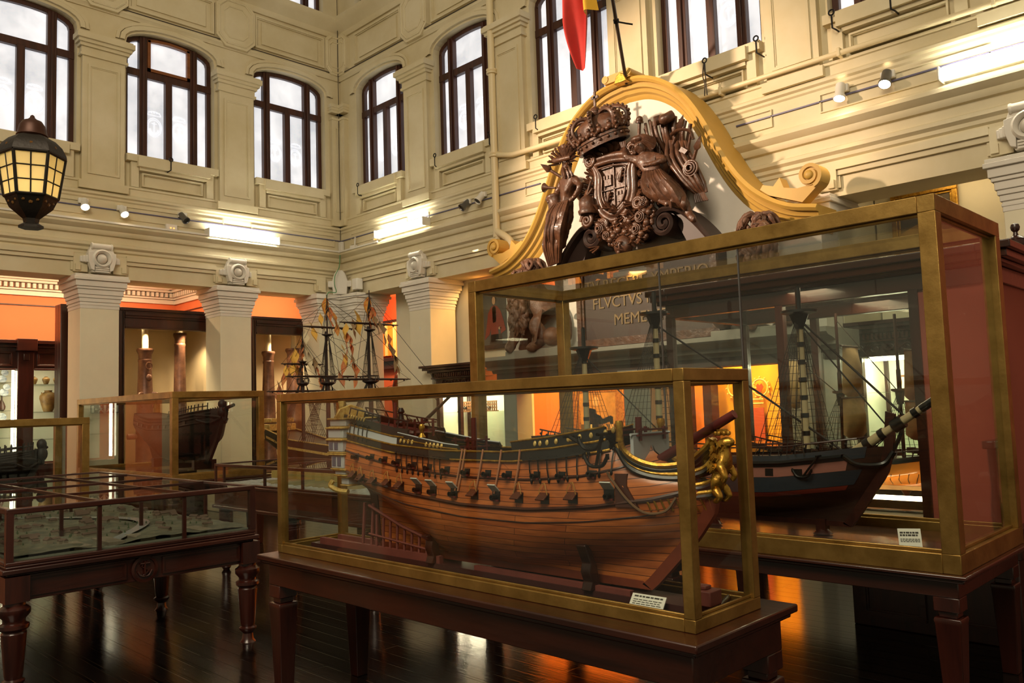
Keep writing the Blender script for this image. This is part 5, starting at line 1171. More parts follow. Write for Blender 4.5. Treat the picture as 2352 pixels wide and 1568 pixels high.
# =================================================================== ship 1: bare wooden man-of-war in the front case
table('dark mahogany table with tapering legs under the front glass case', 2.353, 3.075, 1.53, 4.45, .8, .63, .115, .075)
brass_case('low brass framed glass case holding the orange wooden warship', 2.47, 2.925, 1.605, 4.415, .8, 1.715, .046, K['baseboard'])
hullw = planked('hull_planking', (204, 118, 60), (178, 94, 46), (70, 30, 16), 'uv', .036, .9, rough=.32, coat=.35, mortar=.0016, bumpd=.0015)
cream = mat('cream_gilt', (222, 196, 120), .35, metal=.2, var=.3, vscale=40, col2=(170, 126, 52)); redw = mat('dark_red_paint', (96, 34, 30), .45, var=.2); palew = mat('blue_white_paint', (182, 186, 190), .5)
redways = mat('faded_red_slipway', (122, 62, 54), .6, var=.25, vscale=10)
S1 = Ship(2.70, 3.95, 1.58, .345, .885, [(0, 1.45), (.1, 1.425), (.25, 1.385), (.45, 1.36), (.65, 1.36), (.8, 1.38), (.92, 1.41), (1, 1.45)],
          [(.85, 2.02), (.9, 1.95), (1.0, 1.85), (1.1, 1.75), (1.2, 1.675), (1.27, 1.66), (1.31, 1.7), (1.36, 1.83), (1.4, 1.9), (1.46, 1.93), (1.6, 1.94)], [(.85, 3.70), (1.05, 3.74), (1.16, 3.82), (1.25, 3.88), (1.45, 3.92), (1.7, 3.97)])
A1 = thing('model_ship', 'orange brown wooden model warship with gilded lion figurehead in the front glass case', 'model ship', (2.7, 2.85, .8))
hull = S1.hull(A1, hullw); S1.stempiece(A1, mat('stem_timber', (126, 58, 36), .45, var=.3, vscale=10), .013, .035, ztop=1.3)
zr = S1.zr
S1.band(A1, K['black'], 0.02, .93, lambda u: zr(u) + .004, lambda u: zr(u) + .036, .006, 'black_wale')
for f in (0.0, .04): S1.bead(A1, K['gold'], 0.0, .93, lambda u: zr(u) + f, .0055, .007, 'gilt_moulding')
S1.bead(A1, hullw, .02, .97, lambda u: zr(u) - .055 - .02 * sin(u * pi), .006, .001, 'wale'); S1.bead(A1, hullw, .02, .96, lambda u: zr(u) - .17 - .03 * sin(u * pi), .009, .001, 'wale'); S1.bead(A1, K['darkwood'], .03, .93, lambda u: zr(u) - .235 - .02 * sin(u * pi), .003, .001, 'wale_seam')
# upper works: poop, quarterdeck and forecastle bulwarks
S1.band(A1, palew, 0.0, .27, lambda u: zr(u) + .044, lambda u: zr(u) + .085 - .02 * u, .005, 'pale_bulwark'); S1.bead(A1, K['gold'], 0, .3, lambda u: zr(u) + .088 - .02 * u, .005, .007, 'gilt_moulding')
S1.band(A1, K['black'], 0.0, .31, lambda u: zr(u) + .09 - .02 * u, lambda u: zr(u) + .135 - .04 * u, .006, 'poop_bulwark')
S1.band(A1, K['black'], .27, .5, lambda u: zr(u) + .044, lambda u: zr(u) + .1 - .16 * (u - .27), .007, 'quarterdeck_bulwark'); S1.bead(A1, palew, .27, .5, lambda u: zr(u) + .102 - .16 * (u - .27), .004, .004, 'bulwark_cap'); S1.bead(A1, K['gold'], .3, .5, lambda u: zr(u) + .072 - .12 * (u - .3), .004, .009, 'gilt_moulding')
S1.band(A1, K['black'], .68, .93, lambda u: zr(u) + .044, lambda u: zr(u) + .078 + .05 * (u - .68), .007, 'forecastle_bulwark'); S1.bead(A1, K['gold'], .68, .93, lambda u: zr(u) + .08 + .05 * (u - .68), .0045, .007, 'gilt_moulding')
S1.deck(A1, mat('worn_deck', (112, 58, 44), .5, var=.3, vscale=14, stretch=(4, .5, 1)), .02, .02, .95)
mb = MB(); mb.grid(lambda u, w: S1.P(lerp(.01, .3, u), S1.zr(lerp(.01, .3, u)) + .1, -.005).lerp(S1.P(lerp(.01, .3, u), S1.zr(lerp(.01, .3, u)) + .1, -.005, 1), w), 8, 3); mb.build('poop_deck', redw, A1)
mb = MB(); mb.grid(lambda u, w: S1.P(lerp(.7, .92, u), S1.zr(lerp(.7, .92, u)) + .07, -.005).lerp(S1.P(lerp(.7, .92, u), S1.zr(lerp(.7, .92, u)) + .07, -.005, 1), w), 8, 3); mb.build('forecastle_deck', redw, A1)
# gunports with guns and lids (camera side)
def port(S, root, a, z, w, h, lid=None, lidm=None, gun=True, glen=.035, flip=58):
    u = S.u_at(a, z); p, Ax, U, N = S.frame(u, z); m = M((Ax, U, N)).transposed()
    o = MB().obox(p + N * .001, (w, h, .006), m).build('gunport', K['black'], root)
    if gun:
        MB().lathe([(.011, -.02), (.0085, glen * .8), (.0115, glen * .86), (.0115, glen), (.006, glen), (.005, glen - .008)], p - U * h * .12, 10, N.to_track_quat('Z', 'Y').to_matrix()).build('gun_barrel', K['iron'], o)
        mb = MB(); mb.obox(p - U * h * .42 + N * .008, (w * .9, .008, .012), m); mb.build('port_sill', redw, o)
    if lid:
        hinge = p + U * h * .5 + N * .004; m2 = M.Rotation(R(flip) if lid == 'half' else R(flip + 100), 3, Ax); D = m2 @ (-U)
        if D.dot(N) < 0: m2 = M.Rotation(-(R(flip) if lid == 'half' else R(flip + 100)), 3, Ax); D = m2 @ (-U)
        mm = M((Ax, D, Ax.cross(D))).transposed(); MB().obox(hinge + D * h * .5, (w * 1.05, h, .006), mm).build('port_lid', lidm, o, bevel=.0012)
        if lid == 'half':
            mb = MB(); mb.tube(smooth_path([hinge + Ax * w * .5 + D * h * .3, hinge + Ax * w * .35 + U * .02 + N * .012, hinge + U * .04 + N * .004, hinge - Ax * w * .35 + U * .02 + N * .012, hinge - Ax * w * .5 + D * h * .3], 4), .0022, 4); mb.build('lid_rope', K['ochrec'], o)
lidw = mat('lid_underside', (92, 48, 30), .4, var=.3, vscale=30); lidp = mat('pale_lit_lid', (196, 198, 190), .4)  # pale copy has the light on some raised lids put into its colour
for i, (a, z) in enumerate(((3.73, 1.37), (3.58, 1.37), (3.46, 1.36), (3.35, 1.35), (3.22, 1.338), (3.10, 1.33), (2.97, 1.322), (2.83, 1.318), (2.69, 1.315), (2.56, 1.315), (2.39, 1.318), (2.25, 1.322), (2.10, 1.33), (1.93, 1.355))):
    port(S1, A1, a, z - .012, .036, .034)
for i, (a, z) in enumerate(((3.75, 1.275), (3.67, 1.262), (3.55, 1.25), (3.42, 1.245), (3.31, 1.238), (3.17, 1.232), (3.06, 1.228), (2.91, 1.225), (2.77, 1.224), (2.63, 1.224), (2.49, 1.226), (2.34, 1.23), (2.19, 1.24), (2.02, 1.26))):
    pale = i in (5, 6, 7, 9, 13); port(S1, A1, a, z - .015, .046, .044, 'up' if pale else 'half', lidp if pale else lidw, gun=pale or i == 1, flip=50 if not pale else 30)
# round gilt badges along the bulwarks
for a, dz in [(3.86 - .028 * k, .128) for k in range(7)] + [(3.34 - .031 * k, .062) for k in range(4)] + [(3.14 - .028 * k, .058) for k in range(5)] + [(2.40, .063), (2.37, .062), (2.33, .063), (2.28, .063), (2.215, .064), (2.2, .064), (2.16, .066), (2.11, .066), (2.05, .067), (2.02, .068)]:
    u = S1.u_at(a, 1.42); p, Ax, U, N = S1.frame(u, S1.zr(u) + dz); MB().ball(p + N * .008, (.009, .013, .005), 10, 6, M((Ax, U, N)).transposed()).build('gilt_badge', cream, A1)
# chain plates and deadeyes
def chains(a0, a1, n, z_off, L):
    for k in range(n):
        a = lerp(a0, a1, k / max(1, n - 1)); u = S1.u_at(a, 1.4); z = S1.zr(u) + z_off; mb = MB()
        p = S1.Q(a, z, .012); q = S1.Q(a - .012, z - L, .004); mb.tube([p, p.lerp(q, .5) + V((-.004, 0, 0)), q], .003, 5); mb.ball(q, (.006, .006, .012), 6, 4); mb.ball(p, .008, 8, 5); mb.build('chain_plate', K['iron'], A1)
chains(3.36, 3.02, 9, .002, .085); chains(2.43, 2.03, 9, .0, .09); chains(3.84, 3.66, 5, .095, .075)
S1.band(A1, K['black'], .28, .46, lambda u: zr(u) + .0, lambda u: zr(u) + .006, .022, 'channel', both=False); S1.band(A1, K['black'], .7, .88, lambda u: zr(u) + .0, lambda u: zr(u) + .006, .022, 'channel', both=False)
# skid poles down the side
for a in (2.87, 2.85, 2.73, 2.61, 2.49):
    u = S1.u_at(a, 1.35); mb = MB(); mb.tube([S1.Q(a, zr(u) + .05, .012), S1.Q(a + .008, zr(u) - .03, .008), S1.Q(a + .03, zr(u) - .14, .006)], .005, 6); mb.build('skid_pole', mat('pinkish_pole', (172, 116, 84), .45) if a == 2.87 else bpy.data.materials['pinkish_pole'], A1)
# poop rail, bitts, gratings, mast stumps
mb = MB()
for sd in (-1, 1):
    U_ = [lerp(.02, .3, k / 7) for k in range(8)]; T_ = [S1.P(u, zr(u) + .175 - .04 * u, -.004, sd) for u in U_]; mb.tube(T_, .0045, 6)
    for u, t in zip(U_, T_): mb.tube([S1.P(u, zr(u) + .12, -.004, sd), t], .004, 5)
mb.build('poop_rail', K['darkwood'], A1)
def bitts(a, z, w, h, nm='belaying_bitts'):
    mb = MB()
    for sd in (-1, 1):
        for da in (0, .09): mb.box(2.7 + sd * w - .005, a - da - .005, z, 2.7 + sd * w + .005, a - da + .005, z + h)
    for f in (.35, .75): mb.box(2.7 - w - .02, a - .004, z + h * f, 2.7 + w + .02, a + .006, z + h * f + .007); mb.box(2.7 - w - .02, a - .096, z + h * f, 2.7 + w + .02, a - .086, z + h * f + .007)
    mb.build(nm, redw, A1)
bitts(3.02, 1.38, .06, .08); bitts(3.42, 1.46, .06, .09); bitts(2.0, 1.45, .08, .05)
for a, z0_, z1_, r in ((3.57, 1.44, 1.64, .011), (2.95, 1.35, 1.55, .016), (1.975, 1.4, 1.54, .016)): S1.mast(A1, a, z0_, z1_, r, redw, name='mast_stump')
mb = MB(); mb.ball((2.7, 3.52, 1.53), (.03, .03, .02), 10, 6); mb.lathe([(.03, 0), (.016, .02), (.012, .05), (.02, .06), (.01, .08)], (2.7, 3.52, 1.53), 12); mb.build('ships_bell', K['iron'], A1)
mb = MB(); mb.lathe([(.02, 0), (.008, .02), (.012, .035), (.016, .05), (.01, .064), (.002, .066)], S1.P(.36, zr(.36) + .09, -.01), 12); mb.build('swivel_ornament', K['gold'], A1)
mb = MB(); mb.grid(lambda u, w: (2.7 + .06 * cos(w * pi) * (1 - abs(u - .5) * .7), lerp(2.44, 2.25, u), 1.44 + .03 * sin(w * pi) * sin(u * pi) ** .5), 12, 10); mb.build('upturned_boat', K['black'], A1)
mb = MB(); mb.tube([(2.64, 2.42, 1.445), (2.64, 2.22, 1.462)], .004, 6); mb.build('spare_oar', redw, A1)
def anchor(c, L, m, root, lean):
    c = V(c); mb = MB(); d = V(lean).normalized(); mb.tube([c, c + d * L], .0065, 6); e = c + d * L
    mb.tube(smooth_path([e + V((0, .06, .045)), e + V((0, .035, .008)), e, e + V((0, -.035, .008)), e + V((0, -.06, .045))], 4), .0075, 6); mb.tube([c + V((.03, 0, .0)), c + V((-.03, 0, 0))], .007, 6)
    for s in (-1, 1): mb.obox(e + V((0, s * .058, .04)), (.02, .004, .022))
    mb.build('anchor', m, root)
anchor((2.53, 2.2, 1.47), .13, K['iron'], A1, (-.05, -.6, -.25)); anchor((2.52, 2.02, 1.48), .13, K['iron'], A1, (-.04, .22, -.9))
mb = MB(); mb.tube(smooth_path([S1.Q(2.03, 1.33, .012), S1.Q(2.0, 1.3, .014), S1.Q(1.93, 1.22, .012), S1.Q(1.87, 1.18, .012), S1.Q(1.8, 1.19, .012), S1.Q(1.76, 1.24, .012)], 5), .005, 6); mb.build('anchor_cable', mat('hemp', (112, 84, 58), .7), A1)
mb = MB(); mb.prism([(2.0, 1.325), (1.95, 1.325), (1.945, 1.28), (1.9, 1.2), (1.99, 1.2)], lambda a, e, k: tuple(S1.Q(a, e, k)), -.01, .01); mb.build('anchor_lining', hullw, A1)
# stern galleries, lantern
mb = MB(); Q = MB(); Gp = MB()
for (z0_, z1_, y_, w_) in ((1.2, 1.235, 3.93, .11), (1.255, 1.275, 3.96, .13), (1.29, 1.36, 3.98, .14), (1.38, 1.44, 4.0, .145), (1.455, 1.505, 4.01, .14), (1.52, 1.555, 4.02, .12)):
    mb.box(2.7 - w_, 3.86, z0_, 2.7 + w_, y_, z1_)
    Gp.box(2.7 - w_ - .012, 3.85, z1_ + .001, 2.7 + w_ + .012, y_ + .012, z1_ + .011); Gp.box(2.7 - w_ - .006, 3.85, z0_ - .008, 2.7 + w_ + .006, y_ + .006, z0_ - .001)
    if z1_ - z0_ > .05:
        for k in range(5): Q.box(2.7 - w_ + .03 + k * (2 * w_ - .06) / 5, y_ - .002, z0_ + .012, 2.7 - w_ + .03 + (k + .7) * (2 * w_ - .06) / 5, y_ + .003, z1_ - .008)
        for k in range(2): Q.box(2.7 - w_ - .003, y_ - .045 - k * .05, z0_ + .012, 2.7 - w_ + .002, y_ - .012 - k * .05, z1_ - .008)
gal = mb.build('stern_gallery', palew, A1, bevel=.004); Gp.build('gallery_mouldings', cream, gal, bevel=.003); Q.build('gallery_windows', mat('gallery_window', (92, 104, 122), .2), gal)
mb = MB(); mb.prism([(-.11, 0), (.11, 0), (.08, .05), (0, .075), (-.08, .05)], lambda a, e, k: (2.7 + a, 3.98 + k, 1.565 + e), 0, .02); mb.build('taffrail', cream, A1, bevel=.004)
MB().lathe([(.004, -.06), (.008, .01), (.014, .02), (.021, .055), (.021, .07), (.013, .08), (.004, .09), (.003, .1)], (2.68, 4.05, 1.6), 8).build('stern_lantern', cream, A1)
MB().tube(smooth_path([(2.57, 3.98, 1.22), (2.56, 3.99, 1.19), (2.58, 3.94, 1.165), (2.6, 3.88, 1.16)]), .014, 7).build('gallery_bracket', cream, A1)
MB().prism([(3.7, .88), (3.76, .9), (3.8, 1.15), (3.88, 1.22), (3.84, 1.24), (3.74, 1.2)], lambda a, e, k: (2.7 + k, a, e), -.012, .012).build('rudder', hullw, A1)
# head: bowsprit, rails, cutwater knees and lion
MB().tube([(2.7, 1.98, 1.32), (2.7, 1.545, 1.545)], [.021, .017], 12).build('bowsprit', redw, A1)
Hd = [[(2.56, 1.965, 1.49), (2.565, 1.955, 1.42), (2.585, 1.9, 1.375), (2.62, 1.82, 1.355), (2.66, 1.73, 1.37), (2.685, 1.66, 1.425), (2.69, 1.64, 1.455)], [(2.565, 1.985, 1.44), (2.575, 1.94, 1.37), (2.6, 1.87, 1.335), (2.64, 1.77, 1.325), (2.675, 1.68, 1.345), (2.69, 1.64, 1.38)], [(2.615, 1.86, 1.285), (2.65, 1.76, 1.28), (2.68, 1.68, 1.29), (2.69, 1.63, 1.31)], [(2.62, 1.86, 1.25), (2.655, 1.76, 1.25), (2.685, 1.66, 1.26), (2.69, 1.63, 1.27)]]
for sd in (1, -1):
    for i, pts in enumerate(Hd):
        q = smooth_path([(2.7 + (x - 2.7) * sd, y, z) for x, y, z in pts], 6); MB().tube(q, .013 if i == 0 else .009, 7).build('head_rail', K['gold'], A1)
        MB().tube([p + V((0, 0, -.016)) for p in q], .011, 6).build('head_rail_timber', K['black'], A1)
    MB().lathe([(.016, -.05), (.014, 0), (.018, .015), (.014, .03)], (2.7 - .14 * sd, 1.965, 1.50), 10).build('cathead_post', K['gold'], A1)
mb = MB()
for k in range(9): z = 1.27 - .0 * k; a = 1.87 - k * .026; mb.tube([S1.P(S1.u_at(a, 1.24), 1.235, .004), S1.P(S1.u_at(a - .02, 1.2), 1.19, .003)], .004, 5)
mb.build('gilt_ribbing', K['gold'], A1)
mb = MB(); mb.prism([(1.9, 1.30), (1.62, 1.31), (1.61, 1.24), (1.86, 1.22)], lambda a, e, k: (2.7 + k, a, e), -.018, .018); mb.build('head_knee', K['black'], A1)
mb = MB(); mb.box(2.58, 1.915, 1.35, 2.82, 1.93, 1.47); mb.tube([(2.57, 1.92, 1.475), (2.83, 1.92, 1.475)], .006, 6); mb.build('beakhead_bulkhead', palew, A1)
J = [(2.7, 1.64, 1.27), (2.7, 1.62, 1.32), (2.7, 1.605, 1.37), (2.7, 1.6, 1.41), (2.7, 1.595, 1.44), (2.7, 1.57, 1.445), (2.7, 1.553, 1.437), (2.67, 1.595, 1.35), (2.665, 1.575, 1.32), (2.67, 1.59, 1.3), (2.73, 1.595, 1.35), (2.735, 1.575, 1.32), (2.73, 1.59, 1.3), (2.67, 1.625, 1.27), (2.665, 1.6, 1.245), (2.67, 1.63, 1.225), (2.73, 1.625, 1.27), (2.735, 1.6, 1.245), (2.73, 1.63, 1.225)]
E_ = [(0, 1), (1, 2), (2, 3), (3, 4), (4, 5), (5, 6), (2, 7), (7, 8), (8, 9), (2, 10), (10, 11), (11, 12), (0, 13), (13, 14), (14, 15), (0, 16), (16, 17), (17, 18)]
fgh = skinned('lion_figurehead', J, E_, [.03, .027, .03, .03, .03, .02, .013, .018, .013, .01, .018, .013, .01, .02, .015, .01, .02, .015, .01], K['gold'], A1, 2)
mb = MB(); random.seed(2)
for k in range(46): a, h = random.random() * 6.28, random.random(); c = V((2.7 + .036 * cos(a), 1.61 + .026 * sin(a) + .02 * (h), 1.455 - .1 * h)); mb.tube([c, c + V((.006 * cos(a), -.006, -.012)), c + V((.01 * cos(a), .004, -.024))], [.009, .008, .003], 5)
for k in range(8): a = k * pi / 4; mb.ball((2.7 + .024 * cos(a), 1.6 + .024 * sin(a), 1.475), .009, 6, 4)
mb.tube([(2.7, 1.6, 1.475), (2.7, 1.6, 1.49)], .02, 8); mb.build('gilt_mane', K['gold'], fgh)
# launching cradle
mb = MB(); mb.box(2.62, 1.7, .822, 2.78, 4.3, .845); mb.build('slipway_bed', mat('slipway_bed', (64, 34, 32), .4), A1)
mb = MB()
for x in (2.63, 2.75): mb.box(x, 3.15, .845, x + .025, 4.22, .88); mb.box(x, 2.0, .845, x + .025, 2.9, .865)
mb.build('slipway_rail', redways, A1)
for a in (3.82, 3.74):
    for sd in (-1, 1): mb = MB(); mb.tube([(2.7 + sd * .05, a, .86), (2.7 + sd * .04, a - .01, 1.1)], .01, 6); mb.build('cradle_post', redways, A1)
for k in range(8):
    a = 3.68 - k * .06; u = S1.u_at(a, 1.0)
    for sd in (-1, 1): mb = MB(); mb.tube([(2.7 + sd * .06, a, .865), (2.7 + sd * .055, a, 1.045 - k * .014)], .008, 6); mb.build('cradle_post', redways, A1)
mb = MB()
for sd in (-1, 1): mb.tube([(2.7 + sd * .062, 3.74, 1.09), (2.7 + sd * .062, 3.45, 1.0), (2.7 + sd * .062, 3.22, .95)], .009, 6); mb.tube([(2.7 + sd * .064, 3.74, .94), (2.7 + sd * .064, 3.2, .9)], .006, 6)
mb.build('cradle_stringer', redways, A1)
for a, h in ((3.2, .98), (2.2, 1.03)):
    mb = MB()
    for sd in (-1, 1):
        mb.prism([(.03, .845), (.1, .845), (.085, .88), (.1, .92), (.09, .955), (.125, h), (.1, h + .01), (.05, .94)], lambda e, z, k: (2.7 + sd * e, a + k, z), -.025, .025)
    mb.build('cradle_block', K['mahogz'], A1, bevel=.004)
mb = MB(); mb.box(2.66, 1.66, .845, 2.74, 1.78, .9); mb.box(2.68, 1.69, .9, 2.72, 1.74, .915); mb.build('bow_block', redways, A1, bevel=.004)
def card(name, c, w, h, tilt, label, lines, rz=0, wedge=True):
    o = thing(name, label, 'card', c); m = M.Translation(V(c)) @ M.Rotation(rz, 4, 'Z') @ M.Rotation(R(tilt), 4, 'X')
    mb = MB(); mb.box(-w / 2, -.002, 0, w / 2, .002, h); mb.v = [tuple(m @ V(p)) for p in mb.v]; mb.build('panel', K['paper'], o)
    mb = MB(); rr = random.Random(len(label))               # rows of print too small to read
    for z0_, th in lines:
        x = -w * .42
        while x < w * .36:
            L = w * rr.uniform(.06, .15); x1_ = min(x + L, w * .42); q = [(x, -.0027, h * z0_), (x1_, -.0027, h * z0_), (x1_, -.0027, h * (z0_ + th)), (x, -.0027, h * (z0_ + th))]
            mb.add([m @ V(p) for p in q + [(p[0], -.002, p[2]) for p in q]], [(0, 1, 2, 3), (4, 7, 6, 5), (0, 4, 5, 1), (2, 6, 7, 3)]); x = x1_ + w * .025
    mb.build('printed_rows', K['ink'], o)
    if wedge: mb = MB(); mb.box(-w * .3, 0, 0, w * .3, h * .6, .003); mb.v = [tuple(M.Translation(V(c)) @ M.Rotation(rz, 4, 'Z') @ V(p)) for p in mb.v]; mb.build('foot', K['glassdim'], o)
    return o
card('label_card', (2.565, 1.885, .823), .15, .06, -38, 'white printed label card lying inside the front case near its bow end', ((.78, .1), (.58, .05), (.44, .05), (.3, .05), (.16, .05)), R(-88))
tag(MB().tube([(2.74, 1.67, .835), (2.89, 1.72, .835)], .011, 10).build('black_rod', K['black']), 'short black rod lying inside the front case behind its near post', 'rod')

# =================================================================== ship 2: dark rigged frigate in the tall case
table('dark table with tapering legs under the tall glass case', 4.31, 5.5, 1.29, 4.8, .72, .6, .12, .08, .06, (3.05,), .02)
brass_case('tall brass framed glass case holding the dark rigged ship', 4.343, 5.465, 1.32, 4.77, .72, 2.585, .085, K['basewood'], (2.99, 2.43), .016, .095)
S2 = Ship(4.9, 4.5, 1.83, .52, .84, [(0, 1.36), (.3, 1.25), (.55, 1.22), (.8, 1.24), (1, 1.3)], [(.8, 2.14), (.9, 2.06), (1.03, 1.97), (1.16, 1.88), (1.3, 1.84), (1.5, 1.82)], [(.8, 4.3), (1.05, 4.36), (1.36, 4.5)], .1, .75)
A2 = thing('model_ship', 'dark rigged model frigate with banded bowsprit in the tall glass case', 'model ship', (4.9, 3.2, .72))
S2.hull(A2, mat('dark_hull_brown', (50, 28, 20), .4, var=.3, vscale=8, coat=.2)); S2.stempiece(A2, K['darkwood'], .016, .04)
bl = mat('blue_black_paint', (38, 44, 52), .45, var=.25, vscale=8); rs = mat('dull_red_strake', (112, 40, 26), .45); pk = mat('pinkish_strake', (138, 88, 76), .5)
z2 = S2.zr; S2.band(A2, rs, .02, .96, lambda u: z2(u) - .24, lambda u: z2(u) - .212, .003, 'red_strake'); S2.band(A2, bl, .02, .97, lambda u: z2(u) - .21, lambda u: z2(u) - .12, .004, 'dark_wale'); S2.band(A2, pk, .02, .94, lambda u: z2(u) - .118, lambda u: z2(u) - .06, .003, 'gun_strake'); S2.band(A2, bl, .02, .97, lambda u: z2(u) - .055, lambda u: z2(u) + .01, .005, 'bulwark')
S2.band(A2, K['black'], .3, .93, lambda u: z2(u) - .035, lambda u: z2(u) - .02, .035, 'channel')
for k in range(12): port(S2, A2, 4.15 - k * .17, S2.zr(.4) - .088, .05, .045, gun=False)
S2.deck(A2, mat('deck_dark', (76, 56, 42), .6), -.01)
mb = MB()
for k in range(34): u = .04 + .027 * k; mb.tube([S2.P(u, z2(u) + .01, -.01), S2.P(u, z2(u) + .06, -.01)], .006, 5); mb.ball(S2.P(u, z2(u) + .035, .0), .01, 6, 4)
mb.build('hammock_rail', K['iron'], A2); S2.bead(A2, K['darkwood'], .03, .95, lambda u: z2(u) + .062, .006, -.01, 'top_rail')
ivm = mat('ivory_mast', (176, 160, 122), .5)
for a, zt in ((2.32, 2.09), (3.40, 2.19), (4.07, 1.99)):
    S2.mast(A2, a, 1.2, zt, .024, ivm, K['black']); S2.top(A2, a, zt + .03, .11, K['black']); S2.shrouds(A2, a, zt + .02, .3, 7, S2.zr(S2.u_at(a, 1.2)) + .0, .03)
    S2.mast(A2, a, zt + .02, zt + .2, .014, K['iron'], name='topmast_stump')
b2 = MB().tube([(4.9, 2.12, 1.2), (4.9, 1.56, 1.56)], [.034, .02], 12).build('bowsprit', ivm, A2)
mb = MB(); a, e = V((4.9, 2.12, 1.2)), V((4.9, 1.56, 1.56))
for f, w, r in ((.12, .05, .036), (.28, .06, .035), (.44, .05, .034), (.58, .1, .04), (.78, .05, .03), (.86, .14, .024)): mb.tube([a.lerp(e, f), a.lerp(e, f + w)], r, 12)
mb.build('black_gammoning', K['black'], b2)
mb = MB(); mb.tube([(4.9, 3.4, 2.15), (4.9, 2.6, 1.62), (4.9, 2.1, 1.27)], .007, 6); mb.tube([(4.9, 2.32, 2.08), (4.9, 1.72, 1.46)], .007, 6); mb.tube([(4.9, 4.07, 1.97), (4.9, 3.42, 1.4)], .005, 5); mb.tube([(4.9, 2.32, 2.06), (4.9, 1.82, 1.4)], .005, 5); mb.build('stays', K['rope'], A2)
mb = MB(); mb.tube(smooth_path([(4.9, 1.74, 1.45), (4.9, 1.76, 1.36), (4.9, 1.84, 1.22), (4.9, 1.96, 1.06)]), .012, 6)
for k in range(5): mb.tube([(4.9, 1.72 + .015 * k, 1.45 - .01 * k), (4.88, 1.95 + .02 * k, 1.25)], .003, 4)
mb.build('bobstay', K['black'], A2)
for sd in (-1, 1): MB().tube(smooth_path([S2.P(.93, 1.25, .01, sd), S2.P(.96, 1.2, .01, sd), (4.9 + sd * .03, 1.86, 1.2), (4.9 + sd * .01, 1.8, 1.27)]), .014, 7).build('head_rail', K['black'], A2)
mb = MB()
for y in (2.25, 3.0, 3.8): mb.box(4.87, y - .03, .77, 4.93, y + .03, .86); mb.lathe([(.06, .77), (.03, .8)], (4.9, y, 0), 10)
mb.build('stand', K['darkwood'], A2)
anchor((4.68, 2.15, 1.25), .16, K['iron'], A2, (-.05, .4, -.5))
card('label_card', (4.72, 1.68, .768), .115, .1, -22, 'white printed label card on a clear stand inside the tall case', ((.72, .1), (.58, .1), (.4, .04), (.33, .04), (.26, .04)), R(-62))
# =================================================================== glass topped relief-map table at the left
o = TL = thing('relief_table', 'large mahogany glass topped table with turned legs and anchor roundel at the left', 'display table', (2.15, 7.1, 0))
x0, x1, y0, y1 = 1.335, 2.945, 5.52, 8.65
mb = MB(); mb.box(x0 + .05, y0 + .05, .55, x1 - .05, y1 - .05, .7); mb.build('apron', K['mahog'], o, bevel=.004)
mb = MB()
for z0_, z1_, e in ((.7, .715, .03), (.715, .745, 0), (.745, .76, .02)): mb.box(x0 + e, y0 + e, z0_, x1 - e, y1 - e, z1_)
mb.build('table_rim', K['mahog'], o, bevel=.006)
mb = MB(); F = lambda s, d, z: (s, y0 + .05 - d, z)
for a, e in ((x0 + .13, 2.04), (2.27, x1 - .13)): border(mb, F, a, .575, e, .685, .012, 0, .012)
F2 = lambda s, d, z: (x1 - .05 + d, s, z)
for a in (5.7, 7.15): border(mb, F2, a, .575, a + 1.3, .685, .012, 0, .012)
mb.build('apron_panels', K['mahog'], o)
r = MB(); r.lathe([(.075, 0), (.085, .012), (.085, .02), (.068, .022), (.066, .01), (.0, .008)], (2.153, y0 + .05, .625), 28, M.Rotation(R(90), 3, 'X'))
rd = r.build('roundel', K['mahog'], o); mb = MB(); P = lambda a, e: (2.153 + a, y0 + .03, .625 + e)
mb.tube([P(0, .05), P(0, -.045)], .007, 6); mb.tube([P(-.03, .035), P(.03, .035)], .006, 6); mb.tube(smooth_path([P(-.045, -.01), P(-.025, -.04), P(0, -.048), P(.025, -.04), P(.045, -.01)]), .006, 6); mb.tube(smooth_path([P(.02, .05), P(-.02, .02), P(.02, -.01), P(-.01, -.04)]), .004, 5); mb.build('anchor_relief', K['mahog'], rd)
LP = [(.055, 0), (.04, .02), (.035, .06), (.06, .09), (.06, .1), (.045, .11), (.05, .13), (.07, .37), (.06, .38), (.08, .4), (.08, .42), (.06, .43), (.06, .45), (.085, .48), (.085, .51), (.06, .53), (.06, .555)]
def turned(x, y):
    mb = MB(); n = 24; o_ = len(mb.v)
    mb.lathe(LP, (x, y, 0), n)
    mb.v = [(x + (px - x) * (1 - (.07 if .13 <= pz <= .375 and (i % n) % 2 else 0)), y + (py - y) * (1 - (.07 if .13 <= pz <= .375 and (i % n) % 2 else 0)), pz) for i, (px, py, pz) in enumerate(mb.v)]
    mb.box(x - .065, y - .065, .55, x + .065, y + .065, .7); return mb.build('leg', K['mahogz'], TL)
for x in (x0 + .08, x1 - .06):
    for y in (y0 + .07, (y0 + y1) / 2, y1 - .07): turned(x, y)
gx0, gx1, gy0, gy1, zt = x0 + .02, x1 - .02, y0 + .02, y1 - .02, 1.095
mb = MB()
for z0_, z1_ in ((.76, .785), (zt - .035, zt)):
    mb.box(gx0, gy0, z0_, gx1, gy0 + .04, z1_); mb.box(gx0, gy1 - .04, z0_, gx1, gy1, z1_); mb.box(gx0, gy0 + .04, z0_, gx0 + .04, gy1 - .04, z1_); mb.box(gx1 - .04, gy0 + .04, z0_, gx1, gy1 - .04, z1_)
mb.build('case_frame', K['mahog'], o, bevel=.006)
for x in (gx0 + .52, gx0 + 1.06):
    MB().box(x - .01, gy0 + .04, zt - .03, x + .01, gy1 - .04, zt + .002).build('top_bar', K['mahogy'], o)
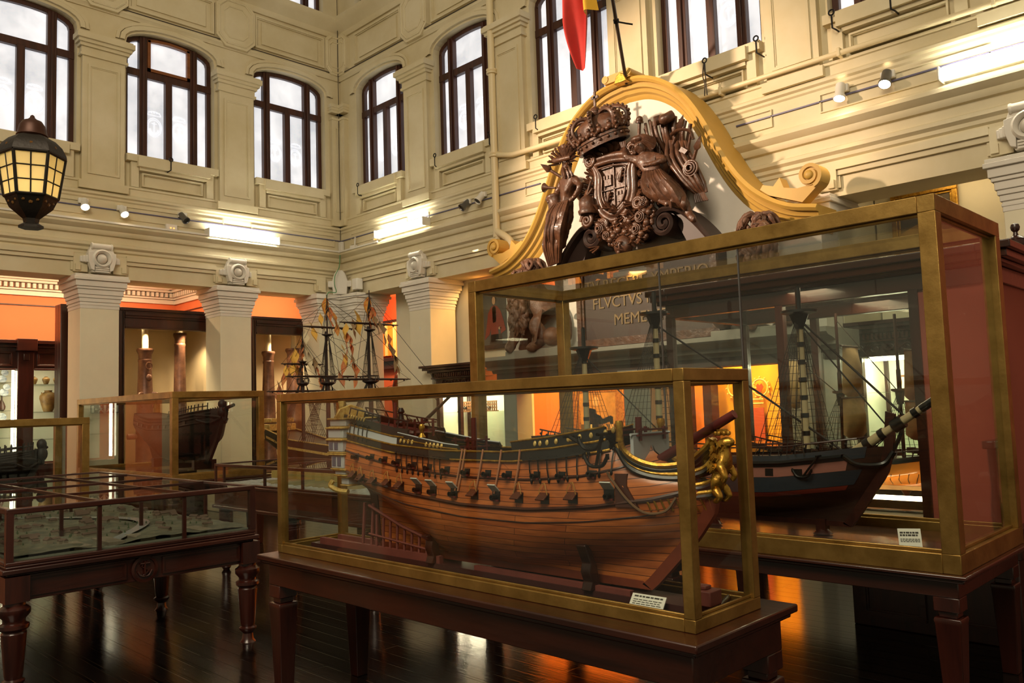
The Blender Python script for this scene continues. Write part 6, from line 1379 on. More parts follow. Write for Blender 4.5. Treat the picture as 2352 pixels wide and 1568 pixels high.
for y in (6.3, 7.08, 7.86): MB().box(gx0 + .04, y - .01, zt - .03, gx1 - .04, y + .01, zt + .001).build('top_bar', K['mahog'], o)
for x, y in [(x, y) for x in (gx0 + .02, gx0 + .52, gx0 + 1.06, gx1 - .02) for y in (gy0 + .02, gy1 - .02)] + [(x, y) for x in (gx0 + .02, gx1 - .02) for y in (6.3, 7.08, 7.86)] + [(gx0 + .52, 6.3), (gx0 + 1.06, 6.3), (gx0 + .52, 7.86), (gx0 + 1.06, 7.86)]:
    w = .02 if x in (gx0 + .02, gx1 - .02) and y in (gy0 + .02, gy1 - .02) else .011
    MB().box(x - w, y - w, .785, x + w, y + w, zt - .03).build('post', K['mahogz'], o)
MB().box(gx0 + .03, gy0 + .03, zt - .012, gx1 - .03, gy1 - .03, zt - .008).build('top_glass', K['glass'], o)
for y in (gy0 + .02, gy1 - .02): MB().box(gx0 + .03, y - .002, .785, gx1 - .03, y + .002, zt - .03).build('side_glass', K['glass'], o)
for x in (gx0 + .02, gx1 - .02): MB().box(x - .002, gy0 + .03, .785, x + .002, gy1 - .03, zt - .03).build('side_glass', K['glass'], o)
# the relief map inside
o = thing('relief_map', 'grey green relief map of a dockyard town inside the glass topped table', 'model', (2.15, 7.1, .77))
from mathutils import noise
def ground(u, w):
    x, y = lerp(gx0 + .05, gx1 - .05, u), lerp(gy0 + .05, gy1 - .05, w); h = .02 + .035 * max(0, noise.noise((x * 2.2, y * 2.2, .3))) + .01 * noise.noise((x * 9, y * 9, 2))
    riv = abs((x - 2.2) - .35 * sin(y * 2.1)); return (x, y, .79 + h * min(1, riv * 5) )
MB().box(gx0 + .035, gy0 + .035, .762, gx1 - .035, gy1 - .035, .795).build('map_board', mat('map_board', (100, 104, 90), .7), o)
MB().grid(ground, 60, 110).build('terrain', mat('painted_terrain', (104, 100, 80), .85, var=.6, vscale=14, col2=(62, 66, 54)), o)
mb = MB(); mb.grid(lambda u, w: (2.2 + .35 * sin(lerp(5.7, 8.5, w) * 2.1) + (u - .5) * .09, lerp(5.7, 8.5, w), .812), 3, 60); mb.build('river', mat('painted_water', (150, 156, 158), .15), o)
wl = mat('model_house_wall', (128, 118, 100), .8, var=.4); rf = mat('model_roof', (92, 74, 62), .7, var=.3)
random.seed(21); hs = []
for k in range(95):
    x, y = lerp(1.45, 2.85, random.random()), lerp(5.75, 8.4, random.random())
    if abs(x - 2.2 - .35 * sin(y * 2.1)) < .1: continue
    L, w, h = .04 + .1 * random.random() ** 2, .022 + .02 * random.random(), .014 + .014 * random.random(); z = ground((x - gx0 - .05) / (gx1 - gx0 - .1), (y - gy0 - .05) / (gy1 - gy0 - .1))[2] - .004; m = M.Rotation(random.choice((.2, .2 + pi / 2)), 3, 'Z'); c = V((x, y, z))
    mb = MB(); mb.obox(c + V((0, 0, h / 2)), (L, w, h), m); hb = mb.build('model_house', wl, o)
    vs = [c + m @ V((a * L / 2 * 1.06, b_ * w / 2 * 1.15, h)) for a in (-1, 1) for b_ in (-1, 1)] + [c + m @ V((a * L / 2 * 1.06, 0, h + w * .45)) for a in (-1, 1)]
    mb = MB(); mb.add(vs, [(0, 2, 5, 4), (1, 4, 5, 3), (0, 4, 1), (2, 3, 5), (0, 1, 3, 2)]); mb.build('model_roof', rf, hb)
for k in range(5): mb = MB(); mb.box(1.75 + .2 * k, 5.62, .79, 1.85 + .2 * k, 5.9 + .04 * (k % 2), .815); mb.build('dry_dock', wl, o)
mb = MB()
for k in range(160):
    x = 1.5 + 1.3 * random.random(); y = 5.8 + 2.7 * random.random(); mb.lathe([(.008, 0), (.002, .02)], (x, y, .81), 5)
mb.build('model_trees', mat('model_foliage', (64, 76, 52), .9), o)['kind'] = 'stuff'

# =================================================================== second relief-map table, behind the front case
o = TE = thing('relief_table', 'smaller mahogany glass topped table with a fortress model behind the front case', 'display table', (4.45, 7.0, 0))
x0, x1, y0, y1 = 3.98, 4.95, 5.6, 8.42
mb = MB(); mb.box(x0, y0, .66, x1, y1, .87); mb.box(x0 - .02, y0 - .02, .64, x1 + .02, y1 + .02, .675); mb.box(x0 - .01, y0 - .01, .86, x1 + .01, y1 + .01, .89); mb.build('plinth', K['mahogy'], o, bevel=.008)
for x in (x0 + .08, x1 - .08):
    for y in (y0 + .1, 7, y1 - .1): MB().lathe([(.03, 0), (.05, .03), (.04, .06), (.055, .3), (.045, .32), (.07, .36), (.07, .64)], (x, y, 0), 16).build('leg', K['mahogz'], o)
mb = MB()
for z0_, z1_ in ((.89, .91), (1.07, 1.1)):
    mb.box(x0, y0, z0_, x1, y0 + .03, z1_); mb.box(x0, y1 - .03, z0_, x1, y1, z1_); mb.box(x0, y0 + .03, z0_, x0 + .03, y1 - .03, z1_); mb.box(x1 - .03, y0 + .03, z0_, x1, y1 - .03, z1_)
for y in (6.5, 7.5): mb.box(x0, y - .01, 1.08, x1, y + .01, 1.1)
mb.build('case_frame', K['mahogy'], o, bevel=.004)
for x in (x0 + .012, x1 - .012):
    for y in (y0 + .012, 6.03, 6.68, 7.37, y1 - .2, y1 - .012): MB().box(x - .011, y - .011, .9, x + .011, y + .011, 1.08).build('post', K['mahogz'], o)
MB().box(x0 + .01, y0 + .01, 1.088, x1 - .01, y1 - .01, 1.092).build('top_glass', K['glass'], o)
for x in (x0 + .012, x1 - .012): MB().box(x - .002, y0 + .02, .9, x + .002, y1 - .02, 1.08).build('side_glass', K['glass'], o)
o = thing('relief_map', 'pale fortress and sea relief map inside the smaller glass topped table', 'model', (4.45, 7, .9))
MB().grid(lambda u, w: (lerp(x0 + .04, x1 - .04, u), lerp(y0 + .04, y1 - .04, w), .895 + .012 * noise.noise((u * 14, w * 40, 0))), 30, 80).build('sea', mat('model_sea', (132, 142, 152), .3, var=.6, vscale=30, col2=(220, 222, 222)), o)
MB().grid(lambda u, w: (lerp(4.25, 4.8, u), lerp(6.3, 8.1, w), .89 + .05 * sin(u * pi) ** .6 * sin(w * pi) ** .6 + .012 * noise.noise((u * 6, w * 14, 5))), 16, 36).build('island', mat('model_rock', (150, 136, 96), .85, var=.4, vscale=12), o)
for k in range(9):
    y = 6.55 + .17 * k; mb = MB(); h = .05 + .05 * (k % 3 == 1); mb.box(4.42, y, .93, 4.6, y + .11, .94 + h)
    for q in range(3): mb.box(4.42 + q * .065, y, .94 + h, 4.45 + q * .065, y + .11, .955 + h)
    mb.build('fort_block', mat('fort_ochre', (176, 150, 84), .8) if k == 0 else bpy.data.materials['fort_ochre'], o)

# =================================================================== dark old hulls in the two brass cases on the left
table('dark table under the brass case with the old dark hull', 3.98, 5.25, 9.55, 12.95, .85, .7, .12, .08, .05, (), .03)
brass_case('brass framed case with an old dark ship hull standing before the cream columns', 4.03, 5.2, 9.6, 12.9, .85, 1.9, .075, K['baseboard'], (), .012)
dk = mat('old_dark_oak', (30, 23, 18), .55, var=.45, vscale=9, bump=.2, bscale=30, col2=(17, 13, 11))
def old_hull(label, S, rails, prow, u1=.96):
    o = thing('model_ship', label, 'model ship', tuple(S.W((S.ys + S.yb) / 2, 0, S.zk)))
    S.hull(o, dk, 40, 16); S.stempiece(o, dk, .02, .05, ztop=S.zr(1) + .01); z = S.zr
    for f in (.02, .09, .16, .27): S.bead(o, dk, 0.02, .97, lambda u: z(u) - f * (S.zr(.5) - S.zk), .012, .004, 'wale')
    S.deck(o, dk, -.01)
    mb = MB(); st = [lerp(rails[0], rails[1], k / 15) for k in range(16)]
    for sd in (-1, 1):
        T_ = [S.P(u, z(u) + .045, -.01, sd) for u in st]; mb.tube(T_, .007, 5)
        for u in st: mb.tube([S.P(u, z(u) - .01, -.01, sd), S.P(u, z(u) + .085, -.01, sd)], .007, 5)
    mb.build('timber_heads', dk, o)
    for k in range(9):
        u = .12 + .085 * k; p, A_, U_, N_ = S.frame(u, z(u) - .2 * (z(u) - S.zk)); MB().obox(p + N_ * .003, (.06, .05, .012), M((A_, U_, N_)).transposed()).build('gunport', K['black'], o)
    if prow:
        b = S.W(S.yb - .02, 0, z(1) - .03); e = S.W(S.yb - .36 * prow, 0, z(1) + .03); mb = MB(); mb.tube([b, e], [.025, .022], 8); mb.build('bowsprit', K['mahogy'], o)
        f = S.W(S.yb - .04, 0, z(1)); mb = MB(); mb.ball(f + V((0, 0, .05)), (.05, .05, .06), 10, 8); mb.ball(f + V((0, 0, -.05)), (.06, .06, .08), 10, 8); mb.tube(smooth_path([f + V((0, 0, -.1)), S.W(S.yb - .14 * prow, 0, z(1) - .16), S.W(S.yb - .2 * prow, 0, z(1) - .02)]), .014, 6); mb.tube([S.W(S.yb - .2 * prow, -.03, z(1) - .16), S.W(S.yb - .21 * prow, -.03, z(1) + .08)], .012, 6); mb.build('figurehead', dk, o)
        for sd in (-1, 1):
            for q in (.06, .12): MB().tube(smooth_path([S.P(.9, z(.9) - q, .015, sd), S.P(.97, z(.97) - q * 1.5, .015, sd), S.W(S.yb - .06 * prow, sd * .02, z(1) - .12)]), .018, 6).build('head_rail', dk, o)
    mb = MB()
    for f in (.25, .55, .8):
        a = lerp(S.ys, S.yb, f); c = S.W(a, 0, S.zk); mb.obox(c + V((0, 0, -.03)), (.3, .08, .12) if not S.turn else (.08, .2, .12))
    mb.build('cradle', K['mahogy'], o)
    return o
SC_ = Ship(4.87, 12.5, 10.12, .56, 1.0, [(0, 1.68), (.3, 1.6), (.6, 1.6), (1, 1.7)], [(.9, 10.6), (1.0, 10.5), (1.3, 10.25), (1.5, 10.14), (1.8, 10.12)], [(.9, 12.2), (1.2, 12.4), (1.7, 12.5)], .12, .5, .72)
old_hull('old blackened ship hull, bow to the right, in the case before the cream columns', SC_, (.55, .95), 1)
table('dark table under the low brass case at the left edge', .2, 3.1, 9.15, 10.2, .85, .7, .12, .08, .05, (), .03)
brass_case('low brass framed case at the left edge holding a dark hull', .25, 3.0, 9.2, 10.15, .85, 1.63, .07, K['baseboard'], (), .012)
SD_ = Ship(0, 2.7, .5, .4, .98, [(0, 1.5), (.3, 1.33), (.6, 1.27), (.8, 1.27), (1, 1.31)], [(.9, .72), (1.05, .58), (1.2, .52), (1.5, .5)], [(.9, 2.5), (1.5, 2.7)], .12, .5, .72)
SD_.turn = (.45, 9.7, 1)
old_hull('blackened ship hull seen from its side in the low case at the left edge', SD_, (.6, .98), .25)
# exit sign on the first column, small framed notice
sg = mat('exit_sign_green', (58, 74, 74), .5); wh = mat('exit_sign_white', (214, 220, 210), .5)
o = thing('exit_sign', 'dark exit sign with a white running figure on the cream column', 'sign', (4.4, 13.17, 1.76))
def exit_sign(o, x, flip=1):
    P = lambda a, e, k: (x + flip * a, 13.185 - k, 1.76 + e); mb = MB(); mb.prism([(-.09, -.065), (.09, -.065), (.09, .065), (-.09, .065)], P, 0, .012); mb.build('plate', sg, o)
    mb = MB()
    mb.prism([(-.08, -.05), (-.045, -.05), (-.045, .05), (-.08, .05)], P, .012, .015); mb.prism([(-.035, 0), (-.015, .02), (-.015, .006), (.01, .006), (.01, -.006), (-.015, -.006), (-.015, -.02)], P, .012, .015)
    mb.prism([(.035 + .013 * cos(k * pi / 5), .042 + .013 * sin(k * pi / 5)) for k in range(10)], P, .012, .015)
    mb.tube([P(.04, .025, .013), P(.05, -.01, .013), P(.03, -.03, .013), P(.02, -.055, .013)], .006, 5); mb.tube([P(.05, -.01, .013), P(.07, -.025, .013), P(.085, -.05, .013)], .006, 5); mb.tube([P(.02, .0, .013), P(.03, .02, .013), P(.045, .022, .013), P(.06, .0, .013), P(.075, .005, .013)], .005, 5)
    mb.build('running_figure', wh, o)
exit_sign(o, 4.4)
o = thing('exit_sign', 'mirrored exit sign added for the reflection of the real one in the case glass', 'sign', (4.62, 13.17, 1.76)); exit_sign(o, 4.62, -1)  # mirrored plate built in place of the sign's reflection in the glass

# =================================================================== flag dressed ship behind
FS = Ship(6.0, 10.7, 7.7, .62, .82, [(0, 1.4), (.25, 1.25), (.6, 1.18), (1, 1.3)], [(.8, 8.05), (1.0, 7.9), (1.2, 7.74), (1.5, 7.68)], [(.8, 10.45), (1.4, 10.7)], .12, .5, .72)
table('dark table under the flag dressed ship', 5.55, 6.45, 7.3, 10.95, .72, .6, .1, .07, .05, (), .03)
o = AF = thing('model_ship', 'black hulled model ship dressed with many little signal flags', 'model ship', (6, 9.2, .72))
FS.hull(o, K['black'], 40, 14); FS.stempiece(o, K['darkwood'], .02, .05); FS.band(o, cream, .02, .95, lambda u: FS.zr(u) - .12, lambda u: FS.zr(u) - .09, .004, 'cream_strake'); FS.deck(o, K['darkwood']); FS.bead(o, cream, .0, .98, lambda u: FS.zr(u), .01, .004, 'rail')
mb = MB(); mb.box(5.97, 7.95, .74, 6.03, 10.4, .83); mb.build('stand', K['darkwood'], o)
mb = MB(); 
for z0_, z1_, w in ((1.25, 1.33, .2), (1.36, 1.46, .21), (1.48, 1.54, .18)): mb.box(6 - w, 10.55, z0_, 6 + w, 10.8, z1_)
mb.build('stern_gallery', cream, o, bevel=.01)
sp = mat('spar_brown', (44, 30, 24), .5)
MASTS = ((9.38, 1.2, 3.16, 2.62, 1.98), (8.42, 1.15, 3.1, 2.6, 1.96), (10.0, 1.25, 2.72, 2.3, 2.0))
for i, (a, z0_, z3, z2_, z1_) in enumerate(MASTS):
    k = .8 if i == 2 else 1
    mb = MB(); mb.tube([(6, a, z0_), (6, a, z1_ + .05)], [.032 * k, .026 * k], 10); mb.tube([(6, a + .03, z1_ - .1), (6, a + .03, z2_ + .05)], [.022 * k, .016 * k], 10); mb.tube([(6, a, z2_ - .08), (6, a, z3)], [.013 * k, .006], 8); mb.build('mast', sp, o)
    mb = MB(); mb.lathe([(.05, -.03), (.1 * k, 0), (.1 * k, .015), (.0, .015)], (6, a, z1_), 14)
    mb.tube([(6 + .1 * k * cos(t), a + .1 * k * sin(t), z1_ + .07) for t in [pi * q / 8 for q in range(17)]], .006, 5)
    for q in range(8): t = pi * q / 4; mb.tube([(6 + .1 * k * cos(t), a + .1 * k * sin(t), z1_), (6 + .1 * k * cos(t), a + .1 * k * sin(t), z1_ + .07)], .005, 4)
    mb.lathe([(.03, -.02), (.07 * k, 0), (.07 * k, .01), (0, .01)], (6, a, z2_), 12)
    mb.build('fighting_top', sp, o)
    FS.shrouds(o, a, z1_, .35, 8, FS.zr(.5) + .02, .03, .004, K['rope'], .07, top=.12)
    mb = MB()
    for sd in (-1, 1):
        for q in range(5): mb.tube([(6 + sd * .09 * k, a - .06 + .03 * q, z1_ + .02), (6 + sd * .02, a, z2_)], .0035, 4)
        for q in range(3): mb.tube([(6 + sd * .06 * k, a - .03 + .03 * q, z2_), (6, a, z3 - .1)], .003, 4)
        for zz in (z1_ + .12, z1_ + .22, z1_ + .32, z1_ + .42):
            f = (zz - z1_) / (z2_ - z1_); mb.tube([(6 + sd * lerp(.09 * k, .02, f), a - .06 * (1 - f), zz), (6 + sd * lerp(.09 * k, .02, f), a + .06 * (1 - f), zz)], .003, 3)
    mb.build('topmast_rigging', K['rope'], o)
YARDS = ((9.38, 2.72, .46, .03), (9.38, 2.07, .62, -.0), (8.42, 2.68, .44, 0), (8.42, 1.99, .62, -.0), (10.0, 2.27, .33, 0), (10.0, 1.9, .55, 0))
for a, z, L, d in YARDS:
    mb = MB(); mb.tube([(6 - L, a, z), (6 - L * .5, a, z), (6 + L * .5, a, z), (6 + L, a, z)], [.006, .014, .014, .006], 8)
    for k in range(6): x = 6 - L + L * 2 * (k + .5) / 6; mb.ball((x, a, z - .012), .012, 6, 4)
    y_ = mb.build('yard', sp, o); mb = MB()
    for sd in (-1, 1): mb.tube([(6 + sd * L * .97, a, z), (6, a, z + .35)], .0025, 3); mb.tube([(6 + sd * L * .97, a, z), (6 + sd * .1, a + .9 if a < 9 else a - .8, z - .3)], .0025, 3)
    mb.build('lifts_and_braces', K['rope'], y_)
mb = MB(); b = (6, 7.68, 1.3)
mb.tube([(6, 7.75, 1.25), (6, 6.9, 1.75)], [.03, .015], 8); mb.build('bowsprit', sp, o); mb = MB()
for p, q in (((6, 8.42, 3.02), (6, 6.95, 1.72)), ((6, 8.42, 2.62), (6, 7.1, 1.65)), ((6, 8.42, 1.98), (6, 7.5, 1.4)), ((6, 9.38, 3.1), (6, 8.42, 2.6)), ((6, 9.38, 2.6), (6, 8.42, 2.0)), ((6, 9.38, 2.0), (6, 8.42, 1.3)), ((6, 10, 2.6), (6, 9.38, 2.05)), ((6, 10, 2.3), (6, 10.75, 1.6)), ((6, 9.38, 3.1), (6, 8.42, 3.05)), ((6, 10, 2.7), (6, 10.7, 1.95))): mb.tube([p, q], .0035, 4)
mb.build('stays', K['rope'], o)
FLAGS = [(9.52, 2.86, 'y'), (9.71, 2.76, 'y'), (9.92, 2.62, 'w'), (10.01, 2.55, 'r'), (10.21, 2.41, 'y'), (9.83, 2.4, 'w'), (10.27, 2.31, 'y'), (10.45, 2.22, 'y'), (10.54, 2.09, 'r'), (10.65, 1.97, 'c'), (10.02, 2.39, 'r'), (10.11, 2.2, 'o'), (9.59, 2.15, 'r'), (9.54, 2.01, 'r'), (9.69, 2.26, 't'), (9.16, 2.82, 'o'), (8.96, 2.66, 'y'), (8.93, 2.54, 'r'), (8.97, 2.39, 'y'), (9.01, 2.27, 'r'), (9.08, 2.11, 'c'), (8.66, 2.8, 'y'), (8.77, 2.71, 't'), (8.41, 2.86, 'r'), (8.29, 2.72, 't'), (8.14, 2.59, 't'), (8.83, 2.5, 'r'), (8.82, 2.39, 'r'), (8.77, 2.24, 't'), (8.75, 2.12, 'r'), (8.0, 2.44, 'r'), (7.95, 2.31, 't'), (7.89, 2.19, 't')]
FM = {'y': mat('faded_yellow_bunting', (222, 176, 72), .8), 'r': mat('faded_red_bunting', (186, 62, 40), .8, var=.5, vscale=25, col2=(196, 150, 84)), 'w': mat('white_bunting', (214, 204, 170), .8), 'o': mat('striped_bunting', (190, 98, 44), .8, var=.6, vscale=30, col2=(204, 158, 62)), 'c': mat('cream_bunting', (178, 152, 108), .8, var=.4, vscale=20, col2=(186, 84, 52)), 't': mat('tan_bunting', (150, 122, 84), .8, var=.4, vscale=25)}
random.seed(4)
for i, (y, z, c) in enumerate(FLAGS):
    sk, L, h, ph = random.uniform(-.4, .4), random.uniform(.19, .27), random.uniform(.17, .26), random.random() * 6
    MB().grid(lambda u, w: (6.0 + .02 * sin(u * 7 + ph) + (w - .5) * .07, y + (w - .5) * h * (1 - .55 * u * (c in 'rt')) + sk * (u - .5) * h, z + .05 - u * L + (w - .5) * h * .5), 6, 4).build('signal_flag', FM[c], o)
for a, z in ((9.38, 3.0), (8.42, 2.9)):
    MB().grid(lambda u, w: (6 + .03 * sin(u * 6 + w * 3), a + .02 + (w - .3) * .16 * (.25 + u) * (1 - .7 * u * u), z + .12 - u * .3), 10, 6).build('ensign', FM['o'], o)
    MB().grid(lambda u, w: (6.02 + .03 * sin(u * 6 + w * 3), a - .06 + w * .14 * (1 - .6 * u) - u * .06, z - .02 - u * .26 + w * .03), 10, 6).build('ensign', FM['r'], o)
mb = MB(); 
for p, q in (((9.5, 3.05), (10.7, 1.9)), ((9.36, 3.05), (9.1, 2.05)), ((8.46, 3.0), (8.75, 2.05)), ((8.4, 3.0), (7.8, 2.05)), ((9.36, 3.0), (8.85, 2.3))): mb.tube([(6, p[0], p[1]), (6, q[0], q[1])], .003, 4)
mb.build('signal_halyards', K['rope'], o)

# =================================================================== tall wooden glass cabinet at the right, red lined end
o = GC = thing('glass_cabinet', 'tall wooden glass cabinet with carved urn finial and red lined end at the right', 'cabinet', (6.5, 2.7, 0))
x0, x1, y0, y1, zt = 5.85, 7.15, 1.45, 3.95, 2.52
mb = MB()
for e, a, b_ in ((.0, 2.29, 2.4), (.05, 2.4, 2.43), (.09, 2.43, 2.48), (.12, 2.48, 2.53)):
    mb.box(x0 - e, y0 - e, a, x1 + e, y0 + .08, b_); mb.box(x0 - e, y1 - .08, a, x1 + e, y1 + e, b_); mb.box(x0 - e, y0 + .08, a, x0 + .08, y1 - .08, b_); mb.box(x1 - .08, y0 + .08, a, x1 + e, y1 - .08, b_)
mb.build('cornice', K['mahogy'], o, bevel=.006)
for x, y in [(x0, y0), (x1 - .06, y0), (x0, y1 - .06), (x1 - .06, y1 - .06), (x0, 1.93), (x0, 2.9), (x1 - .06, 2.26), (x1 - .06, 3.2)]: MB().box(x, y, .72, x + .06, y + .06, 2.3).build('post', K['mahogz'], o)
mb = MB(); mb.box(x0 - .03, y0 - .03, .55, x1 + .03, y1 + .03, .74); mb.box(x0, y0, .0, x1, 2.5, .56); mb.build('base', K['darkwood'], o, bevel=.008)
mb = MB(); F = lambda s, d, z: (x0 - d, s, z)
for k in range(2): border(mb, F, y0 + .08 + k * .48, .08, y0 + .5 + k * .48, .5, .03, 0, .02)
mb.build('base_panels', K['mahogy'], o)
for x in (x0 + .06, x1 - .06): mb = MB(); leg_square(mb, x, y1 - .08, .56, .11, .08); mb.build('leg', K['darkwood'], o)
MB().box(x0 + .02, y0 + .06, .74, x0 + .04, 1.93, 2.3).build('red_side_lining', K['red'], o)
MB().box(x0 + .06, y0 + .02, .74, x1 - .06, y0 + .04, 2.3).build('red_end_lining', K['red'], o)
MB().box(x0 + .025, 1.99, .74, x0 + .03, y1 - .06, 2.29).build('side_glass', K['glass'], o); MB().box(x1 - .03, y0 + .06, .74, x1 - .025, y1 - .06, 2.29).build('side_glass', K['glass'], o)
MB().box(x0 + .05, y0 + .05, 2.4, x1 - .05, y1 - .05, 2.404).build('top_glass', K['glass'], o)
MB().box(x0 + .06, y0 + .06, .741, x1 - .06, y1 - .06, .75).build('pale_base_board', mat('pale_base_board', (176, 158, 136), .6), o)
def finial(x, y):
    MB().lathe([(.03, 2.53), (.035, 2.55), (.02, 2.56), (.05, 2.58), (.062, 2.61), (.058, 2.63), (.063, 2.64), (.045, 2.655), (.018, 2.665), (.013, 2.69), (.026, 2.705), (.03, 2.725), (.024, 2.745), (.003, 2.755)], (x, y, 0), 20).build('urn_finial', K['darkwood'], o)
finial(6.5, 1.47); finial(7.1, 1.5)
GS = Ship(6.45, 3.5, 1.98, .42, .9, [(0, 1.24), (.4, 1.12), (.8, 1.12), (1, 1.16)], [(.85, 2.2), (.95, 2.1), (1.05, 2.03), (1.2, 1.97)], [(.85, 3.3), (1.2, 3.5)], .1, .5, .72)
o = thing('model_ship', 'copper orange hulled model ship with sails lit from below in the right cabinet', 'model ship', (6.45, 2.7, .75))
GS.hull(o, mat('honey_varnish', (214, 132, 52), .25, coat=.4, var=.15, vscale=6), 40, 18); GS.stempiece(o, K['ochrec'], .014, .03)
mb = MB()
for k in range(20): a = 2.12 + .055 * k; u = GS.u_at(a, 1.0); mb.tube([GS.P(u, .93, .002), GS.P(u, .97, .003), GS.P(u + .006, 1.01, .003)], .0035, 5)
mb.build('rib_lines', K['mahogy'], o)
GS.band(o, K['black'], .02, .97, lambda u: GS.zr(u) - .035, lambda u: GS.zr(u) + .005, .004, 'black_strake'); GS.bead(o, K['mahogy'], .02, .97, lambda u: GS.zr(u) + .05, .006, -.01, 'top_rail'); GS.deck(o, K['mahogy'], .0)
mb = MB()
for k in range(26): u = .04 + .036 * k; mb.tube([GS.P(u, GS.zr(u), -.01), GS.P(u, GS.zr(u) + .05, -.01)], .005, 4)
mb.build('stanchions', K['darkwood'], o)
random.seed(8); mb = MB()
for k in range(26): y = 2.1 + 1.2 * random.random(); mb.obox((6.45 + .1 * (random.random() - .5), y, 1.15 + .03 * random.random()), (.05, .05, .04))
mb.build('deck_fittings', K['mahogy'], o)
sail = mat('old_sailcloth', (176, 150, 104), .85, var=.25, vscale=10)
for a, zt_ in ((2.3, 2.2), (2.75, 2.25), (3.2, 2.1)):
    GS.mast(o, a, 1.1, zt_, .014, K['darkwood']); GS.shrouds(o, a, 1.62, .2, 6, 1.16, .02); GS.top(o, a, 1.62, .06, K['darkwood'])
for a, z0_, z1_, w0, w1 in ((2.2, 1.58, 1.92, .24, .17), (2.2, 1.3, 1.54, .27, .24), (2.65, 1.62, 1.98, .25, .18), (2.65, 1.3, 1.58, .28, .25), (3.12, 1.55, 1.9, .22, .16)):
    MB().grid(lambda u, w: (6.45 + (u - .5) * 2 * lerp(w0, w1, w) * .8, a - .07 * sin(u * pi) * sin(w * pi), lerp(z0_, z1_, w) - .05 * sin(u * pi) * (1 - w)), 10, 8).build('sail', sail, o)
    MB().tube([(6.45 - w1 * .95, a, z1_), (6.45 + w1 * .95, a, z1_)], .008, 6).build('yard', K['darkwood'], o)
mb = MB(); mb.add([(6.45, 2.1, 1.25), (6.45, 1.75, 1.4), (6.45, 2.2, 1.85), (6.456, 2.1, 1.25), (6.456, 1.75, 1.4), (6.456, 2.2, 1.85)], [(0, 1, 2), (3, 5, 4), (0, 3, 4, 1), (1, 4, 5, 2), (2, 5, 3, 0)]); mb.build('jib', sail, o)
MB().tube([(6.45, 2.08, 1.14), (6.45, 1.68, 1.4)], .014, 8).build('bowsprit', K['darkwood'], o)
mb = MB(); mb.tube([(6.45, 2.3, 2.1), (6.45, 1.7, 1.4)], .004, 4); mb.tube([(6.45, 2.75, 2.2), (6.45, 2.3, 1.6)], .004, 4); mb.tube([(6.45, 3.2, 2.0), (6.45, 2.75, 1.6)], .004, 4); mb.build('stays', K['rope'], o)
mb = MB()
for y in (2.3, 3.1): mb.lathe([(.05, .75), (.025, .77), (.02, .85), (.04, .88)], (6.45, y, 0), 12)
mb.build('pedestal', K['mahogy'], o)
o = thing('strip_lamp', 'bright strip lamp lying under the copper orange ship', 'lamp', (6.25, 2.6, .8))
MB().box(6.13, 2.0, .78, 6.3, 3.6, .84).build('tray', K['mahogy'], o); MB().tube([(6.22, 2.06, .85), (6.22, 3.5, .85)], .014, 10).build('tube', emit('warm_tube', (255, 222, 180), 22), o)
o = thing('photo_card', 'blue sky photo card standing behind the glass at the right', 'card', (6.9, 1.85, 1.25)); MB().box(6.5, 2.02, 1.3, 6.74, 2.03, 1.46).build('panel', mat('blue_photo', (92, 130, 176), .4, var=.5, vscale=9, col2=(206, 210, 214)), o)
MB().box(6.6, 2.03, .75, 6.63, 2.04, 1.32).build('stand', K['iron'], o)
# carved wooden chair rail and red bench at the far right edge
o = thing('turned_railing', 'dark red turned wooden railing at the right edge behind the tall case', 'railing', (7.4, .95, 0))
MB().box(6.6, .9, 1.18, 8.6, .98, 1.24).build('hand_rail', K['mahog'], o, bevel=.01)
for k in range(7): MB().lathe([(.035, 0), (.03, .1), (.045, .3), (.02, .5), (.04, .7), (.025, .9), (.035, 1.18)], (6.7 + k * .28, .94, 0), 12).build('baluster', K['mahogz'], o)
# ------------------------------------------------------------------ camera, light, render look
cam = bpy.data.cameras.new('camera'); co = bpy.data.objects.new('camera', cam); COL.objects.link(co)
yaw, pitch, roll = .790705, .0783409, -.03300977
Fw = V((sin(yaw) * cos(pitch), cos(yaw) * cos(pitch), sin(pitch))); r = V((cos(yaw), -sin(yaw), 0)); u = r.cross(Fw)
r, u = r * cos(roll) + u * sin(roll), u * cos(roll) - r * sin(roll)
m = M((r, u, -Fw)).transposed().to_4x4(); m.translation = (0, 0, 1.6); co.matrix_world = m
cam.sensor_width = 36; cam.lens = 36 * 1888.5 / 2352; cam.clip_start = .05; cam.clip_end = 100
SC.camera = co

def light(kind, name, loc, energy, col, aim=None, size=.2, size_y=None, spot=60, blend=.5):
    d = bpy.data.lights.new(name, kind); d.energy = energy; d.color = lin(col)[:3]
    if kind == 'AREA':
        d.size = size
        if size_y: d.shape = 'RECTANGLE'; d.size_y = size_y
    else: d.shadow_soft_size = size
    if kind == 'SPOT': d.spot_size = R(spot); d.spot_blend = blend
    o = bpy.data.objects.new(name, d); COL.objects.link(o); o.location = loc
    if aim is not None: o.rotation_euler = (V(aim) - V(loc)).to_track_quat('-Z', 'Y').to_euler()
    return o
for loc, aim, e in (((4.18, 13.0, 4.8), (4.1, 11.2, 2), 60), ((4.74, 13.0, 4.78), (4.9, 11.2, 2), 60), ((8.58, 3.5, 4.78), (8.35, 3.45, 3.6), 25), ((8.58, 3.02, 4.78), (7.6, 2.9, 3.2), 40)):
    light('SPOT', 'spot_light', loc, e, (255, 214, 160), aim, .03, spot=80, blend=.7)
# warm spot on the carved arms from the opposite wall
light('SPOT', 'arms_spot', (.5, 9.9, 6.6), 4200, (255, 220, 188), (8.4, 6.2, 4.6), .22, spot=34, blend=.6)
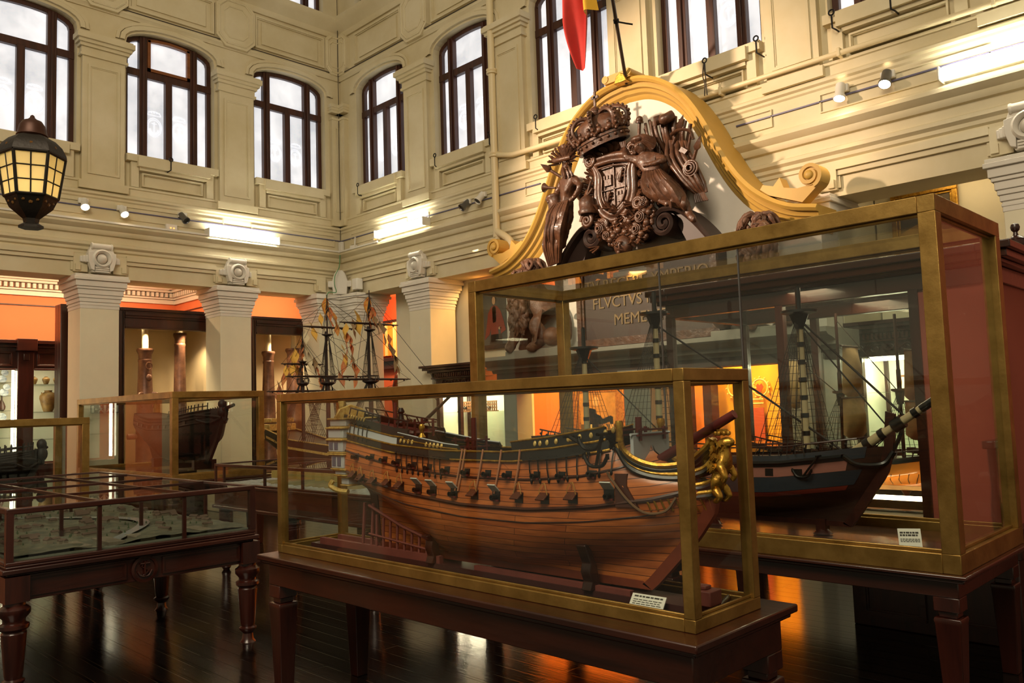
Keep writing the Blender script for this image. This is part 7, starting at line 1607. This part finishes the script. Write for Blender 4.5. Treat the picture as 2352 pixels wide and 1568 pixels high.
# galleries behind the columns
light('AREA', 'aisle_light', (4.5, 14.9, 4.1), 95, (255, 214, 165), (4.5, 15.6, 2), 3.2, .3)
light('AREA', 'aisle_light', (-2.5, 14.9, 4.1), 130, (255, 214, 165), (-2.5, 15.6, 2), 6, .3)
light('AREA', 'aisle_light', (8.3, 14.4, 4.1), 32, (255, 214, 165), (8.3, 15.2, 2.5), 1.8, .3)
light('AREA', 'corner_light', (10.4, 14.8, 3.9), 60, (255, 180, 110), (11.6, 15, 3.1), .5)
for x, y in ((5.5, 14.07), (6.2, 14.07), (8.0, 14.07), (8.9, 14.07)): light('SPOT', 'niche_light', (x, y, 3.06), 70, (255, 224, 175), (x, y + .3, 1), .03, spot=120, blend=.8)
light('AREA', 'gallery_light', (10.3, 6.5, 4.0), 900, (255, 190, 105), (11.4, 6.8, 1.0), .3, 4.5)
light('AREA', 'gallery_light', (10.3, 10, 4.0), 300, (255, 190, 105), (11.4, 10, 1.0), .3, 2)
light('AREA', 'bay_light', (8.0, .6, 3.4), 5, (255, 226, 190), (9.4, .3, 1.8), .6)  # unseen lamp, added to light the mirrored red wall
light('AREA', 'bay_light', (9.4, 2.6, 4.1), 10, (255, 226, 180), (9.6, 2.6, 1), 1.0, .4)
light('AREA', 'bay_light', (9.1, 9.8, 4.1), 8, (255, 230, 190), (9.3, 9.7, 1), 1, .3)
# strip lights inside the two carved showcases and the tall cabinet
light('AREA', 'showcase_light', (9.2, 3.06, 1.96), 30, (255, 240, 205), (9.75, 3.06, 1.5), 1.05, .05).data.size_y = .05
light('AREA', 'showcase_light', (8.84, 9.86, 1.89), 26, (255, 240, 205), (9.35, 9.86, 1.45), .9, .05)
light('AREA', 'cabinet_light', (6.5, 2.7, 2.38), 14, (255, 225, 180), (6.5, 2.7, 1), 2.0, .3)
# one soft unseen lamp, added in place of the hall's upper lamps
light('AREA', 'hall_fill_lamp', (-2.5, 1.0, 8.5), 620, (255, 236, 205), (4.5, 7.0, 2.0), 5)
w = bpy.data.worlds.new('hall_air'); SC.world = w; w.use_nodes = True
w.node_tree.nodes['Background'].inputs[0].default_value = lin((212, 194, 160)); w.node_tree.nodes['Background'].inputs[1].default_value = .33
SC.view_settings.view_transform = 'Standard'; SC.view_settings.look = 'None'; SC.view_settings.gamma = 1; SC.view_settings.use_curve_mapping = False
SC.view_settings.exposure = 0.36
cy = SC.cycles
cy.max_bounces = 8; cy.diffuse_bounces = 3; cy.glossy_bounces = 4; cy.transmission_bounces = 4; cy.transparent_max_bounces = 28
cy.sample_clamp_indirect = 4; cy.caustics_reflective = False; cy.caustics_refractive = False
